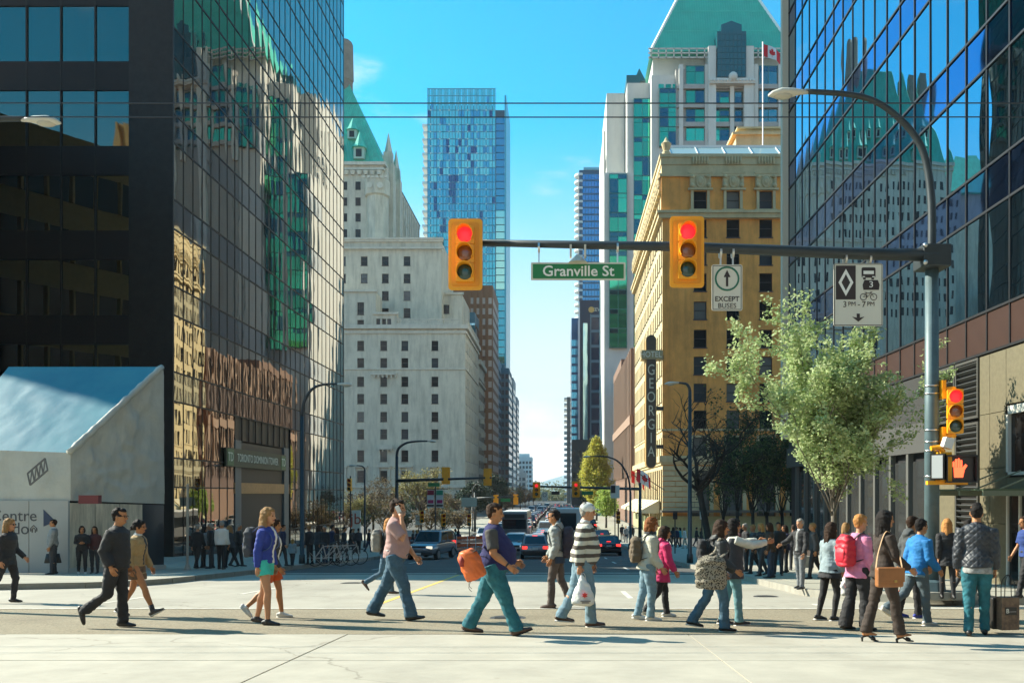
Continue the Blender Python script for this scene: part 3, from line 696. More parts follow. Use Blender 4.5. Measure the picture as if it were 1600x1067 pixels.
for k in range(13):
    z = px2z(800) + k*.62 - .0
    if z > px2z(728): break
    for q, (u, wd) in enumerate(((0, 1.5 if k % 2 else 2.3), (1.55 if k % 2 else 2.35, 2.2 if k % 2 else 1.0), (3.8 if k % 2 else 3.4, .9))):
        o = link('stone', QBM, CRM, HG, V((GX0+u, GY_, z)) - HG.location); o.scale = (wd, 1, .95)
mb = MB(HG.location); mb.loft([(GX0+.5, GY_+.4, zt), (GX0+.5, GY_+.4, zt+.5), (GX0+.5, GY_+.4, zt+.6), (GX0+.5, GY_+.4, zt+1.5), (GX0+.5, GY_+.4, zt+1.8), (GX0+.5, GY_+.4, zt+2.3)], [.55, .5, .35, .62, .3, .05], ref=(1, 0, 0), n=12); mb.build('urn', CRM, HG)
# rooftop glass house and penthouse
gx0, gx1 = PX(1046, GY_+3), GX1; z0, z1 = PZ(243, GY_+3), PZ(223, GY_+3)
mb = MB(HG.location); mb.add([(gx0, GY_+2, z0-.2), (gx1, GY_+2, z0-.2), (gx1, GY_+4.5, z1), (gx0, GY_+4.5, z1)], [(0, 1, 2, 3)]); mb.box(gx0, gx1, GY_+2.0, GY_+4.5, z0-1, z0-.25); gl = mb.build('glass_roof', mat('pale_roof_glass', (.30, .40, .38), .12, spec=.6), HG)
for k in range(10):
    x = gx0 + k*3.3; mb = MB(HG.location); mb.bar((x, GY_+1.97, z0-.15), (x, GY_+4.5, z1+.06), .09); mb.build('glazing_bar', mat('white_metal', (.75, .75, .72), .4), gl)
mb = MB(HG.location); mb.box(gx0-.1, gx1, GY_+4.45, GY_+4.75, z1-.2, z1+.25); mb.build('ridge', mat('white_metal', (.75, .75, .72), .4), gl)
hx0 = PX(1150, 114); mb = MB(HG.location)
mb.box(hx0, GX1, 114, 130, zt-.4, PZ(212, 114)); mb.box(hx0-.5, GX1, 113.6, 130, PZ(212, 114), PZ(208, 114)); mb.box(hx0+.5, GX1, 114.5, 130, PZ(208, 114), PZ(200, 114)); mb.box(hx0+.2, GX1, 114.2, 130, PZ(200, 114), PZ(197, 114)); mb.build('penthouse', CRM, HG)
mb = MB(HG.location); x = PX(1192, 112); mb.tube([(x, 112, zt-.3), (x, 112, PZ(66, 112))], .09, 6); mb.build('flag_pole', mat('white_metal', (.75, .75, .72), .4), HG)
# street-level awnings
for k in range(7):
    mb = MB(HG.location); y = GY_ + 1 + k*5.2; mb.prism([(0, 1.2), (-2.2, .0), (-2.2, -.35), (0, -.35)], lambda x, z: (GX0-.26+x, y, GZB+3.2+z), lambda x, z: (GX0-.26+x, y+4.4, GZB+3.2+z)); mb.build('awning', mat('cream_awning', (.62, .55, .38), .8), HG)
mb = MB(HG.location); mb.box(GX0-.3, GX1, GY_-2.2, GY_-.26, GZB+3.0, GZB+3.25); mb.build('canopy', mat('dark_canopy', (.09, .08, .06), .6), HG)
# the vertical sign: a thing that hangs on the wall
sy = GY_ - 1.4; SX0 = PX(1002, sy); sx = PX(1017, sy); zt_, zb2 = PZ(524, sy), PZ(731, sy); hw = .62
VS = thing('hotel_sign', 'tall brown vertical HOTEL GEORGIA sign with rounded ends on the tan hotel corner', 'sign', (sx, sy, zb2))
pl = [(-hw, zb2+hw), (-hw, zt_-hw)] + [(-hw*math.cos(R(a)), zt_-hw+hw*math.sin(R(a))) for a in range(20, 180, 20)] + [(hw, zt_-hw), (hw, zb2+hw)] + [(hw*math.cos(R(a)), zb2+hw-hw*math.sin(R(a))) for a in range(20, 180, 20)]
mb = MB(VS.location); mb.prism(pl[::-1], lambda x, z: (sx+x, sy-.35, z), lambda x, z: (sx+x, sy+1.2, z)); mb.build('case', mat('ochre_sign_case', (.45, .27, .09), .55, var=.1), VS)
mb = MB(VS.location); mb.prism([(x*.82, z) for x, z in pl[::-1]], lambda x, z: (sx+x, sy-.39, z), lambda x, z: (sx+x, sy-.352, z)); mb.build('face', mat('brown_sign_face', (.11, .07, .045), .5, var=.15), VS)
mb = MB(VS.location)
for k, ch in enumerate('GEORGIA'): text(mb, ch, 1.75, (sx, sy-.40, PZ(579 + 21.2*k, sy)), sx=.72, depth=.03)
mb.build('lettering', mat('pale_sign_letters', (.66, .58, .42), .5), VS)
mb = MB(VS.location); mb.box(sx-1.15, sx+1.35, sy-.5, sy+1.3, PZ(562, sy), PZ(548, sy)); hb = mb.build('crossbar', mat('olive_crossbar', (.40, .31, .16), .6), VS)
mb = MB(VS.location); text(mb, 'HOTEL', .95, (sx-.05, sy-.51, PZ(555, sy)), depth=.02, sx=.85); mb.build('lettering', mat('white_sign_letters', (.8, .76, .62), .5), hb)
mb = MB(VS.location)
for z in (PZ(560, sy), PZ(640, sy), PZ(700, sy)): mb.box(sx+.3, sx+1.5, sy+.2, GY_+.2, z, z+.4)
mb.build('bracket', FRM, VS)

# ============================================================ left: grey stone railway hotel with green roof
HV = thing('stone_hotel', 'grey stone chateau hotel with a steep green copper roof and turrets', 'hotel', (-50, 245, gz(240)))
D = 230.0
STN = mat('grey_stone', (.56, .515, .41), .85, var=.12, vscale=.25, bump=.2, bscale=3, dirt=.7)
STD = mat('grey_stone_trim', (.56, .52, .43), .8, var=.10, vscale=.6, dirt=.4)
COP = mat('copper_green_roof', (.05, .46, .33), .55, var=.18, vscale=.25, stretch=(3, 3, .3))
FRV = mat('bronze_window_frame', (.055, .05, .045), .5)
GB = gz(230)
def X(p, d=D): return PX(p, d)
def Z(p, d=D): return PZ(p, d)
mpp = D/F
def block(nm, xa, xb, ya, yb, za, zb_, m=STN): mb = MB(HV.location); mb.box(xa, xb, ya, yb, za, zb_); return mb.build(nm, m, HV)
# front lower wing with the grid of windows seen over the crowd
xa, xb = X(500), X(727); zr_ = Z(508)
wn = []
def addw(px, py, w, h, st='sash'): 
    wn.append((X(px)-w/2-xa, X(px)+w/2-xa, Z(py)-h/2, Z(py)+h/2, st))
rws = [540, 567, 596, 623, 651, 678, 712, 744]
for px in (525, 563.5, 599.5, 632.5, 679.5):
    for py in rws: addw(px, py, 1.75, 2.5 if py < 700 else 2.9)
facade(HV, 'front_wall', STN, (xa, D, 0), 0, xb-xa, GB, zr_, wn, .35)
for a in wn: window(HV, (xa, D, 0), 0, a[0], a[2], a[1]-a[0], a[3]-a[2], a[4], FRV, random.choice((PANE_D, PANE_D, PANE_D, PANE_M)), .35)
wn2 = [(2+i*4.2-.8, 2+i*4.2+.8, Z(py)-1.25, Z(py)+1.25, 'sash') for i in range(8) for py in rws]
facade(HV, 'street_wall', STN, (xb, D, 0), R(90), 36, GB, zr_, wn2, .35)
for a in wn2: window(HV, (xb, D, 0), R(90), a[0], a[2], a[1]-a[0], a[3]-a[2], a[4], FRV, random.choice((PANE_D, PANE_D, PANE_D, PANE_M)), .35)
block('core', xa, xb-.7, D+.7, D+36, GB, zr_-.1)
for i, (p0, p1, pr, m_) in enumerate(((514, 508, .8, STD), (521, 517, .35, STD), (577.5, 575, .25, STD), (762, 757, .4, STD))):
    mb = MB(HV.location); mb.box(xa, xb+pr, D-pr, D-.003, Z(p0), Z(p1)); mb.box(xb+.003, xb+pr, D-.003, D+36, Z(p0), Z(p1)); mb.build('string_course', m_, HV)
# roof balustrade: pierced panels between blocks
BP = MB(); 
BP.box(0, 4, -.12, .12, 0, .25); BP.box(0, 4, -.12, .12, 1.3, 1.55)
for k in range(8): BP.bar((k*.5, 0, .25), (k*.5+.5, 0, 1.3), .14); BP.bar((k*.5+.5, 0, .25), (k*.5, 0, 1.3), .14)
BPM = BP.mesh('balustrade_panel'); 
x = X(618)
while x + 4 < xb + .6:
    link('balustrade_panel', BPM, STD, HV, V((x, D-.4, zr_)) - HV.location); x += 4.15
y = D
while y < D + 30: link('balustrade_panel', BPM, STD, HV, V((xb+.4, y, zr_)) - HV.location, R(90)); y += 4.15
# middle stage with small gables
def stage(px0, px1, ptop, pbot, dy, wl, depth=20, side=True):
    a, b = X(px0, D+dy), X(px1, D+dy); zt2, zb3 = PZ(ptop, D+dy), PZ(pbot, D+dy)
    ww = [(PX(px, D+dy)-w/2-a, PX(px, D+dy)+w/2-a, PZ(py, D+dy)-h/2, PZ(py, D+dy)+h/2, st) for px, py, w, h, st in wl]
    facade(HV, 'upper_wall', STN, (a, D+dy, 0), 0, b-a, zb3, zt2, ww, .35)
    for q in ww: window(HV, (a, D+dy, 0), 0, q[0], q[2], q[1]-q[0], q[3]-q[2], q[4], FRV, random.choice((PANE_D, PANE_D, PANE_D, PANE_M)), .35)
    block('upper_core', a+.003, b, D+dy+.5, D+dy+depth, zb3, zt2-.05)
    mb = MB(HV.location); mb.box(a-.4, b+.4, D+dy-.4, D+dy+.5, zt2-.05, zt2+.5); mb.build('coping', STD, HV)
stage(500, 587, 456, 512, -.5, [(563.5, 482, 1.7, 3.2, 'arch'), (563.5, 512-6, 1.7, 2.0, 'sash')], 8)
stage(585, 620, 491, 512, -.6, [(591, 511-7, 1.0, 2.0, 'bare'), (600, 511-7, 1.0, 2.0, 'bare'), (608, 511-7, 1.0, 2.0, 'bare')], 6)
stage(500, 690, 378, 512, 10, [(px, py, 1.8, 2.5, 'sash') for px in (569, 602, 636) for py in (408, 435, 462, 489)] + [(535, py, 1.8, 2.5, 'sash') for py in (408, 435)], 26)
mb = MB(HV.location); a, b = PX(500, D+10), PX(690, D+10); mb.box(a-.5, b+.8, D+9.2, D+9.6, PZ(390, D+10), PZ(387, D+10)); mb.box(a, b+.5, D+9.4, D+10.4, PZ(375, D+10), PZ(372, D+10)); mb.build('string_course', STD, HV)
stage(686, 722, 460, 512, 14, [(697, 483, 1.8, 2.4, 'sash')], 20)
mb = MB(HV.location); mb.box(X(592), X(614), D-1.1, D-.004, Z(702), Z(700)); 
for s_ in (592, 598, 606, 611): mb.box(X(s_), X(s_)+.35, D-.9, D-.01, Z(705), Z(702))
mb.box(X(592), X(614), D-1.15, D-.95, Z(697), Z(695)); mb.box(X(592), X(614), D-1.1, D-1.0, Z(700), Z(697)); mb.build('balcony', STD, HV)
mb = MB(HV.location); mb.box(X(580), X(620), D-.7, D-.004, Z(586), Z(583)); 
for k in range(6): mb.box(X(584)+k*1.1, X(584)+k*1.1+.4, D-.6, D-.005, Z(590), Z(586))
mb.build('balcony', STD, HV)
for px in (532, 563, 600, 633, 679): 
    mb = MB(HV.location); q = X(px)
    for u in (-1.55, 1.15): mb.box(q+u, q+u+.4, D-.3, D-.004, Z(760), Z(730))
    mb.box(q-1.9, q+1.9, D-.55, D-.004, Z(730), Z(727)); mb.build('window_surround', STD, HV)
for k in range(14):        # tall ground-floor openings
    q = xa + 1.5 + k*2.75; mb = MB(HV.location); mb.box(q, q+1.4, D-.02, D+.3, Z(797), Z(771)); mb.build('shop_window', PANE_D, HV)
# main block, street front with pilasters, corner turret, dormers and the roof
Y2 = D + 30; mx0, mx1 = PX(380, Y2), PX(598, Y2); ze_ = PZ(254, Y2)
block('main_block', mx0, mx1, Y2, Y2+62, GB, ze_)
block('rear_block', mx0-14, mx0, Y2+8, Y2+55, GB, ze_-6)
mb = MB(HV.location); mb.box(mx0-.8, mx1+.9, Y2-.8, Y2+63, ze_-.9, ze_); mb.box(mx0-.5, mx1+.5, Y2-.5, Y2+62.5, PZ(266, Y2), PZ(263, Y2)); mb.build('eaves_cornice', STD, HV)
mb = MB(HV.location)
for k in range(13):
    q = mx1 - 1.0 - k*1.9; mb.loft([(q, Y2-.35, PZ(274, Y2)), (q, Y2-.35, PZ(268, Y2))], [.55, .85], ref=(1, 0, 0), n=8)
mb.build('corbel_row', STD, HV)
for k in range(16):
    y = Y2 + 1 + k*3.8; mb = MB(HV.location); mb.box(mx1-.01, mx1+1.3, y, y+1.2, GB, ze_-1.2); mb.build('pilaster', STD, HV)
    if k < 15:
        for z in range(9):
            zz = ze_ - 6 - z*5.0
            if zz < 10: break
            p = MB(HV.location); p.box(mx1-.01, mx1+.05, y+1.7, y+3.2, zz, zz+2.8); p.build('pane', PANE_D, HV)
for k in range(10):
    for z in range(9):
        q = mx1 - 4 - k*3.9; zz = ze_ - 8 - z*4.6
        if q < mx0+1 or zz < 8: break
        p = MB(HV.location); p.box(q, q+1.5, Y2-.05, Y2+.02, zz, zz+2.4); p.build('pane', PANE_D, HV)
def cone(nm, x, y, za, zb_, r, n=8, m=STD): mb = MB(HV.location); mb.loft([(x, y, za), (x, y, zb_)], [r, .04], ref=(1, 0, 0), n=n); return mb.build(nm, m, HV)
tx, ty = PX(590, Y2), Y2 - .5
mb = MB(HV.location); mb.loft([(tx, ty, GB+20), (tx, ty, PZ(310, Y2)), (tx, ty, PZ(308, Y2)), (tx, ty, PZ(285, Y2))], [3.0, 3.0, 3.7, 3.7], ref=(1, 0, 0), n=8); mb.build('corner_turret', STN, HV)
mb = MB(HV.location)
for k in range(6): mb = MB(HV.location); mb.box(tx-3.4+k*1.25, tx-2.7+k*1.25, ty-3.8, ty-3.4, PZ(286, Y2), PZ(282, Y2)); mb.build('merlon', STD, HV)
for k in (-1, 1): mb = MB(HV.location); mb.disc((tx+k*1.5, ty-3.6, PZ(297, Y2)), .9, (0, -1, 0), 10, .2); mb.build('roundel', STD, HV)
# big hipped copper roof
rz0, rz1 = ze_, PZ(70, Y2)
xc0, xc1 = mx0 + 13, mx1 - 15.5
mb = MB(HV.location); ya, yb = Y2-.4, Y2+34; ym = (ya+yb)/2
Aa = [(mx0-.4, ya, rz0), (mx1+.4, ya, rz0), (mx1+.4, yb, rz0), (mx0-.4, yb, rz0), (xc0, ym-1, rz1), (xc1, ym-1, rz1), (xc1, ym+1, rz1), (xc0, ym+1, rz1)]
mb.add(Aa, [(0, 1, 5, 4), (1, 2, 6, 5), (2, 3, 7, 6), (3, 0, 4, 7), (4, 5, 6, 7)]); roof = mb.build('roof', COP, HV)
mb = MB(HV.location); y3 = yb + .2; za = rz0; zc = PZ(224, Y2)
mb.add([(mx1-9, yb-14, za), (mx1+1.2, yb-14, za), (mx1+1.2, y3+28, za), (mx1-9, y3+28, za), (mx1-3, yb-14, zc), (mx1-3, y3+28, zc)], [(0, 1, 4), (1, 2, 5, 4), (2, 3, 5), (3, 0, 4, 5)]); mb.build('roof', COP, HV)
mb = MB(HV.location)         # rolled seams of the copper
for k in range(44):
    u = k/43; a = V(Aa[0]).lerp(V(Aa[1]), u); b = V(Aa[4]).lerp(V(Aa[5]), u); mb.bar(a + V((0, -.05, 0)), b + V((0, -.05, 0)), .16)
stuff(mb.build('roof_seam', COP, roof))
def dormer(px, py, w, h, d=Y2):
    x, z = PX(px, d), PZ(py, d); t_ = (z - rz0)/(rz1 - rz0); y = ya + (ym-1-ya)*t_ - 1.2
    mb = MB(HV.location); mb.box(x-w/2, x+w/2, y, y+4.5, z, z+h); o = mb.build('dormer', mat('dormer_copper', (.30, .45, .38), .6), HV)
    p = MB(HV.location); p.box(x-w*.28, x+w*.28, y-.06, y+.02, z+h*.15, z+h*.85); p.build('pane', PANE_D, o)
    p = MB(HV.location); p.loft([(x, y+1, z+h), (x, y+1, z+h*1.25), (x, y+1.5, z+h*2.6)], [w*.78, w*.55, .05], ref=(1, 0, 0), n=8); p.build('roof', COP, o)
for px in (547, 505, 465, 430): dormer(px, 212, 2.6, 2.6)
for px in (562, 525, 485, 440): dormer(px, 250, 3.0, 3.2)
# tall chimney towers on the ridge, spiked gables on the street side
cx = PX(543, Y2+14)
mb = MB(HV.location); c0 = PX(535, Y2+14); mb.loft([(c0, ym-2, PZ(240, Y2+14)), (c0, ym-2, PZ(128, Y2+14)), (c0, ym-2, PZ(126, Y2+14)), (c0, ym-2, PZ(70, Y2+14)), (c0, ym-2, PZ(64, Y2+14))], [3.2, 3.0, 3.3, 3.1, 2.6], ref=(1, 0, 0), n=8); mb.build('chimney_tower', mat('dark_stone', (.20, .17, .135), .85, var=.2, vscale=.5), HV)
mb = MB(HV.location); mb.box(mx0+3, mx0+6.5, ym-2, ym+2, rz0, rz1-2); mb.build('chimney_tower', mat('dark_stone', (.2, .17, .135), .85), HV)
for i, (px, pt, dd, w_) in enumerate(((607, 208, 36, 3.4), (619, 235, 48, 3.0), (606, 262, 38, 2.0), (629, 310, 60, 2.6))):
    y = D + dd; x = PX(px, y); zt3 = PZ(pt, y); g = zt3 - 4.5
    mb = MB(HV.location); mb.box(x-w_/2, x+w_/2, y-1.6, y+1.6, GB+30, g-5); mb.box(x-w_*.38, x+w_*.38, y-1.2, y+1.2, g-5, g-1.5); gb = mb.build('gable', STN, HV)
    p = MB(HV.location); p.loft([(x, y, g-1.5), (x, y, zt3)], [w_*.36, .05], ref=(1, 0, 0), n=4); p.loft([(x-w_*.45, y-1.4, g-5), (x-w_*.45, y-1.4, g-2)], [.4, .04], ref=(1, 0, 0), n=4); p.loft([(x+w_*.45, y-1.4, g-5), (x+w_*.45, y-1.4, g-2)], [.4, .04], ref=(1, 0, 0), n=4); p.build('spike', STD, gb)
    p = MB(HV.location); p.box(x-.4, x+.4, y-1.62, y-1.58, g-11, g-7); p.build('pane', PANE_D, gb)
block('street_bay', mx1-2, PX(633, D+66), D+40, D+85, GB, PZ(322, D+62)); 
mb = MB(HV.location); mb.box(mx1-2, PX(636, D+66), D+39.5, D+85, PZ(322, D+62), PZ(318, D+62)); mb.build('coping', STD, HV)
# far left wing, seen only as a reflection in the blue glass
block('left_wing', mx0-36, mx0-14, D+6, D+40, GB, 62); block('left_wing', mx0-34, mx0-15, Y2+10, Y2+40, 62, 84)
mb = MB(HV.location); q0, q1 = mx0-22, mx0-2; mb.add([(q0, Y2+6, ze_-6), (q1, Y2+6, ze_-6), (q1, Y2+30, ze_-6), (q0, Y2+30, ze_-6), (q0+7, Y2+18, ze_+9), (q1-7, Y2+18, ze_+9)], [(0, 1, 5, 4), (1, 2, 5), (2, 3, 4, 5), (3, 0, 4)]); mb.build('roof', COP, HV)
for k in range(6):
    for z in range(8): 
        p = MB(HV.location); p.box(mx0-34+k*3.3, mx0-32.4+k*3.3, D+5.95, D+6.02, 12+z*5.5, 14.8+z*5.5); p.build('pane', PANE_D, HV)
# ============================================================ right: stepped office tower with green hipped roof
CP = thing('stepped_tower', 'pale stepped office tower with a green hipped roof and green glass bays', 'tower', (30, 215, gz(210)))
D = 200.0
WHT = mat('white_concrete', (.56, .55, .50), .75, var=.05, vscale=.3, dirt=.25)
GGL = mirror('green_bay_glass', (.07, .42, .24), .02, .3, .04, var=.25)
DGL = mirror('dark_bay_glass', (.035, .12, .15), .03, .3, .05)
GRF = mat('green_metal_roof', (.05, .46, .34), .5, var=.10, vscale=.4)
def CX(p, d=D): return PX(p, d)
def cb(nm, p0, p1, pt, d, dep, m=WHT, pb=None): 
    mb = MB(CP.location); mb.box(PX(p0, d), PX(p1, d), d, d+dep, gz(200) if pb is None else PZ(pb, d), PZ(pt, d)); return mb.build(nm, m, CP)
cb('main_wall', 1056, 1245, 108, D+.6, 34, mat('shade_toned_concrete', (.34, .335, .315), .8, var=.06, dirt=.2))  # front's shade put into a darker copy of the white concrete
cb('left_shoulder', 1018, 1058, 118, D+1.5, 30); cb('left_step', 980, 1019, 130, D+6, 26); cb('outer_step', 948, 976, 146, D+12, 22); cb('outer_step', 943, 962, 205, D+18, 24); cb('low_wing', 944, 990, 270, D+3, 18)
cb('attic', 1020, 1245, 92, D+4, 28); 
# roof
ax0, ax1 = CX(1017), CX(1244); ezr = PZ(77, D); apz = PZ(-175, D); xm = (ax0+ax1)/2; yb = D + 32
mb = MB(CP.location); mb.add([(ax0, D+1, ezr), (ax1, D+1, ezr), (ax1, yb, ezr), (ax0, yb, ezr), (xm, D+16, apz)], [(0, 1, 4), (1, 2, 4), (2, 3, 4), (3, 0, 4), (3, 2, 1, 0)]); rf = mb.build('roof', GRF, CP)
mb = MB(CP.location)
for k in range(60):
    u = k/59; a = V((ax0, D+1, ezr)).lerp(V((ax1, D+1, ezr)), u); t_ = 1 - abs(2*u-1); b = a.lerp(V((a.x, D+16, apz)), t_*.97); mb.bar(a+V((0, -.05, .05)), b+V((0, -.08, 0)), .14, .14)
for t_ in (.16, .32, .48, .64): 
    a = V((ax0, D+1, ezr)).lerp(V((xm, D+16, apz)), t_); b = V((ax1, D+1, ezr)).lerp(V((xm, D+16, apz)), t_); mb.bar(a, b, .2)
stuff(mb.build('roof_seam', GRF, rf))
mb = MB(CP.location); WH = mat('white_metal', (.75, .75, .72), .4)
for a in ((ax0, D+.9, ezr), (ax1, D+.9, ezr)): mb.bar(a, (xm, D+15.9, apz+.1), .5)
mb.build('roof_hip', WH, rf)
mb = MB(CP.location)
for zz in (77, 84, 91): mb.box(ax0-.6, ax1+.4, D-.3, D-.05, PZ(zz+1, D), PZ(zz-1, D))
for k in range(20): q = ax0 + (ax1-ax0)*k/19; mb.box(q-.12, q+.12, D-.3, D-.05, PZ(92, D), PZ(76, D))
mb.build('eaves_lattice', mat('pale_lattice', (.5, .49, .44), .6), CP)
# green bay strips: panes floor by floor with mullions
def bay(p0, p1, pt, pb, d, pr, m, step=30, cols=2, sp=.25):
    a, b = PX(p0, d), PX(p1, d); z1 = PZ(pt, d); h = step*d/F; n = int((z1-PZ(pb, d))/h)
    fr = MB(CP.location); 
    for k in range(n):
        zz = z1 - (k+1)*h
        for c in range(cols):
            u0 = a + (b-a)*c/cols + .05; u1 = a + (b-a)*(c+1)/cols - .05
            p = MB(CP.location); p.box(u0, u1, d-pr, d-pr+.1, zz+.15, zz+h*(1-sp)); o = p.build('pane', m if random.random() < .8 else DGL, CP); o.rotation_euler = (0, 0, 0)
            p = MB(CP.location); p.box(u0, u1, d-pr, d-pr+.1, zz+h*(1-sp)+.08, zz+h); p.build('pane', DGL if random.random() < .55 else m, CP)
    for c in range(cols+1): q = a + (b-a)*c/cols; fr.box(q-.06, q+.06, d-pr-.06, d+.05, z1-n*h, z1+.1)
    for k in range(n+1): fr.box(a, b, d-pr-.06, d-pr+.05, z1-k*h-.08, z1-k*h+.08)
    fr.box(a, b, d-pr+.1, d+.05, z1-n*h, z1)
    fr.build('bay_frame', mat('green_frame', (.05, .16, .14), .4, .3), CP)
bay(1030, 1057, 141, 243, D+1.5, .8, GGL); bay(990, 1016, 157, 560, D+6, .8, GGL); bay(952, 979, 274, 560, D+3, .7, GGL)
for p0, p1, pt in ((1072, 1100, 104), (1110, 1139, 144), (1148, 1177, 144), (1186, 1215, 104), (1222, 1244, 104)):
    bay(p0, p1, pt, 240, D+.6, .12, GGL if p0 < 1140 else mirror('grey_bay_glass', (.20, .24, .24), .02, .3, .04, var=.2), 29.5, 2, .3)
for p in (1064, 1104.5, 1143.5, 1181, 1219):
    mb = MB(CP.location); mb.box(CX(p)-.45, CX(p)+.45, D-.4, D+.7, PZ(250, D), PZ(102, D)); mb.build('pier', WHT, CP)
for k in range(4):
    mb = MB(CP.location); zz = 134 + 29.5*k; mb.box(CX(1058), CX(1244), D-.15, D+.62, PZ(zz+5, D), PZ(zz-2, D)); mb.build('floor_band', mat('shade_toned_concrete', (.34, .335, .315), .8), CP)
# dark central bay with pitched head and carved band
zc0, zc1 = PZ(126, D), PZ(55, D)
mb = MB(CP.location); mb.box(CX(1119), CX(1163), D-1.6, D+6, zc0, zc1); mb.prism([(CX(1125), zc1), (CX(1157), zc1), (CX(1157), PZ(44, D)), (CX(1141), PZ(38, D)), (CX(1125), PZ(44, D))], lambda x, z: (x, D-1.4, z), lambda x, z: (x, D+5, z)); mb.build('central_bay', mat('dark_teal_glass', (.012, .085, .105), .12, spec=.7), CP)
mb = MB(CP.location)
for k in range(8): q = CX(1119) + (CX(1163)-CX(1119))*k/7; mb.box(q-.07, q+.07, D-1.7, D-1.58, zc0, zc1)
for k in range(8): mb.box(CX(1119), CX(1163), D-1.68, D-1.58, zc0+k*1.35, zc0+k*1.35+.1)
mb.build('bay_frame', mat('dark_teal_frame', (.01, .06, .075), .4), CP)
for p0, p1, pt in ((1107, 1119, 72), (1163, 1178, 72)): cb('bay_pier', p0, p1, pt, D-1.2, 5)
mb = MB(CP.location); mb.box(CX(1107), CX(1178), D-1.9, D+.3, PZ(136, D), PZ(128, D))
for k in range(14): q = CX(1109) + k*.72; mb.ball((q, D-1.95, PZ(132, D)), .3, 6, 5)
mb.ball((CX(1143), D-1.9, PZ(126, D)), 1.0, 10, 7); mb.build('carved_band', WHT, CP)
mb = MB(CP.location); q = CX(1000, D+8); mb.loft([(q, D+10, PZ(125, D+8)), (q, D+10, PZ(101, D+8))], [2.0, .03], ref=(1, 1, 0), n=4); mb.box(CX(979, D+6), CX(1000, D+6), D+6.2, D+14, PZ(130, D+6), PZ(117, D+6)); mb.build('pyramid_cap', mat('teal_metal_roof', (.01, .10, .12), .4), CP)
for k in range(3): 
    p = MB(CP.location); q = CX(1029 + k*11, D+1.5); p.box(q, q+1.2, D+1.45, D+1.52, PZ(139, D+1.5), PZ(132, D+1.5)); p.build('pane', GGL, CP)
# street-side windows (for the reflection opposite)
for k in range(8):
    for z in range(18):
        p = MB(CP.location); y = D + 13 + k*2.7; p.box(PX(948, D+12)-.06, PX(948, D+12)+.02, y, y+1.5, 6+z*4.3, 8.6+z*4.3); p.build('pane', PANE_M, CP)

# ============================================================ further buildings
def tower(name, label, x0, x1, y0, y1, top, wall, cat='tower'):
    t = thing(name, label, cat, ((x0+x1)/2, (y0+y1)/2, gz(y0)))
    mb = MB(t.location); mb.box(x0, x1, y0, y1, gz(y0)-1, top); mb.build('body', wall, t); return t
def grid(t, x0, x1, y0, y1, za, zb_, nx, ny, fl, m, fr=.72, fh=.6, proud=.06, frame=None, side='R'):
    """rows of windows on the front (-y) and the street side; alike panes share one mesh"""
    h = fl*fh; n = int((zb_-za)/fl); w = (x1-x0)/nx; pm = MB(); pm.box(0, w*fr, -proud, .02, 0, h); PMs = pm.mesh('pane'); c = 0
    w2 = (y1-y0)/ny; pm = MB(); pm.box(0, w2*fr, -proud, .02, 0, h); PM2 = pm.mesh('pane'); lo = MB(t.location)
    for k in range(n):
        z = za + k*fl + fl*(1-fh)/2
        for i in range(nx):
            if c < 290: o = link('pane', PMs, m, t, V((x0 + w*(i+(1-fr)/2), y0, z)) - t.location); c += 1
            else: q = x0 + w*(i+(1-fr)/2); lo.box(q, q+w*fr, y0-proud, y0+.02, z, z+h)
        for j in range(ny):
            if side == 'L': a = y1 - w2*(j+(1-fr)/2); lo.box(x0-proud, x0+.02, a-w2*fr, a, z, z+h)
            else: a = y0 + w2*(j+(1-fr)/2); lo.box(x1-.02, x1+proud, a, a+w2*fr, z, z+h)
    if lo.v: stuff(lo.build('pane', m, t))
# the tall blue glass tower at the end of the street
bw = mat('tower_blue_frame', (.10, .26, .34), .4, .3)
D = 380; x0, x1 = PX(668, D), PX(774, D); zt4 = PZ(139, D)
BT = thing('blue_tower', 'tall blue glass tower with white stacked balconies rising above the stone hotel', 'tower', ((x0+x1)/2, D+15, gz(300)))
mb = MB(BT.location); mb.box(x0, PX(790, D), D+.3, D+30, gz(300), PZ(172, D)); mb.box(x0+1, x1-.5, D+.35, D+28, PZ(172, D), zt4-7); mb.build('body', mat('tower_blue_body', (.012, .05, .085), .25), BT)
fl = 3.05; n = int((zt4 - 20)/fl); nb = 22; w = (x1-x0)/nb; c = 0
BGL = [mirror('blue_glass_a', (.08, .40, .48), .05, .12, .05), mirror('blue_glass_b', (.06, .30, .40), .05, .12, .05), mirror('blue_glass_c', (.36, .64, .56), .05, .12, .06), mirror('blue_glass_d', (.02, .10, .20), .05, .12, .05)]
los = [MB(BT.location) for _ in range(5)]
for k in range(n):
    z = zt4 - (k+1)*fl; run = 0
    for i in range(nb):
        g_ = noise.noise((i*.33, k*.45, 2)) + .25*random.uniform(-1, 1)
        fade = max(0, 1 - k/14)
        if random.random() < fade: q = 2
        elif g_ > .40: q = 3
        elif g_ > .16: q = 1
        else: q = 0
        los[q].box(x0 + i*w + .1, x0 + (i+1)*w - .1, D, D+.2, z+.25, z+fl-.12)
for q in range(4): stuff(los[q].build('pane', BGL[q], BT))
mb = MB(BT.location)
for k in range(n+1): mb.box(x0-.1, x1+.1, D-.08, D+.3, zt4-k*fl-.05, zt4-k*fl+.17)
for i in range(0, nb+1, 2): mb.box(x0+i*w-.07, x0+i*w+.07, D-.1, D+.3, 15, zt4+.4)
stuff(mb.build('floor_band', bw, BT))
mb = MB(BT.location)
for k in range(2, n, 1):
    for i in range(1, nb, 3): mb.box(x0+i*w-.28, x0+i*w+.28, D-.16, D-.05, zt4-k*fl-.2, zt4-k*fl+.3)
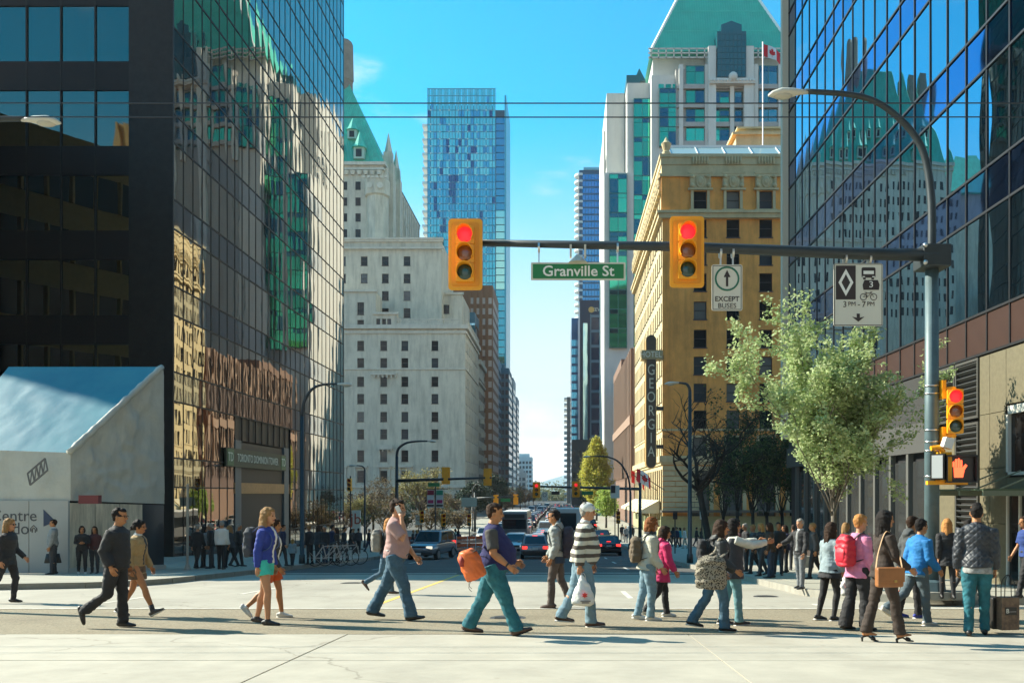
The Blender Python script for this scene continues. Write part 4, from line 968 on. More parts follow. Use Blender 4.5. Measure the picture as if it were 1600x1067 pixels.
stuff(mb.build('slab_anchor', mat('pale_anchor', (.55, .68, .70), .6), BT))
xr = PX(775, D); xe = PX(791, D)
rm = MB(BT.location); rp_ = MB(BT.location); k = 0
while PZ(183, D) - (k+1)*fl > 12:
    z = PZ(183, D) - (k+1)*fl
    (rp_ if 12 < k < 24 else rm).box(xr, xe-.6, D+.02, D+.25, z+.25, z+fl-.1); k += 1
rm.build('pane', BGL[1], BT); rp_.build('pane', BGL[2], BT)
mb = MB(BT.location); mb.box(xe-.7, xe, D-.5, D+29, 10, PZ(150, D)); mb.build('edge_fin', mat('teal_fin', (.05, .30, .38), .3, .4), BT)
for k in range(46):
    z = PZ(196, D) - k*fl
    if z < 30: break
    mb = MB(BT.location); mb.box(x0-2.1 - .8*(k % 2 == 0)*.4, x0+.1, D+1, D+12, z-.12, z+.95); mb.build('balcony', mat('white_balcony', (.68, .70, .68), .6), BT)
mb = MB(BT.location)
for i in range(12): q = x0+1 + i*(x1-x0-1.5)/11; mb.box(q-.06, q+.06, D+.4, D+.55, zt4-7, zt4)
mb.box(x0+1, x1-.5, D+.4, D+.55, zt4-.2, zt4); mb.build('crown_screen', mat('pale_anchor', (.55, .68, .70), .6), BT)

# left street wall beyond the stone hotel, nearest first
BRK = mat('brown_brick', (.30, .135, .06), .8, var=.12, vscale=.4); PNK = mat('pale_pink_panel', (.62, .50, .42), .6)
y0 = 292; xa = PX(770, y0)
t = tower('brown_tower', 'brown and white banded tower left of the street behind the stone hotel', PX(700, y0), xa, y0, y0+26, PZ(446, y0), BRK)
grid(t, PX(733, y0), xa, y0, y0+26, 8, PZ(455, y0), 4, 9, 3.4, PNK, .62, .58)
for k in range(4): mb = MB(t.location); q = PX(733, y0) + k*(xa-PX(733, y0))/4; mb.box(q-.5, q+.5, y0-.5, y0-.07, 4, PZ(447, y0)); mb.build('pier', BRK, t)
y0 = 276; xa = PX(742, y0)
t = tower('blue_glass_block', 'narrow pale blue glass block between the stone hotel and the brown tower', PX(712, y0), xa, y0, y0+14, PZ(488, y0), mat('blue_block_body', (.05, .16, .22), .3))
grid(t, PX(724, y0), xa, y0, y0+14, 6, PZ(490, y0), 3, 5, 3.2, mirror('pale_blue_glass', (.30, .50, .58), .03, .3, .05), .9, .86)
y0 = 271; xa = PX(748, y0)
t = tower('annex_block', 'dark grey stone annex with small balconies right of the stone hotel', PX(722, y0), xa, y0, y0+20, PZ(565, y0), STN, 'building')
grid(t, PX(724, y0), xa, y0, y0+20, 4, PZ(572, y0), 3, 7, 4.2, PANE_D, .4, .55)
mb = MB(t.location); mb.box(PX(721, y0), xa+.8, y0-.8, y0+20, PZ(569, y0), PZ(562, y0)); mb.box(PX(721, y0), xa+.5, y0-.5, y0+20, PZ(598, y0), PZ(595, y0)); mb.build('cornice', STD, t)
for k in range(5): mb = MB(t.location); mb.box(xa, xa+1.1, y0+2+k*3.4, y0+4+k*3.4, PZ(640+k*20, y0), PZ(632+k*20, y0)); mb.build('balcony', STD, t)
fars = [('grey_tower', 'slim grey tower with white bands left of the street', 345, 738, 779, 560, (.36, .37, .37), 5, 3.2),
        ('teal_block', 'slim teal glass tower beside the grey banded one', 360, 770, 795, 575, (.09, .20, .23), 4, 3.2),
        ('stone_block', 'narrow grey stone tower further down the left side', 420, 785, 802, 590, (.36, .36, .34), 4, 3.3),
        ('plain_block', 'plain dark grey apartment block far down the left side', 480, 790, 808, 620, (.20, .23, .24), 4, 3.2),
        ('glass_block', 'pale blue glass block closing the left side of the far street', 620, 800, 831, 714, (.40, .52, .55), 6, 3.2),
        ('low_block', 'low grey block at the far left end of the street', 560, 780, 822, 738, (.30, .32, .32), 6, 3.4)]
for (nm, lb, y0, p0, p1, pt, col, nx, fl) in fars:
    t = tower(nm, lb, PX(p0, y0), PX(p1, y0), y0, y0+22, PZ(pt, y0), mat(nm+'_wall', col, .75, var=.08, vscale=.2))
    grid(t, PX(p0, y0), PX(p1, y0), y0, y0+22, 2, PZ(pt, y0)-1, nx, 6, fl, mat('blue_grey_glass', (.035, .06, .075), .12, spec=.7), .66, .58)
    mb = MB(t.location); mb.box(PX(p0, y0)+2, PX(p1, y0)-2, y0+4, y0+14, PZ(pt, y0), PZ(pt, y0)+2.5); mb.build('plant_room', mat(nm+'_wall', col, .75), t)

# right street wall beyond the tan hotel
y0 = 148; t = tower('bronze_block', 'brown ribbed office block just beyond the tan hotel', GX0, 44, y0, y0+50, PZ(545, 150), mat('bronze_wall', (.20, .12, .085), .7, var=.1, vscale=.5))
mb = MB(t.location); mb.box(GX0-.5, 44, y0+24, y0+50, PZ(545, 150), PZ(530, 150)); mb.build('attic', mat('bronze_wall', (.2, .12, .085), .7), t)
for k in range(16):
    y = y0 + 1 + k*3.1
    for (za, zb3) in ((gz(150)+9, PZ(662, 150)), (PZ(650, 150), PZ(555, 150))):
        p = MB(t.location); p.box(GX0-.05, GX0+.02, y+.5, y+2.3, za, zb3); p.build('pane', PANE_D, t)
    p = MB(t.location); p.box(GX0-.55, GX0-.052, y-.4, y+.4, gz(150)+8, PZ(546, 150)); p.build('rib', mat('bronze_rib', (.32, .21, .15), .6), t)
p = MB(t.location); p.box(GX0-.7, GX0-.06, y0, y0+50, PZ(664, 150), PZ(650, 150)); p.build('spandrel_band', mat('bronze_rib', (.32, .21, .15), .6), t)
y0 = 250
t = tower('grey_office', 'tall grey office tower with narrow windows right of the logo tower', PX(947, y0), PX(986, y0), y0, y0+40, PZ(212, y0), mat('pale_grey_wall', (.42, .43, .42), .7, var=.06, vscale=.3))
grid(t, PX(947, y0), PX(986, y0), y0, y0+40, 6, PZ(226, y0), 4, 10, 4.6, mat('blue_grey_glass', (.035, .06, .075), .12, spec=.7), .92, .62, side='L')
y0 = 300; xa = PX(906, y0); xb = PX(945, y0); zt5 = PZ(469, y0)
t = tower('logo_tower', 'dark navy office tower with a round gold logo high on its corner', xa, xb, y0, y0+40, zt5, mat('navy_wall', (.012, .022, .055), .35))
mb = MB(t.location); mb.disc((PX(924, y0), y0-.1, PZ(484, y0)), 1.0, (0, -1, 0), 20, .2); mb.build('logo', mat('gold_logo', (.70, .42, .12), .45), t)
mb = MB(t.location); text(mb, 'EEW', 1.7, (PX(933.5, y0), y0-.12, PZ(484, y0)), depth=.05); mb.build('lettering', mat('white_sign_letters', (.8, .76, .62), .5), t)
fr_ = MB(t.location); q0, q1 = PX(922, y0), PX(942, y0)
for k in range(9): fr_.box(q0, q1, y0-.25, y0-.003, PZ(492+k*23.5+4, y0), PZ(492+k*23.5, y0))
for q in (q0, q1-.4): fr_.box(q, q+.4, y0-.3, y0-.004, 4, PZ(491, y0))
fr_.build('window_frame', mat('navy_frame', (.16, .22, .26), .5), t)
for k in range(8): 
    p = MB(t.location); p.box(q0+.45, q1-.45, y0-.12, y0-.004, PZ(492+(k+1)*23.5-1, y0), PZ(492+k*23.5+5, y0)); p.build('pane', mat('navy_glass', (.012, .014, .05), .08, spec=.8), t)
p = MB(t.location); p.box(PX(911, y0), PX(918, y0), y0-.2, y0-.005, 6, PZ(505, y0)); p.build('light_strip', mirror('pale_strip_glass', (.45, .65, .66), .05, .25, .06), t)
y0 = 340; t = tower('slim_blue_tower', 'slim blue glass tower at the left edge of the right-hand towers', PX(893, y0), PX(907, y0), y0, y0+40, PZ(497, y0), mat('slim_blue_wall', (.02, .13, .28), .25))
grid(t, PX(893, y0), PX(907, y0), y0, y0+40, 4, PZ(520, y0), 5, 10, 3.3, mirror('slim_blue_glass', (.10, .36, .50), .03, .3, .05), .8, .7, side='L')
y0 = 420; xa, xb = PX(905, y0), PX(943, y0)
t = tower('balcony_tower', 'tall dark blue tower with pale stacked balconies behind the navy logo tower', xa, xb, y0, y0+34, PZ(266, y0), mat('deep_blue_wall', (.015, .07, .14), .25))
grid(t, xa+1.5, xb, y0, y0+34, 20, PZ(268, y0), 7, 6, 3.2, mirror('deep_blue_glass', (.05, .22, .42), .03, .3, .05), .85, .75, side='L')
for k in range(36):
    z = PZ(274, y0) - k*3.2; mb = MB(t.location); mb.loft([(xa+.4, y0+3, z), (xa+.4, y0+3, z+1.0)], [(2.6, 3.6), (2.6, 3.6)], ref=(1, 0, 0), n=10); mb.build('balcony', mat('white_balcony', (.68, .70, .68), .6), t)
mb = MB(t.location); mb.box(xa+2, xb+.3, y0-.4, y0+30, PZ(266, y0), PZ(262, y0)); mb.build('roof_slab', mat('teal_slab', (.15, .42, .52), .5), t)
y0 = 480; t = tower('balcony_block', 'far pale balcony block lowest on the right edge of the sky gap', PX(886, y0), PX(896, y0), y0, y0+30, PZ(620, y0), mat('far_brown_wall', (.17, .14, .12), .8))
for k in range(20): mb = MB(t.location); z = PZ(624, y0) - k*3; mb.box(PX(885, y0)-1.2, PX(885, y0)+.3, y0+1, y0+12, z, z+1.1); mb.build('balcony', mat('white_balcony', (.68, .7, .68), .6), t)
y0 = 300; t = tower('dark_block', 'dark brown block behind the yellow-green street tree', PX(893, y0), PX(930, y0), y0-12, y0-.5, PZ(690, y0), mat('far_brown_wall', (.17, .14, .12), .8), 'building')
grid(t, PX(893, y0), PX(930, y0), y0-12, y0-.5, 2, PZ(692, y0), 5, 4, 3.5, PANE_D, .5, .5, side='L')

# behind us: two offices mirrored in the black tower, a dark one added against skylight
t = tower('ochre_office', 'ochre office building behind the viewer, seen mirrored in the black tower front', -74, -30, -75, -38, 62, mat('ochre_wall', (.62, .36, .14), .8, var=.1))
for k in range(11):
    mb = MB(t.location); mb.box(-74, -29.9, -38.02, -37.6, 2+k*4.2, 4+k*4.2); mb.build('spandrel_band', mat('ochre_band', (.55, .34, .15), .7), t)
for k in range(28): mb = MB(t.location); q = -74 + k*1.5; mb.box(q, q+.5, -38.02, -37.4, 0, 62); mb.build('fin', mat('ochre_wall', (.45, .27, .11), .8), t)
t = tower('dark_office', 'added dark office tower behind the viewer, unseen, blocking skylight on the right', 13.5, 62, -75, 0, 95, mat('dark_office_wall', (.10, .09, .075), .6))
for k in range(22): mb = MB(t.location); mb.box(13.4, 62, -.05, .12, 4+k*4.1, 6.2+k*4.1); mb.build('window_band', PANE_M, t)
t = tower('cream_office', 'cream office building behind the viewer, seen mirrored beside the ochre one', -100, -76, -70, -30, 22, mat('cream_wall', (.42, .36, .26), .8))
for k in range(10): mb = MB(t.location); q = -99 + k*2.4; mb.box(q, q+1.2, -30.02, -29.9, 3, 20); mb.build('pane', PANE_D, t)
# ============================================================ signals, poles, lamps, signs
POLE = mat('dark_pole_paint', (.035, .045, .05), .45, .2, var=.15, vscale=5)
POLT = mat('teal_pole_paint', (.085, .135, .15), .5, .1, var=.2, vscale=4, dirt=.4)
YEL = mat('signal_yellow', (.93, .40, .012), .42, var=.06, vscale=3)
STEEL = mat('steel', (.6, .6, .58), .3, 1)
RED_ON = mat('red_lens_lit', (.8, .02, .03), .3, emit=(1, .025, .04), es=.38)
AMB = mat('amber_lens_off', (.20, .07, .015), .12, spec=.8); GRN = mat('green_lens_off', (.01, .05, .035), .12, spec=.8)
LAMPW = mat('lamp_housing', (.62, .60, .52), .45, dirt=.3); BLKP = mat('black_plastic', (.015, .015, .016), .45)
WSIGN = mat('white_sign_face', (.70, .69, .60), .55, dirt=.15); INKS = mat('black_sign_print', (.035, .025, .025), .5)
def rrect(w, h, r, n=5):
    p = []
    for cx_, cy_, a0 in ((w/2-r, h/2-r, 0), (-w/2+r, h/2-r, 90), (-w/2+r, -h/2+r, 180), (w/2-r, -h/2+r, 270)):
        p += [(cx_ + r*math.cos(R(a0+90*i/n)), cy_ + r*math.sin(R(a0+90*i/n))) for i in range(n+1)]
    return p
def signal(label, x, y, z, rz=0, board=True, s=1.0, lit=0, group='traffic signals with red lit', proto=[]):
    """three-lens head centred at (x, y, z), facing local -y"""
    t = thing('traffic_signal', label, 'traffic light', (x, y, z), rz, group)
    t.scale = (s,)*3
    def b(n, m, mm, par=t, sm=False): return link(n, m.mesh(n, sm), mm, par)
    if board:
        m = MB(); m.prism(rrect(.66, 1.38, .07)[::-1], lambda u, v: (u, .03, v), lambda u, v: (u, .05, v)); b('backboard', m, YEL)
        m = MB(); m.prism(rrect(.54, 1.22, .05)[::-1], lambda u, v: (u, .012, v), lambda u, v: (u, .032, v)); b('backboard_rim', m, mat('signal_yellow_deep', (.82, .31, .010), .5))
    for k in range(3):
        zc = .36 - k*.36
        m = MB(); m.prism(rrect(.36, .352, .03)[::-1], lambda u, v: (u, -.06, zc+v), lambda u, v: (u, .16, zc+v)); h = b('housing', m, YEL)
        m = MB(); m.ball((0, -.06, zc), (.148, .035, .148), 18, 10); b('lens', m, (RED_ON if lit == k else AMB if k == 1 else GRN if k == 2 else mat('red_lens_off', (.16, .01, .01), .15)), h, True)
        m = MB(); q = []      # hood: open tunnel over the lens
        n = 16
        for i in range(n+1):
            a = R(-35 + 250*i/n); dep = .10 + .13*max(0, math.sin(a))
            for rr_, yy in ((.165, -.055), (.165, -.055-dep), (.150, -.055-dep), (.150, -.055)): q.append((rr_*math.cos(a), yy, zc + rr_*math.sin(a)))
        m.add(q, [(i*4+j, i*4+(j+1) % 4, i*4+4+(j+1) % 4, i*4+4+j) for i in range(n) for j in range(4)] + [(0, 1, 2, 3), (n*4+3, n*4+2, n*4+1, n*4)])
        b('visor', m, YEL, h)
    return t
YP = 17.7
px_, gpz = PX(1456, YP), gz(YP) + .15
SP = thing('signal_pole', 'teal-grey signal pole with long mast arm and curved lamp arm on the right corner', 'signal pole', (px_, YP, gpz))
mb = MB(SP.location); mb.loft([(px_, YP, gpz), (px_, YP, PZ(388, YP))], [.145, .125], ref=(1, 0, 0), n=16); mb.build('pole', POLT, SP, True)
mb = MB(SP.location); mb.loft([(px_, YP, gpz), (px_, YP, gpz+.32), (px_, YP, gpz+.36)], [.30, .26, .17], ref=(1, 0, 0), n=8); mb.build('base_casting', POLT, SP)
zarm0, zarm1 = PZ(404, YP), PZ(384, YP); xarm = PX(704, YP-.05)
mb = MB(SP.location); mb.loft([(px_, YP-.24, zarm0), (px_-1.5, YP-.24, zarm0+.03), (px_-5, YP-.24, (zarm0+zarm1)/2+.04), (xarm, YP-.24, zarm1)], [.125, .118, .095, .06], ref=(0, 0, 1), n=12); mb.build('mast_arm', POLE, SP, True)
mb = MB(SP.location); mb.box(px_-.30, px_+.24, YP-.36, YP+.2, zarm0-.23, zarm0+.2); mb.build('arm_bracket', POLE, SP, bevel=.02)
for dx in (-.28, ):
    for dz in (-.17, .16): mb = MB(SP.location); mb.ball((px_+dx, YP-.38, zarm0+dz), .05, 8, 6); mb.build('bolt', STEEL, SP, True)
def lamp_arm(t, pts, r0, r1):
    mb = MB(t.location); P_ = []
    for i in range(len(pts)-1):      # Catmull-Rom through the points
        p0, p1, p2, p3 = [V(pts[max(0, min(len(pts)-1, i+k))]) for k in (-1, 0, 1, 2)]
        for j in range(5):
            s = j/5; P_.append(.5*((2*p1) + (p2-p0)*s + (2*p0-5*p1+4*p2-p3)*s*s + (3*p1-p0-3*p2+p3)*s**3))
    P_.append(V(pts[-1])); n = len(P_); mb.tube(P_, [r0 + (r1-r0)*i/(n-1) for i in range(n)], 10); return mb.build('lamp_arm', POLE, t, True)
def luminaire(t, tip, d, s=1.0):
    """cobra-head lamp at the end of an arm; d = outward direction (x sign)"""
    x, y, z = tip; mb = MB(t.location)
    mb.loft([(x - d*.08*s, y, z), (x + d*.08*s, y, z), (x + d*.2*s, y, z-.01*s), (x + d*.45*s, y, z-.02*s), (x + d*.62*s, y, z-.045*s), (x + d*.70*s, y, z-.07*s)],
            [(.045*s, .045*s), (.06*s, .055*s), (.11*s, .075*s), (.15*s, .085*s), (.11*s, .055*s), (.03*s, .02*s)], ref=(0, 1, 0), n=14)
    h = mb.build('lamp_head', LAMPW, t, True)
    mb = MB(t.location); mb.ball((x + d*.42*s, y, z-.075*s), (.2*s, .12*s, .07*s), 12, 8); mb.build('lamp_lens', mat('lamp_glass', (.5, .48, .4), .25), h, True)
lamp_arm(SP, [(px_, YP, PZ(395, YP)), (px_-.02, YP, PZ(300, YP)), (px_-.22, YP, PZ(228, YP)), (px_-.75, YP, PZ(178, YP)), (px_-1.4, YP, PZ(151, YP)), (PX(1258, YP), YP, PZ(143, YP))], .085, .05)
luminaire(SP, (PX(1256, YP), YP, PZ(144, YP)), -1)
for zz in (603, 615, 672, 690, 704, 744):
    mb = MB(SP.location); mb.loft([(px_, YP, PZ(zz, YP)-.012), (px_, YP, PZ(zz, YP)+.012)], [.15, .15], ref=(1, 0, 0), n=16); mb.build('strap', STEEL, SP, True)
ys = YP - .42
signal('yellow traffic signal with red lit at the far tip of the mast arm', PX(726, ys-.1), ys, PZ(397, ys))
signal('yellow traffic signal with red lit above the EXCEPT BUSES sign', PX(1075, ys-.1), ys, PZ(393, ys))
s3 = signal('boardless yellow signal with red lit bracketed to the side of the corner pole', PX(1496, ys), ys+.1, PZ(642, ys), R(-14), board=False, s=.80)
mb = MB(s3.location); a = V((px_+.1, YP-.1, PZ(606, ys)));
for zz in (606, 680):
    mb = MB(SP.location); mb.tube([(px_+.16, YP-.1, PZ(zz, ys)), (px_+.34, YP-.2, PZ(zz, ys)+.02), (s3.location.x, s3.location.y+.05, PZ(zz, ys))], .045, 8); mb.build('bracket', YEL, SP)
    mb = MB(SP.location); mb.box(px_+.12, px_+.2, YP-.2, YP+.0, PZ(zz, ys)-.18, PZ(zz, ys)+.18); mb.build('bracket_plate', YEL, SP)
# pedestrian signal cluster under it
yq = YP - .35
PS = thing('pedestrian_signal', 'black pedestrian signal showing a red raised hand on the corner pole', 'pedestrian signal', (PX(1500, yq), yq, PZ(732, yq)), R(-10), 'pedestrian signals')
mb = MB(); mb.box(-.26, .26, 0, .26, -.25, .25); mb.box(-.28, .28, -.17, 0, .23, .26); mb.box(-.28, -.26, -.17, 0, -.25, .25); mb.box(.26, .28, -.17, 0, -.25, .25); mb.box(-.28, .28, -.17, 0, -.27, -.25); mb.build('case', BLKP, PS)
mb = MB(); mb.box(-.25, .25, -.012, -.002, -.23, .23); mb.build('screen', mat('signal_screen', (.02, .012, .012), .2), PS)
mb = MB(); mb.prism([(-.09, -.17), (.07, -.17), (.10, -.02), (.15, .06), (.115, .09), (.065, .03), (-.10, .03)], lambda u, v: (u-.02, -.02, v), lambda u, v: (u-.02, -.014, v))
for k, (u, h) in enumerate(((-.095, .13), (-.05, .18), (-.003, .19), (.042, .16))): mb.prism(rrect(.038, h-.02, .018), lambda a, b: (u-.005+a-.02, -.02, .02+h/2+b), lambda a, b: (u-.005+a-.02, -.014, .02+h/2+b))
mb.build('hand_symbol', mat('hand_lit', (.9, .1, .05), .4, emit=(1, .09, .03), es=1.5), PS)
P2 = thing('pedestrian_signal', 'pedestrian signal with its blank white screen turned left on the corner pole', 'pedestrian signal', (PX(1463, yq), yq-.05, PZ(729, yq)), R(-35), 'pedestrian signals')
mb = MB(); mb.box(-.13, .13, 0, .26, -.25, .25); mb.build('case', BLKP, P2)
mb = MB(); mb.box(-.10, .10, -.02, -.003, -.22, .22); mb.build('screen', mat('pale_screen', (.60, .62, .62), .4), P2)
mb = MB(SP.location); q = PX(1478, yq); mb.box(q-.11, q+.11, yq-.02, yq+.24, PZ(752, yq), PZ(706, yq)); mb.box(q-.33, q+.45, yq+.05, yq+.15, PZ(757, yq), PZ(751, yq)); mb.tube([(q-.25, yq+.1, PZ(700, yq)), (q-.1, yq+.1, PZ(698, yq)), (q, yq+.1, PZ(706, yq))], .05, 8); mb.build('signal_bracket', YEL, SP)
mb = MB(SP.location); q = PX(1482, yq); mb.obox((q, yq+.05, PZ(692, yq)), (.17, .17, .20), Matrix.Rotation(R(18), 3, 'Y')); mb.build('sensor_box', mat('white_metal', (.75, .75, .72), .4), SP)
mb = MB(SP.location); mb.box(px_-.35, px_+.75, YP-.35, YP+.35, gpz-.02, gpz+.14); mb.build('concrete_footing', KERB, SP, bevel=.02)
# signs hung from the arm
def plate(t, x, z, y, w, h, m, r=.03, nm='plate', th=.012):
    mb = MB(t.location); mb.prism(rrect(w, h, r)[::-1], lambda u, v: (x+u, y, z+v), lambda u, v: (x+u, y+th, z+v)); return mb.build(nm, m, t)
def hangers(t, xs, y, z0, z1):
    for x in xs:
        mb = MB(t.location); mb.box(x-.015, x+.015, y+.02, y+.05, z0-.05, z1); mb.loft([(x-.02, YP-.24, z1+.0), (x+.02, YP-.24, z1+.0)], [.11, .11], ref=(0, 0, 1), n=12); mb.build('hanger', STEEL, t)
yg = YP - .3
gx, gz_ = PX(903.5, yg), PZ(424, yg)
GS = thing('street_sign', 'green GRANVILLE street name plate hanging from the mast arm'.replace('GRANVILLE', 'Granville St'), 'street sign', (gx, yg, gz_))
plate(GS, gx, gz_, yg, 148*yg/F, 28*yg/F, mat('white_sign_face', (.7, .69, .6), .55), .02, 'border'); plate(GS, gx, gz_, yg-.006, 142*yg/F, 22.5*yg/F, mat('sign_green', (.012, .20, .065), .5), .015, 'face')
mb = MB(GS.location); text(mb, 'Granville St', .285, (gx, yg-.012, gz_-.005), depth=.003, sx=1.04, bold=.004); mb.build('lettering', mat('bright_sign_letters', (.85, .85, .8), .5), GS)
hangers(GS, (PX(842, yg), PX(965, yg)), yg, PZ(410, yg), PZ(386, yg))
mb = MB(GS.location); q = PX(903, yg); mb.loft([(q, yg, PZ(411, yg)), (q, yg, PZ(405, yg)), (q, yg, PZ(398, yg))], [.2, .12, .03], ref=(1, 0, 0), n=10); mb.box(q-.16, q-.12, yg-.05, yg+.1, PZ(402, yg), PZ(383, yg)); mb.box(q+.12, q+.16, yg-.05, yg+.1, PZ(402, yg), PZ(383, yg)); mb.build('bracket_cap', LAMPW, GS)
bx, bz_ = PX(1136, yg), PZ(449.5, yg)
BS = thing('regulatory_sign', 'white straight-ahead arrow sign reading EXCEPT BUSES under the mast arm', 'road sign', (bx, yg, bz_))
wB, hB = 48*yg/F, 72*yg/F
plate(BS, bx, bz_, yg, wB, hB, WSIGN, .04); 
def frame(t, x, z, y, w, h, b, m, inset=.012):
    mb = MB(t.location); w -= 2*inset; h -= 2*inset
    for q in ((-w/2, w/2, h/2-b, h/2), (-w/2, w/2, -h/2, -h/2+b), (-w/2, -w/2+b, -h/2+b, h/2-b), (w/2-b, w/2, -h/2+b, h/2-b)): mb.box(x+q[0], x+q[1], y-.004, y-.001, z+q[2], z+q[3])
    return mb.build('border_line', m, t)
frame(BS, bx, bz_, yg, wB, hB, .010, INKS, .02)
def ring(t, c, r0, r1, m, nm='ring', n=28):
    mb = MB(t.location); vs = []
    for i in range(n):
        a = 2*math.pi*i/n
        for rr_, yy in ((r0, 0), (r1, 0), (r1, .006), (r0, .006)): vs.append((c[0]+rr_*math.cos(a), c[1]+yy, c[2]+rr_*math.sin(a)))
    mb.add(vs, [(i*4+j, ((i+1) % n)*4+j, ((i+1) % n)*4+(j+1) % 4, i*4+(j+1) % 4) for i in range(n) for j in range(4)]); return mb.build(nm, m, t)
cz = PZ(435.5, yg); ring(BS, (bx, yg-.008, cz), .205, .24, mat('sign_ring_green', (.02, .16, .10), .5))
mb = MB(BS.location); mb.prism([(-.022, -.15), (.022, -.15), (.022, .03), (.066, .03), (0, .17), (-.066, .03), (-.022, .03)][::-1], lambda u, v: (bx+u, yg-.007, cz+v), lambda u, v: (bx+u, yg-.001, cz+v)); mb.build('arrow', INKS, BS)
mb = MB(BS.location); text(mb, 'EXCEPT', .135, (bx, yg-.005, PZ(467.5, yg)), depth=.002, bold=.002); text(mb, 'BUSES', .135, (bx, yg-.005, PZ(478, yg)), depth=.002); mb.build('lettering', INKS, BS)
hangers(BS, (bx-.12, bx+.12), yg, PZ(414, yg), PZ(394, yg))
hx_, hz_ = PX(1341, yg), PZ(460.5, yg); wH, hH = 77*yg/F, 98*yg/F
HS = thing('lane_sign', 'large white bus and cycle lane sign reading 3PM-7PM with a diamond panel', 'road sign', (hx_, yg, hz_))
plate(HS, hx_, hz_, yg, wH, hH, WSIGN, .04); frame(HS, hx_, hz_, yg, wH, hH, .012, INKS, .012)
qx = lambda p: PX(p, yg); qz = lambda p: PZ(p, yg)
mb = MB(HS.location); mb.box(qx(1306), qx(1337), yg-.004, yg-.001, qz(468), qz(415)); mb.build('diamond_panel', INKS, HS)
mb = MB(HS.location); c, e = qx(1321.5), qz(441.5)
def rhomb(w_, h_): return [V((c, 0, e+h_)), V((c+w_, 0, e)), V((c, 0, e-h_)), V((c-w_, 0, e))]
o_, i_ = rhomb(.145, .265), rhomb(.085, .16)
for k in range(4): mb.add([o_[k]+V((0, yg-.009, 0)), o_[(k+1) % 4]+V((0, yg-.009, 0)), i_[(k+1) % 4]+V((0, yg-.009, 0)), i_[k]+V((0, yg-.009, 0))], [(3, 2, 1, 0)])
mb.build('diamond', mat('bright_sign_letters', (.85, .85, .8), .5), HS)
mb = MB(HS.location)      # bus, car with 3, bicycle
mb.prism([(p[0]+qx(1357), p[1]+qz(426)) for p in rrect(.27, .2, .03)][::-1], lambda u, v: (u, yg-.006, v), lambda u, v: (u, yg-.001, v))
for s_ in (-1, 1): mb.box(qx(1357)+s_*.08-.025, qx(1357)+s_*.08+.025, yg-.006, yg-.001, qz(426)-.135, qz(426)-.1)
mb.prism([(qx(1361)+u, qz(445)+v) for u, v in ((-.15, -.1), (-.165, .0), (-.13, .09), (.13, .09), (.165, .0), (.15, -.1))][::-1], lambda u, v: (u, yg-.006, v), lambda u, v: (u, yg-.001, v))
mb.build('vehicle_symbol', INKS, HS)
mb = MB(HS.location); mb.box(qx(1357)-.10, qx(1357)+.10, yg-.012, yg-.007, qz(427)-.02, qz(427)+.045); mb.box(qx(1357)-.12, qx(1357)-.07, yg-.012, yg-.007, qz(427)-.08, qz(427)-.06); mb.box(qx(1357)+.07, qx(1357)+.12, yg-.012, yg-.007, qz(427)-.08, qz(427)-.06)
text(mb, '3', .17, (qx(1361), yg-.012, qz(445)), depth=.003, sx=1.15); mb.build('symbol_cutout', mat('bright_sign_letters', (.85, .85, .8), .5), HS)
for s_ in (-1, 1): ring(HS, (qx(1357)+s_*.10, yg-.005, qz(464)), .055, .068, INKS, 'wheel_symbol', 16)
mb = MB(HS.location); bpt = [(-.10, 0), (-.03, 0), (.045, .075), (.1, 0)]
for a, b in (((-.1, 0), (-.05, .075)), ((-.05, .075), (.045, .075)), ((-.02, 0), (.045, .075)), ((-.02, 0), (-.055, .09)), ((.1, 0), (.04, .1)), ((-.1, 0), (-.02, 0)), ((.04, .1), (.075, .1)), ((-.08, .09), (-.03, .09))):
    mb.bar((qx(1357)+a[0], yg-.004, qz(464)+a[1]), (qx(1357)+b[0], yg-.004, qz(464)+b[1]), .012, .006)
mb.build('bicycle_symbol', INKS, HS)
mb = MB(HS.location); text(mb, '3', .165, (qx(1320), yg-.005, qz(476)), depth=.002); text(mb, 'PM', .12, (qx(1331), yg-.005, qz(475.2)), depth=.002); text(mb, '-', .16, (qx(1342), yg-.005, qz(475.5)), depth=.002); text(mb, '7', .165, (qx(1349.5), yg-.005, qz(476)), depth=.002); text(mb, 'PM', .12, (qx(1360.5), yg-.005, qz(475.2)), depth=.002); mb.build('lettering', INKS, HS)
mb = MB(HS.location); mb.prism([(u*.12, v*.085) for u, v in ((-.25, 1), (.25, 1), (.25, .1), (1, .3), (.25, -.55), (0, -.85), (-.25, -.55), (-1, .3), (-.25, .1))][::-1], lambda u, v: (qx(1341)+u, yg-.006, qz(497)+v), lambda u, v: (qx(1341)+u, yg-.001, qz(497)+v)); mb.build('arrow', INKS, HS)
hangers(HS, (qx(1322), qx(1360)), yg, qz(412), qz(403))

# overhead trolley wires
WIRE = mat('trolley_wire', (.03, .035, .045), .5)
for py_, yw, lab in ((156, 14.6, 'upper'), (178, 15.2, 'lower')):
    pts = [(x, yw, PZ(py_, yw) - .12*(1-(x/30)**2)*.5 + (.06 if x < 0 else 0)*0) for x in range(-30, 31, 3)]
    mb = MB((0, yw, 5)); mb.tube(pts, .011, 6); o = mb.build('overhead_wire', WIRE, None); o.location = (0, yw, 5)
    tag(o, '%s of the two dark overhead wires strung across the street' % lab, 'overhead wire', 'overhead wires')
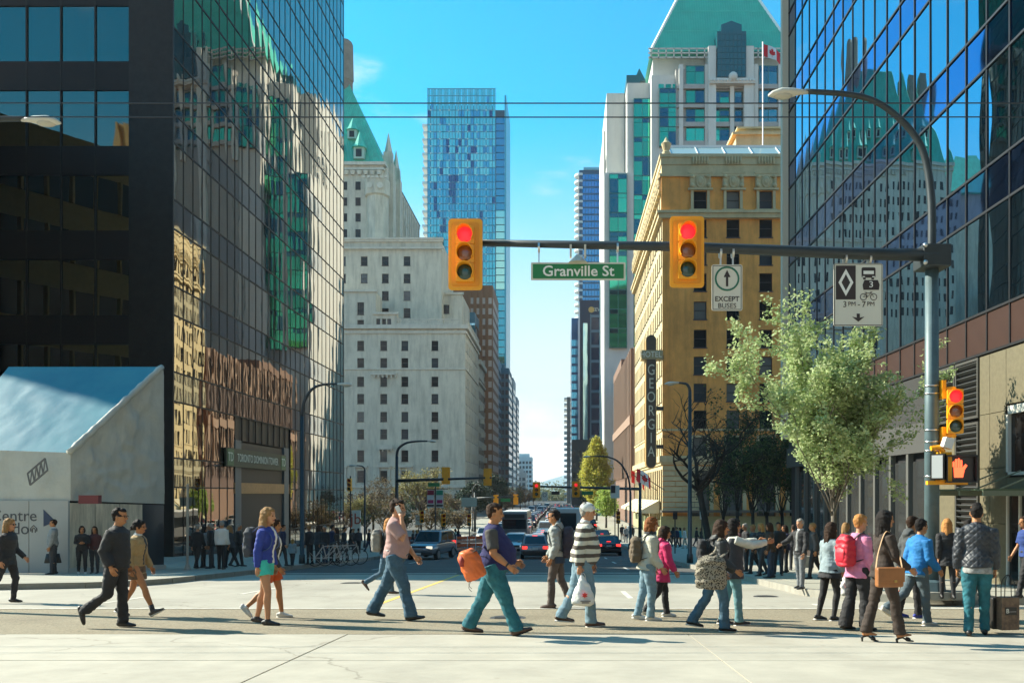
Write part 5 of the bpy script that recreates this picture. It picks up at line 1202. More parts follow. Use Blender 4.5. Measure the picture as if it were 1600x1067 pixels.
# the lamp that reaches in from the left edge
yl = 17.0; xb_ = PX(-190, yl)
LL = thing('street_lamp', 'pale cobra-head street lamp reaching in from the upper left edge', 'street lamp', (xb_, yl, gz(yl)+.0), 0, 'street lamps')
mb = MB(LL.location); mb.loft([(xb_, yl, gz(yl)), (xb_, yl, PZ(300, yl))], [.14, .09], ref=(1, 0, 0), n=10); mb.build('pole', POLT, LL, True)
lamp_arm(LL, [(xb_, yl, PZ(302, yl)), (xb_+.05, yl, PZ(260, yl)), (xb_+.6, yl, PZ(208, yl)), (PX(-40, yl), yl, PZ(189, yl)), (PX(40, yl), yl, PZ(186, yl))], .07, .05); luminaire(LL, (PX(40, yl), yl, PZ(187, yl)), 1, .95)
# further lamps and signal masts along the street
def street_lamp(label, px, y, top, tip, dz=.15, r=.1):
    x = PX(px, y); z0 = gz(y) + dz; t = thing('street_lamp', label, 'street lamp', (x, y, z0), 0, 'street lamps')
    mb = MB(t.location); mb.loft([(x, y, z0), (x, y, z0+.4), (x, y, z0+.42), (x, y, PZ(top, y))], [r*1.5, r*1.4, r, r*.75], ref=(1, 0, 0), n=10); mb.build('pole', POLE, t, True)
    tx_, tz = PX(tip[0], y), PZ(tip[1], y); zt_ = PZ(top, y); d = 1 if tx_ > x else -1
    lamp_arm(t, [(x, y, zt_), (x + (tx_-x)*.06, y, zt_ + (tz-zt_)*.45), (x + (tx_-x)*.28, y, zt_ + (tz-zt_)*.84), (x + (tx_-x)*.6, y, tz-.02), (tx_, y, tz)], r*.75, r*.45); luminaire(t, (tx_, y, tz), d, .9); return t
street_lamp('dark curved street lamp in front of the black tower entrance', 472, 40, 650, (528, 600))
street_lamp('straight dark street lamp with a short arm before the tan hotel front', 1078, 41, 612, (1060, 598))
street_lamp('street lamp with curved arm rising over the yellow-green tree', 985, 74, 770, (922, 713), r=.12)
street_lamp('street lamp on a thin pole left of the grey stone hotel windows', 570, 76, 735, (556, 727), r=.09)
street_lamp('small curved street lamp beside the dark pine on the left side', 738, 120, 775, (757, 753), r=.1)
def mast(label, px, y, armz, tipx, lampt=None, r=.13):
    x = PX(px, y); z0 = gz(y) + .15; t = thing('signal_mast', label, 'signal pole', (x, y, z0), 0, 'distant signal masts')
    zt_ = PZ(lampt[0] if lampt else armz-8, y); za = PZ(armz, y); tx_ = PX(tipx, y)
    mb = MB(t.location); mb.loft([(x, y, z0), (x, y, zt_)], [r*1.3, r*.9], ref=(1, 0, 0), n=10); mb.build('pole', POLE, t, True)
    mb = MB(t.location); mb.loft([(x, y-.1, za-.1), (tx_, y-.1, za+.15)], [r, r*.6], ref=(0, 0, 1), n=8); mb.build('mast_arm', POLE, t, True)
    if lampt:
        a, b = lampt[1]; qx_, qz_ = PX(a, y), PZ(b, y)
        lamp_arm(t, [(x, y, zt_), (x + (qx_-x)*.06, y, zt_ + (qz_-zt_)*.5), (x + (qx_-x)*.3, y, zt_ + (qz_-zt_)*.86), (x + (qx_-x)*.65, y, qz_-.02), (qx_, y, qz_)], r*.9, r*.5); luminaire(t, (qx_, y, qz_), 1, 1)
    return t
mast('dark signal mast with a curved lamp left of the street, its signals turned away', 620, 72, 749, 768, (712, (668, 689)))
mast('dark signal mast on the right side holding the second pair of red signals', 1000, 78, 762, 828)
mast('farthest dark signal mast with a drooping arm left of the car queue', 742, 118, 777, 812)
def back_signal(label, px, py, y):      # seen from behind: yellow board with hoods beyond
    return signal(label, PX(px, y), y-.05, PZ(py, y), math.pi, lit=9, group='distant traffic signals')
back_signal('back of a yellow signal on the left mast, nearer the pole', 697, 743, 72); back_signal('back of a yellow signal at the tip of the left mast arm', 762, 745, 72)
back_signal('back of a small yellow signal on the farthest arm, left one', 775, 781, 118); back_signal('back of a small yellow signal on the farthest arm, right one', 806, 780, 118)
signal('distant yellow signal with red lit before the mountain', PX(838, 77), 77.6, PZ(765, 77), 0, group='distant traffic signals'); signal('distant yellow signal with red lit before the yellow-green tree', PX(900, 77), 77.6, PZ(764, 77), 0, group='distant traffic signals')
for px, py, y, lab in ((546, 757, 73, 'small yellow signal left of the lamp pole by the stone hotel'), (659, 807, 74, 'small orange signal low beside the budding tree'), (693, 812, 74, 'small yellow signal low under the hanging banners'), (733, 812, 75, 'small yellow signal low beside the blank beige board'), (966, 808, 74, 'small orange signal low at the tan hotel corner')):
    t = signal(lab, PX(px, y), y, PZ(py, y), R(random.uniform(-30, 30)), board=False, s=.95, lit=9, group='distant traffic signals')
    mb = MB(t.location); z = gz(y); mb.tube([(t.location.x, y+.28, z), (t.location.x, y+.28, PZ(py, y)+.75)], .06, 8); mb.build('post', POLE, t)
# small signs
def board(nm, label, px, py, w, h, y, m, post=True, cat='sign', group='street signs', th=.04, rz=0):
    x, z = PX(px, y), PZ(py, y); t = thing(nm, label, cat, (x, y, z), rz, group)
    plate(t, x, z, y, w*y/F, h*y/F, m, .03, 'plate', th)
    if post: mb = MB(t.location); mb.tube([(x, y+.09, gz(y)-.05), (x, y+.09, z)], .045, 8); mb.build('post', POLE, t)
    return t
b = board('pillar_sign', 'tall white pillar sign with a rust-red jb mark on the left pavement', 556, 818, 13, 42, 66, WSIGN, th=.25)
mb = MB(b.location); text(mb, 'jb', 1.15, (b.location.x, 65.98, PZ(811, 66)), depth=.01); mb.build('lettering', mat('rust_print', (.42, .08, .03), .5), b)
b = board('no_stopping_sign', 'white no-turn sign beside the budding tree', 654, 812, 9, 15, 74, WSIGN); ring(b, (b.location.x, 73.97, PZ(810, 74)), .13, .17, INKS); mb = MB(b.location); mb.bar((b.location.x-.1, 73.98, PZ(810, 74)+.1), (b.location.x+.1, 73.98, PZ(810, 74)-.1), .03, .01); mb.build('slash', INKS, b)
b = board('no_turn_sign', 'white no-turn sign hanging from the right mast arm', 851, 775, 9, 13, 77.7, WSIGN, False); ring(b, (b.location.x, 77.68, PZ(773, 77.7)), .13, .17, INKS)
board('one_way_sign', 'black one-way plate hanging from the right mast arm', 868, 770, 13, 5, 77.7, INKS, False); board('street_sign', 'small green street name plate on the right mast arm', 918, 770, 18, 6, 77.7, mat('sign_green', (.012, .2, .065), .5), False)
board('street_sign', 'small green street name plate on the left mast arm', 678, 757, 18, 6, 71.8, mat('sign_green', (.012, .2, .065), .5), False); board('street_sign', 'small green street name plate on the farthest mast arm', 790, 781, 15, 5, 118, mat('sign_green', (.012, .2, .065), .5), False)
b = board('lane_sign', 'small dark and white diamond lane sign beside the tree on the right', 961, 768, 14, 20, 73, WSIGN); plate(b, b.location.x-.16, b.location.z+.2, 72.96, .36, .6, INKS, .02, 'diamond_panel')
board('info_board', 'blank beige board on a pole left of the farthest signals', 733, 784, 24, 14, 90, mat('beige_board', (.55, .53, .42), .6))
for px, col, lab in ((673, (.35, .04, .06), 'dark red and white hanging banner on the left lamp pole'), (687, (.05, .30, .18), 'green pink and white hanging banner on the left lamp pole')):
    b = board('banner', lab, px, 779, 11, 28, 80, mat('white_cloth', (.70, .68, .64), .8), False, 'banner', 'lamp pole banners')
    plate(b, b.location.x, b.location.z+.55, 79.96, .6, .42, mat('banner_%d' % px, col, .8), .01, 'top_band'); plate(b, b.location.x, b.location.z-.25, 79.96, .5, .3, mat('banner_pink', (.5, .06, .16), .8), .01, 'middle_band'); plate(b, b.location.x, b.location.z-.6, 79.96, .6, .16, INKS, .01, 'bottom_band')
mb = MB(); x = PX(680, 80.2); t = thing('banner_pole', 'slim dark pole carrying two hanging banners', 'pole', (x, 80.3, gz(80))); mb = MB(t.location); mb.tube([(x, 80.3, gz(80)), (x, 80.3, PZ(757, 80))], .07, 8); mb.build('pole', POLE, t); mb = MB(t.location); mb.bar((x-1.1, 80.25, PZ(764, 80)), (x+1.1, 80.25, PZ(764, 80)), .05); mb.build('crossbar', POLE, t)
x = PX(293, 32.5); t = thing('signpost', 'slim grey post standing on the pavement by the black tower corner', 'post', (x, 32.5, gz(32.5)+.15)); mb = MB(t.location); mb.tube([(x, 32.5, gz(32.5)+.1), (x, 32.5, PZ(756, 32.5))], .045, 8); mb.build('post', mat('grey_post', (.35, .34, .30), .5), t); mb = MB(t.location); mb.loft([(x, 32.5, gz(32.5)+.15), (x, 32.5, gz(32.5)+.35)], [.14, .07], ref=(1, 0, 0), n=8); mb.build('base', mat('grey_post', (.35, .34, .3), .5), t)
for px, lab in ((1097, 'small white parking plates on a post by the bare tree'), (1055, 'thin grey post with a small dark street plate before the hotel')):
    b = board('parking_sign', lab, px, 805, 7, 12, 60, WSIGN if px > 1080 else INKS)
# hydrant
x, y = PX(1419, 18.9), 18.9; z = gz(y) + .15
t = thing('fire_hydrant', 'orange-red fire hydrant standing on the right corner behind the crossing people', 'hydrant', (x, y, z))
mb = MB(t.location); mb.loft([(x, y, z), (x, y, z+.06), (x, y, z+.07), (x, y, z+.42), (x, y, z+.44), (x, y, z+.5), (x, y, z+.58), (x, y, z+.64)], [.19, .19, .13, .125, .17, .17, .12, .03], ref=(1, 0, 0), n=14); ORG = mat('hydrant_red', (.62, .09, .03), .45, var=.1); hb_ = mb.build('barrel', ORG, t, True)
for d in ((-1, 0), (1, 0), (0, -1)): mb = MB(t.location); mb.loft([(x+d[0]*.1, y+d[1]*.1, z+.36), (x+d[0]*.21, y+d[1]*.21, z+.36)], [.07, .065], ref=(0, 0, 1), n=10); mb.build('outlet', ORG, t)
mb = MB(t.location); mb.loft([(x, y, z+.63), (x, y, z+.70)], [.035, .03], ref=(1, 0, 0), n=5); mb.build('top_nut', ORG, t)
# construction barriers and hoardings by the left kerb beyond the crossing
OB = mat('orange_barrier', (.90, .17, .05), .6); WB = mat('white_barrier', (.72, .70, .66), .6)
for k, (px, y) in enumerate(((722, 66), (735, 66.8), (748, 67.5))):
    x = PX(px, y); t = thing('barrier', 'orange and white construction barrier, number %s from the left by the far kerb' % ('one', 'two', 'three')[k], 'barrier', (x, y, gz(y)), 0, 'orange construction barriers')
    for j in range(4): mb = MB(t.location); mb.box(x-.45, x+.45, y-.03, y+.03, gz(y)+.25+j*.27, gz(y)+.45+j*.27); mb.build('board', OB if j % 2 else mat('orange_pale', (.88, .42, .28), .6), t)
    for s_ in (-1, 1): mb = MB(t.location); mb.bar((x+s_*.4, y-.25, gz(y)), (x+s_*.4, y, gz(y)+1.35), .05); mb.build('leg', WB, t)
for k, px in enumerate((600, 617, 634, 651, 668)):
    y = 84; x = PX(px, y); t = thing('site_hoarding', ('leftmost', 'second', 'middle', 'fourth', 'rightmost')[k] + ' red and white site hoarding panel behind the silver wagon', 'hoarding', (x, y, gz(y)), 0, 'site hoardings')
    mb = MB(t.location); mb.box(x-.5, x+.5, y-.05, y+.05, gz(y), gz(y)+.9); mb.build('lower_panel', mat('red_panel', (.45, .08, .04), .6), t); mb = MB(t.location); mb.box(x-.5, x+.5, y-.06, y+.04, gz(y)+.9, gz(y)+1.5); mb.build('upper_panel', WB, t)
# planter blocks (large) on right plaza
for k, (x, y) in enumerate(((9.6, 30.5), (9.9, 36))):
    t = thing('planter', 'low grey planter box in the shaded plaza, %s one' % ('nearer', 'farther')[k], 'planter', (x, y, gz(y)+.15), 0, 'plaza planters')
    mb = MB(t.location); z = gz(y)+.15; mb.box(x-.7, x+.7, y-1.2, y+1.2, z-.1, z+.5); mb.build('box', KERB, t, bevel=.03); mb = MB(t.location); mb.ball((x, y, z+.5), (.6, 1.1, .25), 10, 6); mb.build('soil', mat('soil', (.05, .035, .025), .9), t)
# flags
def flag(label, x, y, z, w, h, rz=0, tilt=0):
    t = thing('flag', label, 'flag', (x, y, z), rz); nx, ny = 14, 5
    def pt(u, v): return (u*w, .12*w*math.sin(u*7+v*1.2)*u + .03*math.sin(u*15), v*h - .35*h*u*u - tilt*u)
    for nm, a, b, mm in (('red_stripe', 0, .25, 'flag_red'), ('white_field', .25, .75, 'flag_white'), ('red_stripe', .75, 1, 'flag_red')):
        mb = MB(); n = 6
        mb.add([pt(a+(b-a)*i/n, j/ny) for j in range(ny+1) for i in range(n+1)], [(j*(n+1)+i, j*(n+1)+i+1, (j+1)*(n+1)+i+1, (j+1)*(n+1)+i) for i in range(n) for j in range(ny)])
        mb.build(nm, mat(mm, (.62, .02, .03) if 'red' in mm else (.75, .74, .72), .8), t, True)
    leaf = [(0, .46), (.07, .3), (.17, .36), (.14, .1), (.28, .22), (.4, .16), (.36, 0), (.44, -.06), (.18, -.26), (.03, -.24), (.02, -.46)]; lf = leaf + [(-a, b) for a, b in leaf[::-1]]
    mb = MB(); vs = []
    for a, b in lf: p = V(pt(.5 + a*.42, .5 + b*.8)); vs.append(p + V((0, -.03, 0)))
    mb.add(vs, [list(range(len(vs)))[::-1]]); mb.build('leaf_emblem', mat('flag_red', (.62, .02, .03), .8), t); return t
fx = PX(1192, 112); flag('red and white maple leaf flag flying on the tan hotel roof pole', fx+.1, 112, PZ(88, 112), 2.1, 1.5, 0, .5)
for k, (px, py, lab) in enumerate(((972, 786, 'nearer'), (962, 790, 'farther'))):
    y = 104 + 8*k; x = GX0 - 2.6; f = flag('%s red and white maple leaf flag hung from the tan hotel street wall' % lab, x-.6, y, gz(y)+6.6, 2.0, 1.5, R(25), .6)
    mb = MB(f.location); mb.bar((x-.5, y, gz(y)+7.6), (GX0, y, gz(y)+5.6), .09); o = mb.build('staff', FRM, f); o.rotation_euler.z = -R(25)

# ============================================================ trees
def leafmat(name, c1, c2, tr=.3):
    if name in MATS: return MATS[name]
    m = bpy.data.materials.new(name); m.use_nodes = True; MATS[name] = m; nt = m.node_tree; N = nt.nodes; L = nt.links
    N.remove(N['Principled BSDF']); out = N['Material Output']; d = N.new('ShaderNodeBsdfPrincipled'); d.inputs['Roughness'].default_value = .55; d.inputs['Specular IOR Level'].default_value = .3
    t = N.new('ShaderNodeBsdfTranslucent'); x = N.new('ShaderNodeMixShader'); x.inputs[0].default_value = tr
    g = N.new('ShaderNodeNewGeometry'); mx = N.new('ShaderNodeMix'); mx.data_type = 'RGBA'; mx.inputs[6].default_value = c1 + (1,); mx.inputs[7].default_value = c2 + (1,)
    L.new(g.outputs['Random Per Island'], mx.inputs[0]); L.new(mx.outputs[2], d.inputs['Base Color']); L.new(mx.outputs[2], t.inputs[0]); L.new(d.outputs[0], x.inputs[1]); L.new(t.outputs[0], x.inputs[2]); L.new(x.outputs[0], out.inputs[0]); return m
BARK = mat('grey_bark', (.13, .11, .085), .9, var=.25, vscale=8, bump=.6, bscale=30); BARKD = mat('dark_bark', (.045, .037, .03), .9, var=.2, vscale=8)
def tree(name, label, loc, H, bole, spread, lm, bm=BARK, limbs=9, leaves=4000, ls=.09, up=.75, lvl=3, r0=.09, group=None, seed=1, cat='tree', dens=1.0, lean=(0, 0), shape='vase'):
    rnd = random.Random(seed); t = thing(name, label, cat, loc, 0, group)
    tr = MB(); br = MB(); twigs = []
    top = V((lean[0], lean[1], bole)); 
    tr.loft([(0, 0, -.1), (0, 0, .12), (lean[0]*.5 + .03, lean[1]*.5, bole*.5), top], [r0*1.5, r0*1.1, r0, r0*.85], ref=(1, 0, 0), n=9)
    def grow(p, d, ln, r, k):
        pts = [p]; q = p.copy(); dd = d.copy(); n = 5 if k < 2 else 4
        for i in range(n):
            dd = (dd + V((rnd.gauss(0, .16), rnd.gauss(0, .16), rnd.gauss(.05, .1)))).normalized(); q = q + dd*ln/n; pts.append(q.copy())
        br.loft(pts, [max(.004, r*(1 - .75*i/n)) for i in range(n+1)], ref=(.3, .9, .1), n=6 if k < 2 else 4)
        if k >= lvl-1: twigs.append(pts)
        elif k == lvl-2: twigs.append(pts[2:])
        if k < lvl:
            for j in range(rnd.randint(3, 5) if k < 2 else rnd.randint(2, 4)):
                i = rnd.randint(1, n); a = pts[i]; side = V((rnd.gauss(0, 1), rnd.gauss(0, 1), rnd.gauss(.25, .5))).normalized()
                grow(a, (dd*.62 + side*.62).normalized(), ln*rnd.uniform(.42, .66), r*.5, k+1)
    if shape == 'column':
        for i in range(limbs*4):
            u = rnd.random()**1.15; h = bole + u*(H-bole)*.80; a = rnd.uniform(0, 2*math.pi)
            def prof(z): q = max(0, min(1, (z-bole)/(H-bole))); return spread*max(.03, math.sin(math.pi*min(1, q*.86+.14)))**.75
            k = rnd.uniform(.35, 1)**.6; pts = []
            for j in range(5): z = h + (H-bole)*.20*j/4; r_ = prof(z)*k*(.45 + .55*j/4); pts.append(V((lean[0] + r_*math.cos(a) + rnd.gauss(0, .08), lean[1] + r_*math.sin(a) + rnd.gauss(0, .08), min(z, H))))
            br.loft([V((lean[0], lean[1], max(bole, h-(H-bole)*.08)))] + pts, [r0*.22, r0*.18, r0*.14, r0*.1, r0*.06, .01], ref=(.3, .9, .1), n=4); twigs.append(pts)
    for i in range(limbs if shape != 'column' else 0):
        a = 2*math.pi*i/limbs + rnd.uniform(-.3, .3); f = rnd.random()
        tilt = (1-up)*1.5*(0.25 + .9*f) if shape == 'vase' else (1-up)*1.3
        h = top - V((0, 0, bole*.25*rnd.random())); d = V((math.cos(a)*math.sin(tilt), math.sin(a)*math.sin(tilt), math.cos(tilt)))
        L_ = (H - bole)*(.42 + .28*rnd.random()); 
        if shape == 'column': h = V((lean[0], lean[1], bole + (H-bole)*.72*i/limbs)); L_ = spread*(1.0 - .6*i/limbs)*(.8+.4*rnd.random())
        else: L_ *= (1.0 if tilt < .8 else spread/((H-bole)*.5) if spread else 1)
        grow(h, d, L_, r0*.5, 0)
    if shape == 'column': tr.loft([top, (lean[0]+.1, lean[1], bole + (H-bole)*.5), (lean[0], lean[1], H*.93)], [r0*.85, r0*.5, .02], ref=(1, 0, 0), n=7)
    # scale the whole growth so that its top and half-width match
    allp = [p for tw in twigs for p in tw]; zt_ = max(p.z for p in allp); rw = sorted(max(abs(p.x-lean[0]), .01) for p in allp)[int(len(allp)*.985)]
    sz, sx_ = ((H-bole)/max(.1, zt_-bole), spread/rw) if shape != 'column' else (1, 1)
    def fit(p): return V((lean[0] + (p.x-lean[0])*sx_, lean[1] + (p.y-lean[1])*sx_, bole + (p.z-bole)*sz if p.z > bole else p.z))
    br.v = [fit(p) for p in br.v]; tr.build('trunk', bm, t, True); stuff(br.build('branches', bm, t, True))
    if leaves:
        lf = MB(); vs = []; fs = []; tot = sum(len(x) for x in twigs); per = leaves/tot
        for tw in twigs:
            tw = [fit(p) for p in tw]
            for i in range(len(tw)-1):
                for _ in range(max(0, int(per + rnd.random()))):
                    p = tw[i].lerp(tw[i+1], rnd.random()) + V((rnd.gauss(0, ls*.8), rnd.gauss(0, ls*.8), rnd.gauss(0, ls*.7)))
                    a = V((rnd.gauss(0, 1), rnd.gauss(0, 1), rnd.gauss(0, .6))).normalized(); n_ = V((rnd.gauss(0, .7), rnd.gauss(0, .7), rnd.gauss(.7, .5))).normalized(); b = n_.cross(a)
                    if b.length < .1: continue
                    b.normalize(); s = ls*rnd.uniform(.6, 1.25); k = len(vs)
                    vs += [p - a*s*.5, p + b*s*.32 + n_*s*.08, p + a*s*.55, p - b*s*.32 + n_*s*.08]; fs.append((k, k+1, k+2, k+3))
        me = bpy.data.meshes.new('crown'); me.from_pydata([tuple(p) for p in vs], [], fs); me.update(); stuff(link('crown', me, lm, t))
    return t
SPRING = leafmat('spring_leaves', (.34, .46, .19), (.56, .63, .34), .38)
y = 23.0; zb = gz(y) + .15
tree('street_tree', 'leafy pale green street tree with upright branches on the right corner', (PX(1302, y), y, zb), PZ(452, y)-zb, PZ(775, y)-zb, 2.5, SPRING, limbs=18, leaves=70000, ls=.104, up=.58, r0=.075, seed=5, lvl=3)
DKL = leafmat('dark_green_leaves', (.030, .052, .022), (.075, .11, .04), .2); MIX = leafmat('olive_leaves', (.06, .085, .03), (.16, .20, .07), .3)
for k, (px, yy, tp, sp) in enumerate(((1130, 52, 640, 1.4), (1152, 49, 610, 1.6), (1176, 47, 628, 1.5), (1198, 50, 600, 1.7), (1222, 47.5, 640, 1.5), (1246, 46, 655, 1.5))):
    tree('plaza_tree', ('leftmost', 'second', 'third', 'fourth', 'fifth', 'rightmost')[k] + ' dark thin-trunked tree of the shaded grove before the tan hotel', (PX(px, yy), yy, gz(yy)+.15), PZ(tp, yy)-gz(yy), 2.6, sp, DKL if k % 2 else MIX, BARKD, limbs=8, leaves=3000, ls=.16, up=.62, r0=.10, seed=20+k, group='grove trees')
yy = 46; tree('bare_tree', 'bare dark tree with crooked spreading branches before the tan hotel', (PX(1112, yy), yy, gz(yy)+.15), PZ(585, yy)-gz(yy), PZ(752, yy)-gz(yy), 3.2, None, BARKD, limbs=7, leaves=0, up=.36, r0=.17, seed=33, lean=(-.75, 0), lvl=3)
YG = leafmat('yellow_green_leaves', (.40, .42, .06), (.62, .55, .12), .45); YG2 = leafmat('fresh_green_leaves', (.28, .42, .09), (.46, .55, .16), .45)
yy = 168; tree('column_tree', 'tall yellow-green columnar street tree on the right side of the street', (PX(932, yy), yy, gz(yy)+.15), PZ(684, yy)-gz(yy), 2.2, 3.4, YG, BARKD, limbs=44, leaves=26000, ls=.40, up=.45, r0=.2, seed=41, shape='column')
yy = 132; tree('column_tree', 'lower fresh green street tree in front of the columnar one', (PX(947, yy), yy, gz(yy)+.15), PZ(764, yy)-gz(yy), 1.8, 1.9, YG2, BARKD, limbs=16, leaves=6000, ls=.3, up=.5, r0=.15, seed=42, shape='column')
BUD = leafmat('budding_leaves', (.22, .19, .07), (.36, .33, .13), .3); BRB = leafmat('brown_buds', (.12, .08, .045), (.22, .17, .08), .3)
yy = 135; tree('budding_tree', 'budding beige-green tree before the stone hotel front', (PX(657, yy), yy, gz(yy)), PZ(728, yy)-gz(yy), 3, 3.9, BUD, BARK, limbs=11, leaves=7000, ls=.26, up=.55, r0=.22, seed=51)
for k, (px, yy, tp, sp, lm) in enumerate(((583, 120, 742, 3.2, BRB), (560, 112, 760, 2.4, BUD), (618, 128, 762, 2.8, BRB), (700, 150, 765, 3.0, BRB))):
    tree('budding_tree', ('brownish budding tree left of the mast by the stone hotel', 'small olive budding tree at the far left of the stone hotel front', 'brownish budding tree behind the man with the phone', 'brownish budding tree under the hanging banners')[k], (PX(px, yy), yy, gz(yy)), PZ(tp, yy)-gz(yy), 2.4, sp, lm, BARKD, limbs=9, leaves=2600, ls=.22, up=.5, r0=.16, seed=60+k)
for k, (px, yy, tp) in enumerate(((536, 113, 775), (572, 116, 781), (600, 113, 778), (632, 117, 772), (672, 113, 780), (694, 118, 776), (716, 114, 782))):
    tree('shrub_tree', ('first', 'second', 'third', 'fourth', 'fifth', 'sixth', 'seventh')[k] + ' from the left of the low dark shrubs along the far left plaza', (PX(px, yy), yy, gz(yy)), PZ(tp, yy)-gz(yy), .7, 1.9, DKL if k % 2 else BRB, BARKD, limbs=9, leaves=1500, ls=.26, up=.35, r0=.12, seed=160+k, group='plaza shrubs')
PINE = leafmat('pine_needles', (.018, .035, .022), (.045, .075, .04), .1)
for k, (px, yy, tp, sp) in enumerate(((771, 205, 742, 4.6), (742, 185, 756, 4.2), (790, 235, 768, 3.4))):
    tree('pine_tree', ('tall dark pine left of the far car queue', 'broad dark pine beside the small curved lamp', 'smaller dark pine nearest the far roadway')[k], (PX(px, yy), yy, gz(yy)), PZ(tp, yy)-gz(yy), 2, sp, PINE, BARKD, limbs=22, leaves=7000, ls=.55, up=.25, r0=.3, seed=70+k, shape='column')
FARL = [leafmat('far_brown', (.10, .075, .05), (.2, .15, .09), .3), leafmat('far_olive', (.09, .11, .04), (.2, .2, .08), .3), leafmat('far_orange', (.30, .19, .05), (.42, .28, .1), .3)]
for k in range(12):
    L_ = k < 6; yy = 210 + (k % 6)*38; x = -13.2 if L_ else 7.4
    tree('avenue_tree', 'small hazy street tree lining the %s far pavement, %s of six' % ('left' if L_ else 'right', ('nearest', 'second', 'third', 'fourth', 'fifth', 'farthest')[k % 6]), (x + random.uniform(-.5, .5), yy, gz(yy)), random.uniform(6.5, 9), 2.2, 2.6, FARL[k % 3], BARKD, limbs=7, leaves=900, ls=.5, up=.5, r0=.15, seed=90+k, lvl=2, group='trees far down the street')
mb = MB(); vs = []; fs = []; rnd = random.Random(4)
for _ in range(9000):
    x = rnd.uniform(-60, 60); y = rnd.uniform(640, 690); p = V((x, y, -3.84 + abs(rnd.gauss(0, 1))*5.0)); s = .9; k = len(vs); a = V((rnd.gauss(0, 1), rnd.gauss(0, 1), rnd.gauss(0, 1))).normalized(); b = a.orthogonal().normalized()
    vs += [p-a*s, p+b*s*.6, p+a*s, p-b*s*.6]; fs.append((k, k+1, k+2, k+3))
me = bpy.data.meshes.new('far_wood'); me.from_pydata([tuple(p) for p in vs], [], fs); o = stuff(link('far_wood', me, FARL[1])); tag(o, 'hazy mass of park trees closing the far end of the street', 'far trees')
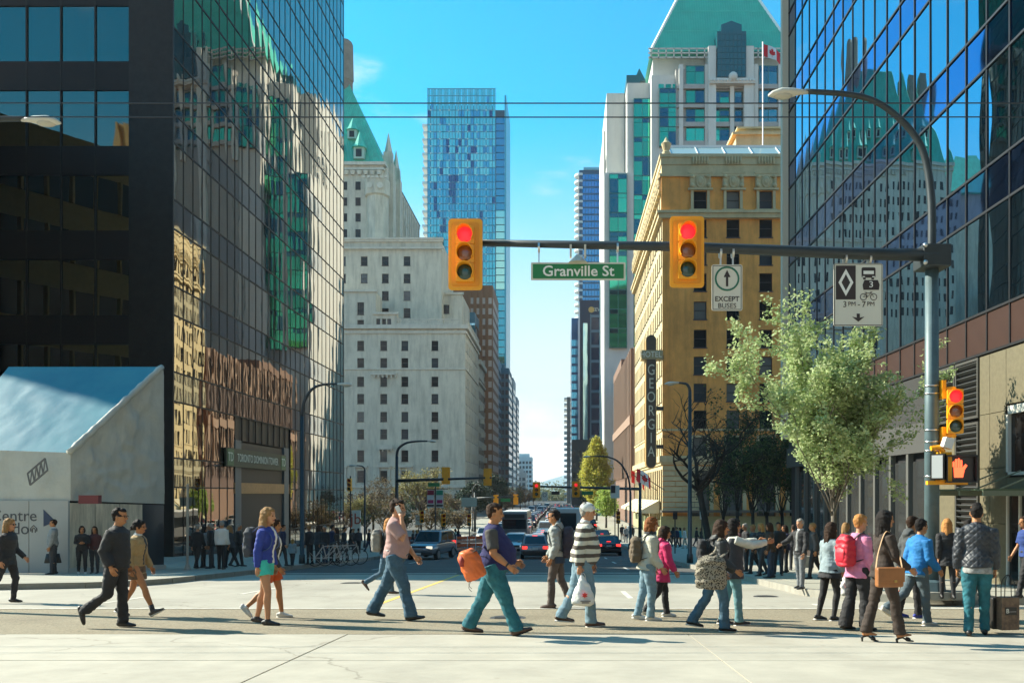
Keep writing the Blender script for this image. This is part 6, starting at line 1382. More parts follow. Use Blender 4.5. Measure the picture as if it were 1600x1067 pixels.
# ============================================================ vehicles
TYRE = mat('tyre_rubber', (.018, .018, .018), .8); RIM = mat('alloy_rim', (.40, .40, .40), .35, .8); TRIM = mat('black_trim', (.02, .02, .022), .5)
CGL = mat('car_glass', (.012, .016, .02), .04, spec=.9); TAIL = mat('tail_light', (.55, .015, .015), .25, emit=(1, .04, .03), es=1.0); HEADL = mat('headlamp', (.75, .74, .68), .12, spec=.8, emit=(1, .85, .6), es=.5); PLATE = mat('number_plate', (.6, .6, .58), .5)
def paint(n, c): return mat('car_paint_' + n, c, .22, .25, spec=.6, dirt=.12)
def car(name, label, cat, kind, pm, loc, rz, group=None):
    t = thing(name, label, cat, loc, rz, group)
    S = {'sedan': dict(L=4.6, W=1.80, H=1.44, belt=.92, hood=.86, boot=.98, cab=(-1.95, 1.15, -1.15, .35), low=.24),
         'suv': dict(L=4.7, W=1.88, H=1.76, belt=1.08, hood=1.05, boot=1.06, cab=(-2.27, .95, -2.02, .25), low=.34),
         'wagon': dict(L=4.5, W=1.76, H=1.55, belt=.96, hood=.92, boot=.96, cab=(-2.18, 1.15, -1.75, .35), low=.25),
         'van': dict(L=5.2, W=2.0, H=2.05, belt=1.15, hood=1.15, boot=1.2, cab=(-2.55, 1.75, -2.5, .95), low=.3)}[kind]
    L_, W, H, bz, lo = S['L']/2, S['W']/2, S['H'], S['belt'], S['low']
    st = [(-L_, .45, bz-.2, .80), (-L_+.08, lo+.08, S['boot']-.05, .93), (-L_+.5, lo, S['boot'], .985), (-.8, lo-.02, bz+.02, 1), (.9, lo-.02, bz+.0, 1), (L_-1.0, lo, S['hood'], .985), (L_-.25, lo+.05, S['hood']-.1, .93), (L_-.03, .42, S['hood']-.25, .80)]
    mb = MB(); mb.loft([(0, y, (a+b)/2) for y, a, b, w_ in st], [(W*w_, (b-a)/2) for y, a, b, w_ in st], ref=(1, 0, 0), n=20, pw=.42); body = mb.build('body', pm, t, True)
    r0, f0, r1, f1 = S['cab']; w0, w1 = W*.93, W*.74; zb_, zt_ = bz-.03, H
    B = [V((s*w0, y, zb_)) for s, y in ((-1, r0), (1, r0), (1, f0), (-1, f0))]; T_ = [V((s*w1, y, zt_-.03)) for s, y in ((-1, r1), (1, r1), (1, f1), (-1, f1))]
    mb = MB(); mb.add(B + T_, [(3, 2, 1, 0), (4, 5, 6, 7), (0, 1, 5, 4), (1, 2, 6, 5), (2, 3, 7, 6), (3, 0, 4, 7)])
    rf = mb.build('cabin', pm, t); bv = rf.modifiers.new('bevel', 'BEVEL'); bv.width = .07; bv.segments = 2
    def win(nm, i, j, u0, u1, v0, v1):
        a, b, c, d = B[i], B[j], T_[j], T_[i]; nr = (b-a).cross(d-a).normalized()*.012
        def p(u, v): return a.lerp(b, u).lerp(d.lerp(c, u), v) + nr
        mb = MB(); mb.quad(p(u0, v0), p(u1, v0), p(u1, v1), p(u0, v1)); return mb.build(nm, CGL, t)
    win('rear_window', 0, 1, .09, .91, .14, .86); win('windscreen', 2, 3, .06, .94, .08, .92)
    for i, j in ((1, 2), (3, 0)):
        for q in ((.07, .47), (.51, .90)): win('side_window', i, j, q[0], q[1], .14, .86)
    for sx in (-1, 1):
        for y in (-L_+.88, L_-.92):
            mb = MB(); rr_ = .33 if kind != 'suv' else .37; x = sx*(W-.11)
            mb.loft([(x-.115, y, rr_), (x-.10, y, rr_), (x+.10, y, rr_), (x+.115, y, rr_)], [rr_-.04, rr_, rr_, rr_-.04], ref=(0, 1, 0), n=18); wh = mb.build('wheel', TYRE, t)
            mb = MB(); mb.disc((x+sx*.118, y, rr_), rr_*.62, (sx, 0, 0), 12, .02); mb.build('rim', RIM, wh)
        mb = MB(); tz = S['boot'] - .17; mb.obox((sx*W*.72, -L_+.02, tz), (W*.36, .10, .17 if kind != 'suv' else .28)); mb.build('tail_light', TAIL, t, bevel=.02)
        mb = MB(); mb.obox((sx*W*.68, L_-.07, S['hood']-.22), (W*.38, .14, .16)); mb.build('headlight', HEADL, t, bevel=.03)
        mb = MB(); mb.obox((sx*(W+.08), S['cab'][1]-.25, bz+.05), (.2, .1, .13)); mb.build('mirror', pm, t, bevel=.03)
    mb = MB(); mb.obox((0, -L_-.0, .50), (W*1.78, .12, .2)); mb.build('rear_bumper', TRIM if kind in ('suv', 'wagon') else pm, t, bevel=.03)
    mb = MB(); mb.obox((0, L_-.02, .47), (W*1.74, .12, .2)); mb.build('front_bumper', TRIM, t, bevel=.03)
    mb = MB(); mb.obox((0, L_-.05, S['hood']-.22), (W*.85, .1, .16)); mb.build('grille', TRIM, t)
    mb = MB(); mb.obox((0, -L_-.015, .74), (.33, .05, .16)); mb.build('number_plate', PLATE, t)
    mb = MB(); mb.obox((0, L_+.05, .47), (.33, .02, .13)); mb.build('number_plate', PLATE, t)
    if kind in ('wagon', 'suv'): mb = MB(); mb.obox((0, r1+.0, H-.06), (.3, .05, .05)); mb.build('brake_light', TAIL, t)
    if kind == 'sedan': mb = MB(); mb.obox((0, r0+.16, bz+.13), (.3, .04, .04)); mb.build('brake_light', TAIL, t)
    return t
def cl(x, y): return (x, y, gz(y)-.02)
y = 55; car('suv', 'silver-blue boxy wagon facing us on the left of the street', 'car', 'suv', paint('steel_blue', (.20, .23, .26)), cl(PX(674, y), y), math.pi - .18)
y = 57; car('hatchback', 'grey wagon with red brake lights driving away from the crossing', 'car', 'wagon', paint('grey', (.24, .25, .26)), cl(PX(835, y), y), .05)
y = 63; car('suv', 'black four-wheel drive half hidden behind the hooded man', 'car', 'suv', paint('black', (.015, .016, .02)), cl(PX(866, y), y), 0)
y = 64; car('sedan', 'black sedan with red tail lights in the right lane', 'car', 'sedan', paint('black', (.015, .016, .02)), cl(PX(949, y), y), 0)
y = 65.5; car('van', 'white minivan just left of the grey wagon, facing us', 'van', 'wagon', paint('white', (.62, .63, .62)), cl(PX(806, y), y), math.pi)
# transit bus
y = 90; x = PX(804, y); t = thing('transit_bus', 'grey transit bus waiting behind the grey wagon', 'bus', cl(x, y))
mb = MB(t.location); z = gz(y); mb.box(x-1.28, x+1.28, y, y+11.5, z+.32, z+3.1); mb.build('body', mat('bus_grey', (.13, .135, .14), .4), t, bevel=.12)
mb = MB(t.location); mb.box(x-1.15, x+1.15, y-.02, y+.05, z+1.5, z+2.45); mb.build('windscreen', CGL, t)
mb = MB(t.location); mb.box(x-1.0, x+1.0, y-.03, y+.05, z+2.55, z+2.95); mb.build('destination_sign', TRIM, t)
mb = MB(t.location); mb.box(x-1.2, x+1.2, y+.1, y+11.3, z+3.1, z+3.25); mb.build('roof_pod', mat('bus_white', (.62, .62, .6), .5), t)
for s_ in (-1, 1):
    for yy in (y+2.4, y+8.6):
        mb = MB(t.location); mb.loft([(x+s_*1.0, yy, z+.46), (x+s_*1.27, yy, z+.46)], [.46, .46], ref=(0, 1, 0), n=16); mb.build('wheel', TYRE, t)
    mb = MB(t.location); mb.box(x+s_*.75-.16, x+s_*.75+.16, y-.04, y+.03, z+.75, z+.95); mb.build('headlight', HEADL, t)
    mb = MB(t.location); mb.box(x+s_*1.27, x+s_*1.29, y+.6, y+10.8, z+1.4, z+2.5); mb.build('side_window', CGL, t)
# white box truck
y = 78; x = PX(888, y); t = thing('box_truck', 'white box truck seen from behind between the hooded man and the striped man', 'truck', cl(x, y))
mb = MB(t.location); z = gz(y); mb.box(x-1.1, x+1.1, y, y+4.6, z+.75, z+3.5); mb.build('box', mat('truck_white', (.62, .62, .59), .5), t, bevel=.1)
mb = MB(t.location); mb.box(x-.7, x+.7, y-.02, y+.05, z+1.6, z+3.1); mb.build('rear_window', CGL, t)
mb = MB(t.location); mb.box(x-1.0, x+1.0, y+4.6, y+6.3, z+.5, z+2.3); mb.build('cab', mat('truck_white', (.62, .62, .59), .5), t, bevel=.15)
mb = MB(t.location); mb.box(x-1.05, x+1.05, y-.12, y+.02, z+.5, z+.75); mb.build('rear_bumper', TRIM, t)
for s_ in (-1, 1):
    mb = MB(t.location); mb.loft([(x+s_*.7, y+1.2, z+.42), (x+s_*1.0, y+1.2, z+.42)], [.42, .42], ref=(0, 1, 0), n=16); mb.build('wheel', TYRE, t)
    mb = MB(t.location); mb.loft([(x+s_*.7, y+5.4, z+.42), (x+s_*1.0, y+5.4, z+.42)], [.42, .42], ref=(0, 1, 0), n=16); mb.build('wheel', TYRE, t)
    mb = MB(t.location); mb.box(x+s_*.9-.1, x+s_*.9+.1, y-.06, y+.02, z+.85, z+1.1); mb.build('tail_light', TAIL, t)
# the long queue
rnd = random.Random(11)
cols = {'white': (.62, .63, .62), 'silver': (.42, .43, .44), 'grey': (.24, .25, .26), 'black': (.015, .016, .02), 'dark blue': (.03, .06, .14), 'dark red': (.22, .02, .02), 'pale': (.52, .50, .46)}
src = {}; first = True
LN = [(-1.9, 0, 71), (1.2, 0, 84), (4.1, 0, 92), (-5.2, math.pi, 104), (-8.1, math.pi, 96)]
ON = 'first second third fourth fifth sixth seventh eighth ninth tenth eleventh twelfth thirteenth fourteenth fifteenth sixteenth seventeenth eighteenth nineteenth twentieth twenty-first twenty-second twenty-third twenty-fourth twenty-fifth twenty-sixth twenty-seventh twenty-eighth twenty-ninth thirtieth thirty-first thirty-second thirty-third thirty-fourth thirty-fifth thirty-sixth'.split()
LNN = {-1.9: 'left lane going away', 1.2: 'middle lane going away', 4.1: 'right lane going away', -5.2: 'oncoming lane by the centre line', -8.1: 'oncoming kerb lane'}
for lx, rz, y0 in LN:
    y = y0; no = -1
    while y < 340:
        k = rnd.choice(('sedan', 'sedan', 'suv', 'wagon', 'wagon', 'van')); cn = rnd.choice(('white', 'silver', 'grey', 'black', 'silver', 'dark blue', 'dark red', 'pale', 'white')); pm = paint(cn.replace(' ', '_'), cols[cn])
        way = 'going away' if rz == 0 else 'coming towards us'
        no += 1; lab = '%s %s, %s of the queue in the %s' % (cn, {'van': 'van', 'suv': 'estate', 'wagon': 'hatchback', 'sedan': 'sedan'}[k], ON[no], LNN[lx]); gr = 'cars queueing down the street'
        loc = cl(lx + rnd.uniform(-.3, .3), y)
        if k not in src: src[k] = car('queued_car', lab, 'car', k, pm, loc, rz, gr)
        else: dup(src[k], loc, rz, lab, gr, {'body': pm, 'cabin': pm, 'mirror': pm}, skip=() if y < 130 else ('mirror', 'number_plate', 'grille', 'rim', 'front_bumper', 'rear_bumper'))
        y += rnd.uniform(7.2, 13 if lx > 2 or lx < -6 else 9.5) + (22 if lx > 3 else 0)
# ============================================================ people
SKIN = {'pale': mat('skin_pale', (.50, .24, .125), .55, var=.06, vscale=20), 'tan': mat('skin_tan', (.42, .18, .072), .55, var=.06, vscale=20), 'brown': mat('skin_brown', (.28, .13, .065), .55)}
HAIR = {k: mat('hair_' + k, c, .72, spec=.2, var=.35, vscale=30, bump=.7, bscale=90, stretch=(1, 1, .15)) for k, c in dict(black=(.014, .011, .010), brown=(.036, .018, .010), blond=(.42, .24, .085), auburn=(.22, .075, .022), grey=(.30, .28, .25), ginger=(.45, .20, .06), light=(.30, .17, .07)).items()}
def cloth(n, c, r=.85, var=.16, **k): return mat('cloth_' + n, c, r, var=var, vscale=9, bump=.5, bscale=17, **k)
EYE = mat('eye_dark', (.02, .015, .012), .2); LIP = mat('lip', (.30, .09, .07), .5); LENS = mat('sunglass_lens', (.01, .01, .012), .1, spec=.8)
TRS = [(.84, .10, .095, -.015), (.90, .163, .122, -.014), (.97, .170, .128, -.012), (1.05, .156, .115, -.002), (1.13, .148, .108, .004), (1.22, .158, .116, .006), (1.32, .174, .118, .002), (1.39, .182, .108, -.004), (1.44, .155, .085, -.010), (1.475, .085, .064, -.012)]
def rx(p, a, c): return V((c.x + (p.x-c.x)*math.cos(a) + (p.z-c.z)*math.sin(a), p.y, c.z - (p.x-c.x)*math.sin(a) + (p.z-c.z)*math.cos(a)))
def hand(mb, W, f, s, n, side, curl=.5, sc_=1.0, grip=False):
    """palm and five separate fingers; f along the forearm, s towards the thumb, n out of the palm"""
    f, s, n = f.normalized(), s.normalized(), n.normalized(); L_ = .088*sc_
    mb.loft([W - f*.02, W + f*.03*sc_, W + f*L_], [(.026*sc_, .017*sc_), (.036*sc_, .016*sc_), (.040*sc_, .013*sc_)], ref=s, n=8)
    for k, (u, ln) in enumerate(((.030, .072), (.010, .080), (-.010, .074), (-.029, .058))):
        p = W + f*L_*.95 + s*u*sc_; pts = [p]; a = .15 if not grip else .5; d = f
        for q in range(3):
            a += curl*(.55 if not grip else .8); d = (f*math.cos(a) + n*math.sin(a)).normalized(); p = p + d*ln*sc_*(.42, .32, .26)[q]; pts.append(p)
        mb.loft(pts, [.0095*sc_, .0088*sc_, .008*sc_, .006*sc_], ref=s, n=6)
    p = W + f*.022*sc_ + s*.030*sc_; d = (f*.72 + s*.62 + n*.30).normalized(); d2 = (f*.95 + s*.12 + n*.35).normalized()
    mb.loft([p - s*.012*sc_, p + d*.034*sc_, p + d*.034*sc_ + d2*.028*sc_, p + d*.034*sc_ + d2*.050*sc_], [.013*sc_, .0115*sc_, .010*sc_, .007*sc_], ref=n, n=6)
def fold(me, amp, sc_=1.0, hem=None):
    n = len(me.vertices); co = np.empty(n*3, np.float32); me.vertices.foreach_get('co', co); co = co.reshape(-1, 3); no = np.empty(n*3, np.float32); me.vertices.foreach_get('normal', no); no = no.reshape(-1, 3)
    d = np.array([noise.noise((p[0]*7*sc_, p[1]*7*sc_, p[2]*14*sc_ + 2*p[0])) + .8*noise.noise((p[0]*13+3, p[1]*13, p[2]*24 + 14*p[0] + 6*p[1])) for p in co], np.float32)
    d = np.sign(d)*np.abs(d)**.8
    co += no*(d*amp)[:, None]; me.vertices.foreach_set('co', co.ravel()); me.update()
PN = [0]
def person(label, px, y, H=1.75, rz=0, dz=0, lean=3, legs=((18, 6, 0), (-16, 12, -12)), arms=((-14, 6, 14), (16, 6, 18)), head=(0, 0), fat=0.0, fem=0.0,
           skin='tan', hair=('short', 'brown'), top=None, shirt=None, bottom=None, shoes=None, extra=None, group=None, vox=.0125, near=True, name='person', cat='person', hips_y=.0, x=None):
    s = H/1.75; t = thing(name, label, cat, (PX(px, y) if x is None else x, y, gz(y)+dz), rz, group)
    la = R(lean); HC = V((0, 0, .93)); J = {}
    top = dict(m=cloth('x', (.1, .1, .1)), hem=.92, th=.014, sleeve='long', flare=0, **{}) | (top or {}); bottom = dict(kind='trousers', m=cloth('denim', (.06, .10, .16)), hemw=.062) | (bottom or {}); shoes = dict(m=mat('black_leather', (.02, .018, .016), .45), kind='shoe') | (shoes or {})
    # ---- skeleton
    leg = []
    for i, (th, kn, fp) in enumerate(legs):
        sg = 1 if i == 0 else -1; h = V((0, sg*(.088 + .01*fem + .02*fat), .92)); a = R(th); k = h + V((math.sin(a)*.435, sg*.004, -math.cos(a)*.435)); b = R(th - kn); an = k + V((math.sin(b)*.405, sg*.006, -math.cos(b)*.405)); leg.append((h, k, an, R(fp)))
    def sole(an, fp): d = V((math.cos(fp), 0, math.sin(fp))); u = V((-math.sin(fp), 0, math.cos(fp))); return d, u
    hl = .055 if shoes['kind'] == 'heel' else 0
    low = min(min((an - u*.085 - d*.07).z - hl, (an - u*.085 + d*.16).z) for (_, _, an, fp) in leg for d, u in [sole(an, fp)])
    off = V((0, 0, -low))
    def tor(p): return rx(V(p), la, HC) + off
    leg = [(h + off, k + off, an + off, fp) for h, k, an, fp in leg]
    sh = []
    for i in (0, 1):
        sg = 1 if i == 0 else -1; S0 = V((-.005, sg*(.172 + .025*fat - .012*fem), 1.395)); A = arms[i]
        if A[0] == 'pt': e, wv = S0 + V(A[1]), S0 + V(A[2])
        else:
            a, ab, el = R(A[0]), R(A[1]), R(A[2]); d = V((math.sin(a)*math.cos(ab), sg*math.sin(ab), -math.cos(a)*math.cos(ab))); e = S0 + d*.285
            b = a + el; d2 = V((math.sin(b), sg*math.sin(ab)*.35, -math.cos(b))).normalized(); wv = e + d2*.25
        sh.append((tor(S0), tor(e), tor(wv)))
    J['shoulders'] = [q[0] for q in sh]; J['wrists'] = [q[2] for q in sh]; J['chest'] = tor((0, 0, 1.3)); J['waist'] = tor((0, 0, 1.0)); J['head'] = tor((0.02, 0, 1.62))
    trs = []
    for z, hw, hd, cx in TRS:
        b = fat*math.exp(-((z-1.08)/.17)**2); ch = fem*math.exp(-((z-1.29)/.06)**2); wf = fem*math.exp(-((z-1.10)/.09)**2); hp = fem*math.exp(-((z-.93)/.08)**2)
        trs.append((z, hw*(1+.25*fat*math.exp(-((z-1.08)/.25)**2) - .12*wf + .05*hp - .06*fem*(z > 1.25)), hd + .11*b + .02*ch - .008*wf + .01*hp, cx + .075*b + .012*ch))
    # ---- body
    mb = MB(); mb.loft([tor((cx, 0, z)) for z, a, b, cx in trs], [(a, b) for z, a, b, cx in trs], n=18)
    for i, (h, k, an, fp) in enumerate(leg):
        c1 = h.lerp(k, .5); cf = k.lerp(an, .3) - V((.012, 0, 0)); g = 1 + .28*fat
        mb.loft([h + V((0, 0, .04)), h.lerp(k, .25), c1, k, cf, k.lerp(an, .65), an, an - V((0, 0, .03))], [.088*g, .084*g, .072*g, .054*g, .058*g, .044, .036, .036], n=12)
        d, u = sole(an, fp); B = an - u*.075
        mb.loft([B - d*.05 + u*.035, B + u*.04, B + d*.08 + u*.03, B + d*.155 + u*.018], [(.03, .035), (.034, .04), (.04, .026), (.03, .012)], n=8)
    for S0, e, wv in sh:
        g = 1 + .3*fat - .12*fem
        mb.loft([S0 + (S0-e)*.08, S0, S0.lerp(e, .35), e, e.lerp(wv, .3), wv, wv + (wv-e).normalized()*.02], [.045*g, .054*g, .049*g, .040*g, .041*g, .028, .026], n=10)
    nk = tor((-.004, 0, 1.44)); yaw = R(head[0]); pit = R(head[1]); HB = tor((.018, 0, 1.512))
    def hp_(p):
        q = V(p); q = V((q.x*math.cos(pit) - (q.z-.02)*math.sin(pit)*-1, q.y, (q.z-.02)*math.cos(pit) - q.x*math.sin(pit) + .02)); return HB + V((q.x*math.cos(yaw) - q.y*math.sin(yaw), q.x*math.sin(yaw) + q.y*math.cos(yaw), q.z))
    mb.loft([nk - V((0, 0, .03)), nk + V((.0, 0, .05)), hp_((-.005, 0, .06))], [.066 - .008*fem + .012*fat, .056 - .008*fem + .014*fat, .056], n=12)
    fy = V((-math.sin(yaw), math.cos(yaw), 0)); jw = .012*fat
    hr = [(.0, .048, .026, .026+jw), (.018, .040, .046, .042+jw), (.05, .022, .070, .056+jw), (.085, .010, .083, .066), (.125, .004, .094, .072), (.165, -.002, .099, .076), (.198, -.006, .090, .070), (.222, -.008, .064, .050), (.236, -.008, .028, .024)]
    mb.loft([hp_((cx, 0, z)) for z, cx, d, w_ in hr], [(w_, d) for z, cx, d, w_ in hr], ref=fy, n=16)
    mb.loft([hp_((.088, 0, .128)), hp_((.100, 0, .105)), hp_((.113, 0, .085)), hp_((.094, 0, .076))], [.010, .013, .0155, .010], ref=fy, n=8)      # nose
    for sg in (-1, 1): mb.loft([hp_((-.012, sg*.066, .07)), hp_((-.006, sg*.078, .10)), hp_((-.012, sg*.074, .128))], [(.008, .013), (.011, .022), (.008, .014)], ref=fy, n=8)
    mb.ball(hp_((.082, 0, .034)), (.018, .026, .012), 8, 6); mb.ball(hp_((.086, 0, .135)), (.014, .05, .012), 8, 6)
    body = remesh(mb, .0095*max(1, vox/.0125), 1)
    hm = MB()
    for i, (S0, e, wv) in enumerate(sh):
        sg = 1 if i == 0 else -1; f = (wv - e).normalized(); n_ = V((0, -sg, 0)); n_ = (n_ - f*n_.dot(f)); 
        n_ = n_.normalized() if n_.length > .2 else V((0, 0, -1)); s_ = n_.cross(f); s_ = s_ if s_.dot(V((1, 0, .3))) > 0 else -s_
        hand(hm, wv, f, s_, n_, sg, .45, 1.0 - .08*fem, grip=bool(extra and ('grip%d' % i) in extra))
    nv = len(body.vertices); vs = [tuple(v.co*s) for v in body.vertices] + [tuple(v*s) for v in hm.v]; fs = [list(p.vertices) for p in body.polygons] + [[nv+q for q in f] for f in hm.f]
    bm_ = bpy.data.meshes.new('body'); bm_.from_pydata(vs, [], fs); bm_.polygons.foreach_set('use_smooth', [True]*len(fs)); bm_.update(); bpy.data.meshes.remove(body)
    link('body', bm_, SKIN[skin], t)
    def fin(mb, nm, m, vx=vox, sm=2, amp=.0, fs_=1.0):
        me = remesh(mb, vx, sm)
        if amp and near: fold(me, amp, fs_)
        me.transform(Matrix.Scale(s, 4)); return link(nm, me, m, t)
    # ---- top garment
    def topmesh(tp, sl=True):
        mb = MB(); th = tp['th']; zs = [(z, a+th, b+th, cx) for z, a, b, cx in trs if z > max(tp['hem'], .86) + .02 and z < tp.get('zmax', 1.5)]
        if tp['hem'] < .98:
            fl = tp['flare']; a0, b0, c0 = np.interp(max(tp['hem'], .93), [q[0] for q in trs], [q[1] for q in trs]), np.interp(max(tp['hem'], .93), [q[0] for q in trs], [q[2] for q in trs]), zs[0][3]
            dd = max(0, .95 - tp['hem']); zs = [(tp['hem'], a0+th+.004+fl, b0+th+.008+fl+dd*.05, c0)] + zs
        else: z = tp['hem']; zs = [(z,) + tuple(float(np.interp(z, [q[0] for q in trs], [q[j] for q in trs])) + (th if j < 3 else 0) for j in (1, 2, 3))] + zs
        mb.loft([tor((cx, 0, z)) for z, a, b, cx in zs], [(a*tp.get('wx', 1), b) for z, a, b, cx in zs], n=20)
        if sl and tp['sleeve'] != 'none':
            for S0, e, wv in sh:
                g = 1 + .3*fat - .10*fem; sth = th + .006
                if tp['sleeve'] == 'long': mb.loft([S0 + (S0-e)*.1, S0, S0.lerp(e, .4), e, e.lerp(wv, .5), e.lerp(wv, .96)], [.05*g+sth, .056*g+sth, .052*g+sth, .046*g+sth, .040*g+sth, .034*g+sth*.9], n=12)
                else: q = S0.lerp(e, .82); mb.loft([S0 + (S0-e)*.1, S0, S0.lerp(e, .4), q], [.05*g+sth, .058*g+sth, .055*g+sth, .052*g+sth], n=12)
        if tp.get('collar'): mb.loft([tor((-.012, 0, 1.45)), tor((-.006, 0, 1.50))], [(.078, .07), (.070, .066)], n=14)
        if tp.get('hood'): mb.loft([tor((-.10, 0, 1.36)), tor((-.115, 0, 1.43)), tor((-.075, 0, 1.50)), tor((-.02, 0, 1.515))], [(.07, .03), (.105, .05), (.11, .05), (.10, .05)], n=14)
        return mb
    fin(topmesh(top), top.get('name', 'jacket'), top['m'], amp=.0075)
    if shirt: fin(topmesh(dict(hem=.95, th=-.002, sleeve='none', flare=0) | shirt, False), shirt.get('name', 'shirt'), shirt['m'], amp=.003)
    # ---- bottom garment
    mb = MB(); th = .010; k_ = bottom['kind']
    up = [(z, a+th, b+th, cx) for z, a, b, cx in trs if z < 1.06]
    if k_ in ('trousers', 'shorts', 'tights'):
        tt = .004 if k_ == 'tights' else bottom.get('th', .013); mb.loft([tor((cx, 0, z)) for z, a, b, cx in up], [(a, b) for z, a, b, cx in up], n=18)
        for h, k, an, fp in leg:
            g = 1 + .28*fat
            if k_ == 'shorts': q = h.lerp(k, bottom.get('len', .42)); mb.loft([h + V((0, 0, .05)), h.lerp(k, .2), q], [.092*g+tt, .092*g+tt, .088*g+tt+.012], n=14)
            else:
                hw = bottom['hemw'] if k_ != 'tights' else .042
                mb.loft([h + V((0, 0, .05)), h.lerp(k, .25), h.lerp(k, .55), k, k.lerp(an, .3) - V((.008, 0, 0)), k.lerp(an, .7), an + (k-an)*.04, an - V((0, 0, .03)) if k_ != 'tights' else an], [.090*g+tt, .086*g+tt, .076*g+tt, .060*g+tt, max(.060+tt*.6, hw*.9 if k_ != 'tights' else .058), max(.052*1.0+tt*.3, hw*.96) if k_ != 'tights' else .048, hw, hw*1.02], n=14)
        fin(mb, 'tights' if k_ == 'tights' else k_, bottom['m'], vx=vox*.9, amp=.0085 if k_ == 'trousers' else .001 if k_ == 'tights' else .005, fs_=.9)
    if k_ == 'skirt' or bottom.get('skirt'):
        mb = MB(); z0 = bottom.get('z', .70); sm_ = bottom.get('sm', bottom['m']); mb.loft([tor((-.01, 0, z)) + V((0, 0, 0)) for z in (1.04, .95, .85, z0)], [(.168, .128), (.19, .145), (.205, .165), (.225, .20)], n=20); fin(mb, 'skirt', sm_, amp=.008)
    # ---- shoes
    for h, k, an, fp in leg:
        d, u = sole(an, fp); B = an - u*.085; mb = MB(); w_ = 1.0 - .12*fem
        if shoes['kind'] == 'heel':
            mb.loft([B - d*.055 + u*.0, B + d*.03 + u*.01, B + d*.11 - u*.045, B + d*.185 - u*.06], [(.026, .012), (.03, .012), (.038, .014), (.022, .011)], n=10); mb.loft([B - d*.055, B - d*.05 - u*.07], [.020, .014], n=8)
            mb.loft([an - u*.02 - d*.03, an + u*.0 - d*.01], [(.044, .05), (.042, .046)], n=10); mb.loft([B + d*.09 - u*.02, B + d*.13 - u*.03], [(.046, .035), (.042, .024)], n=10)
        else:
            mb.loft([B - d*.088 + u*.028, B - d*.075 + u*.040, B - d*.02 + u*.046, B + d*.06 + u*.038, B + d*.12 + u*.028, B + d*.175 + u*.024, B + d*.195 + u*.02], [(.018, .022), (.036*w_, .038), (.042*w_, .046), (.048*w_, .038), (.050*w_, .028), (.036*w_, .021), (.014, .012)], ref=(0, 1, 0), n=12)
            mb.loft([an + u*.015, an - u*.04], [.042, .048], n=10)
            if shoes['kind'] == 'boot': mb.loft([an + (k-an)*.28, an], [.056, .048], n=12)
        so_ = fin(mb, 'shoe', shoes['m'], vx=.009 if near else .016, sm=2)
        if shoes.get('sole') and near:
            mb = MB(); mb.loft([B - d*.09 + u*.002, B - d*.02 + u*.002, B + d*.09 + u*.002, B + d*.197 + u*.006], [(.034*w_, .013), (.044*w_, .013), (.053*w_, .012), (.02*w_, .010)], n=12); me = mb.mesh('sole', True); me.transform(Matrix.Scale(s, 4)); link('sole', me, shoes['sole'], so_)
    # ---- hair
    hk, hc = hair; HM = HAIR[hc]; mb = MB()
    if hk != 'none':
        rr_ = (.104, .083, .100) if hk in ('short', 'messy') else (.110, .092, .108)
        mb.ball(hp_((.030, 0, .196)), (.066, .068, .045), 12, 8)
        mb.ball(hp_((-.018 if hk == 'short' else -.020, 0, .150)), rr_, 16, 12)
        mb.loft([hp_((-.058, 0, .06)), hp_((-.065, 0, .10)), hp_((-.055, 0, .16))], [(.055, .03), (.068, .042), (.07, .045)], ref=fy, n=12)
        if hk in ('short', 'messy'):
            rn = random.Random(PN[0]); 
            for q in range(64 if hk == 'messy' else 12): a = rn.uniform(.4, 2*math.pi-.4); el = rn.uniform(.5, 1.4); mb.ball(hp_((-.02 + .085*math.cos(a)*math.cos(el), .07*math.sin(a)*math.cos(el), .155 + .085*math.sin(el))), .024, 6, 5)
        if hk in ('long', 'mid', 'bob'):
            ln = {'long': .36, 'mid': .22, 'bob': .10}[hk]; rn = random.Random(PN[0]+5)
            for q in range(15):
                a = math.pi*(.42 + 1.16*q/14); y0_, x0_ = .082*math.sin(a)*1.0, -.022 + .098*math.cos(a); l2 = ln*rn.uniform(.8, 1.1); o_ = rn.uniform(-.012, .012)
                p0 = hp_((x0_*.9, y0_, .165)); p1 = hp_((x0_, y0_*1.10, .08)); p2 = hp_((x0_*1.08 + o_, y0_*1.15, .08 - l2*.5)); p3 = hp_((x0_*1.0 + o_, y0_*1.08 + o_, .08 - l2))
                mb.loft([p0, p1, p2, p3], [.024, .027, .023, .009], ref=fy, n=7)
        if hk in ('pony', 'bun'):
            mb.loft([hp_((-.10, 0, .15)), hp_((-.135, 0, .12)), hp_((-.145, 0, .05)), hp_((-.13, 0, -.06 if hk == 'pony' else .08))], [.025, .038, .035, .01], ref=fy, n=9)
        fin(mb, 'hair', HM, vx=.009 if near else .014, sm=1, amp=.007, fs_=2.2)
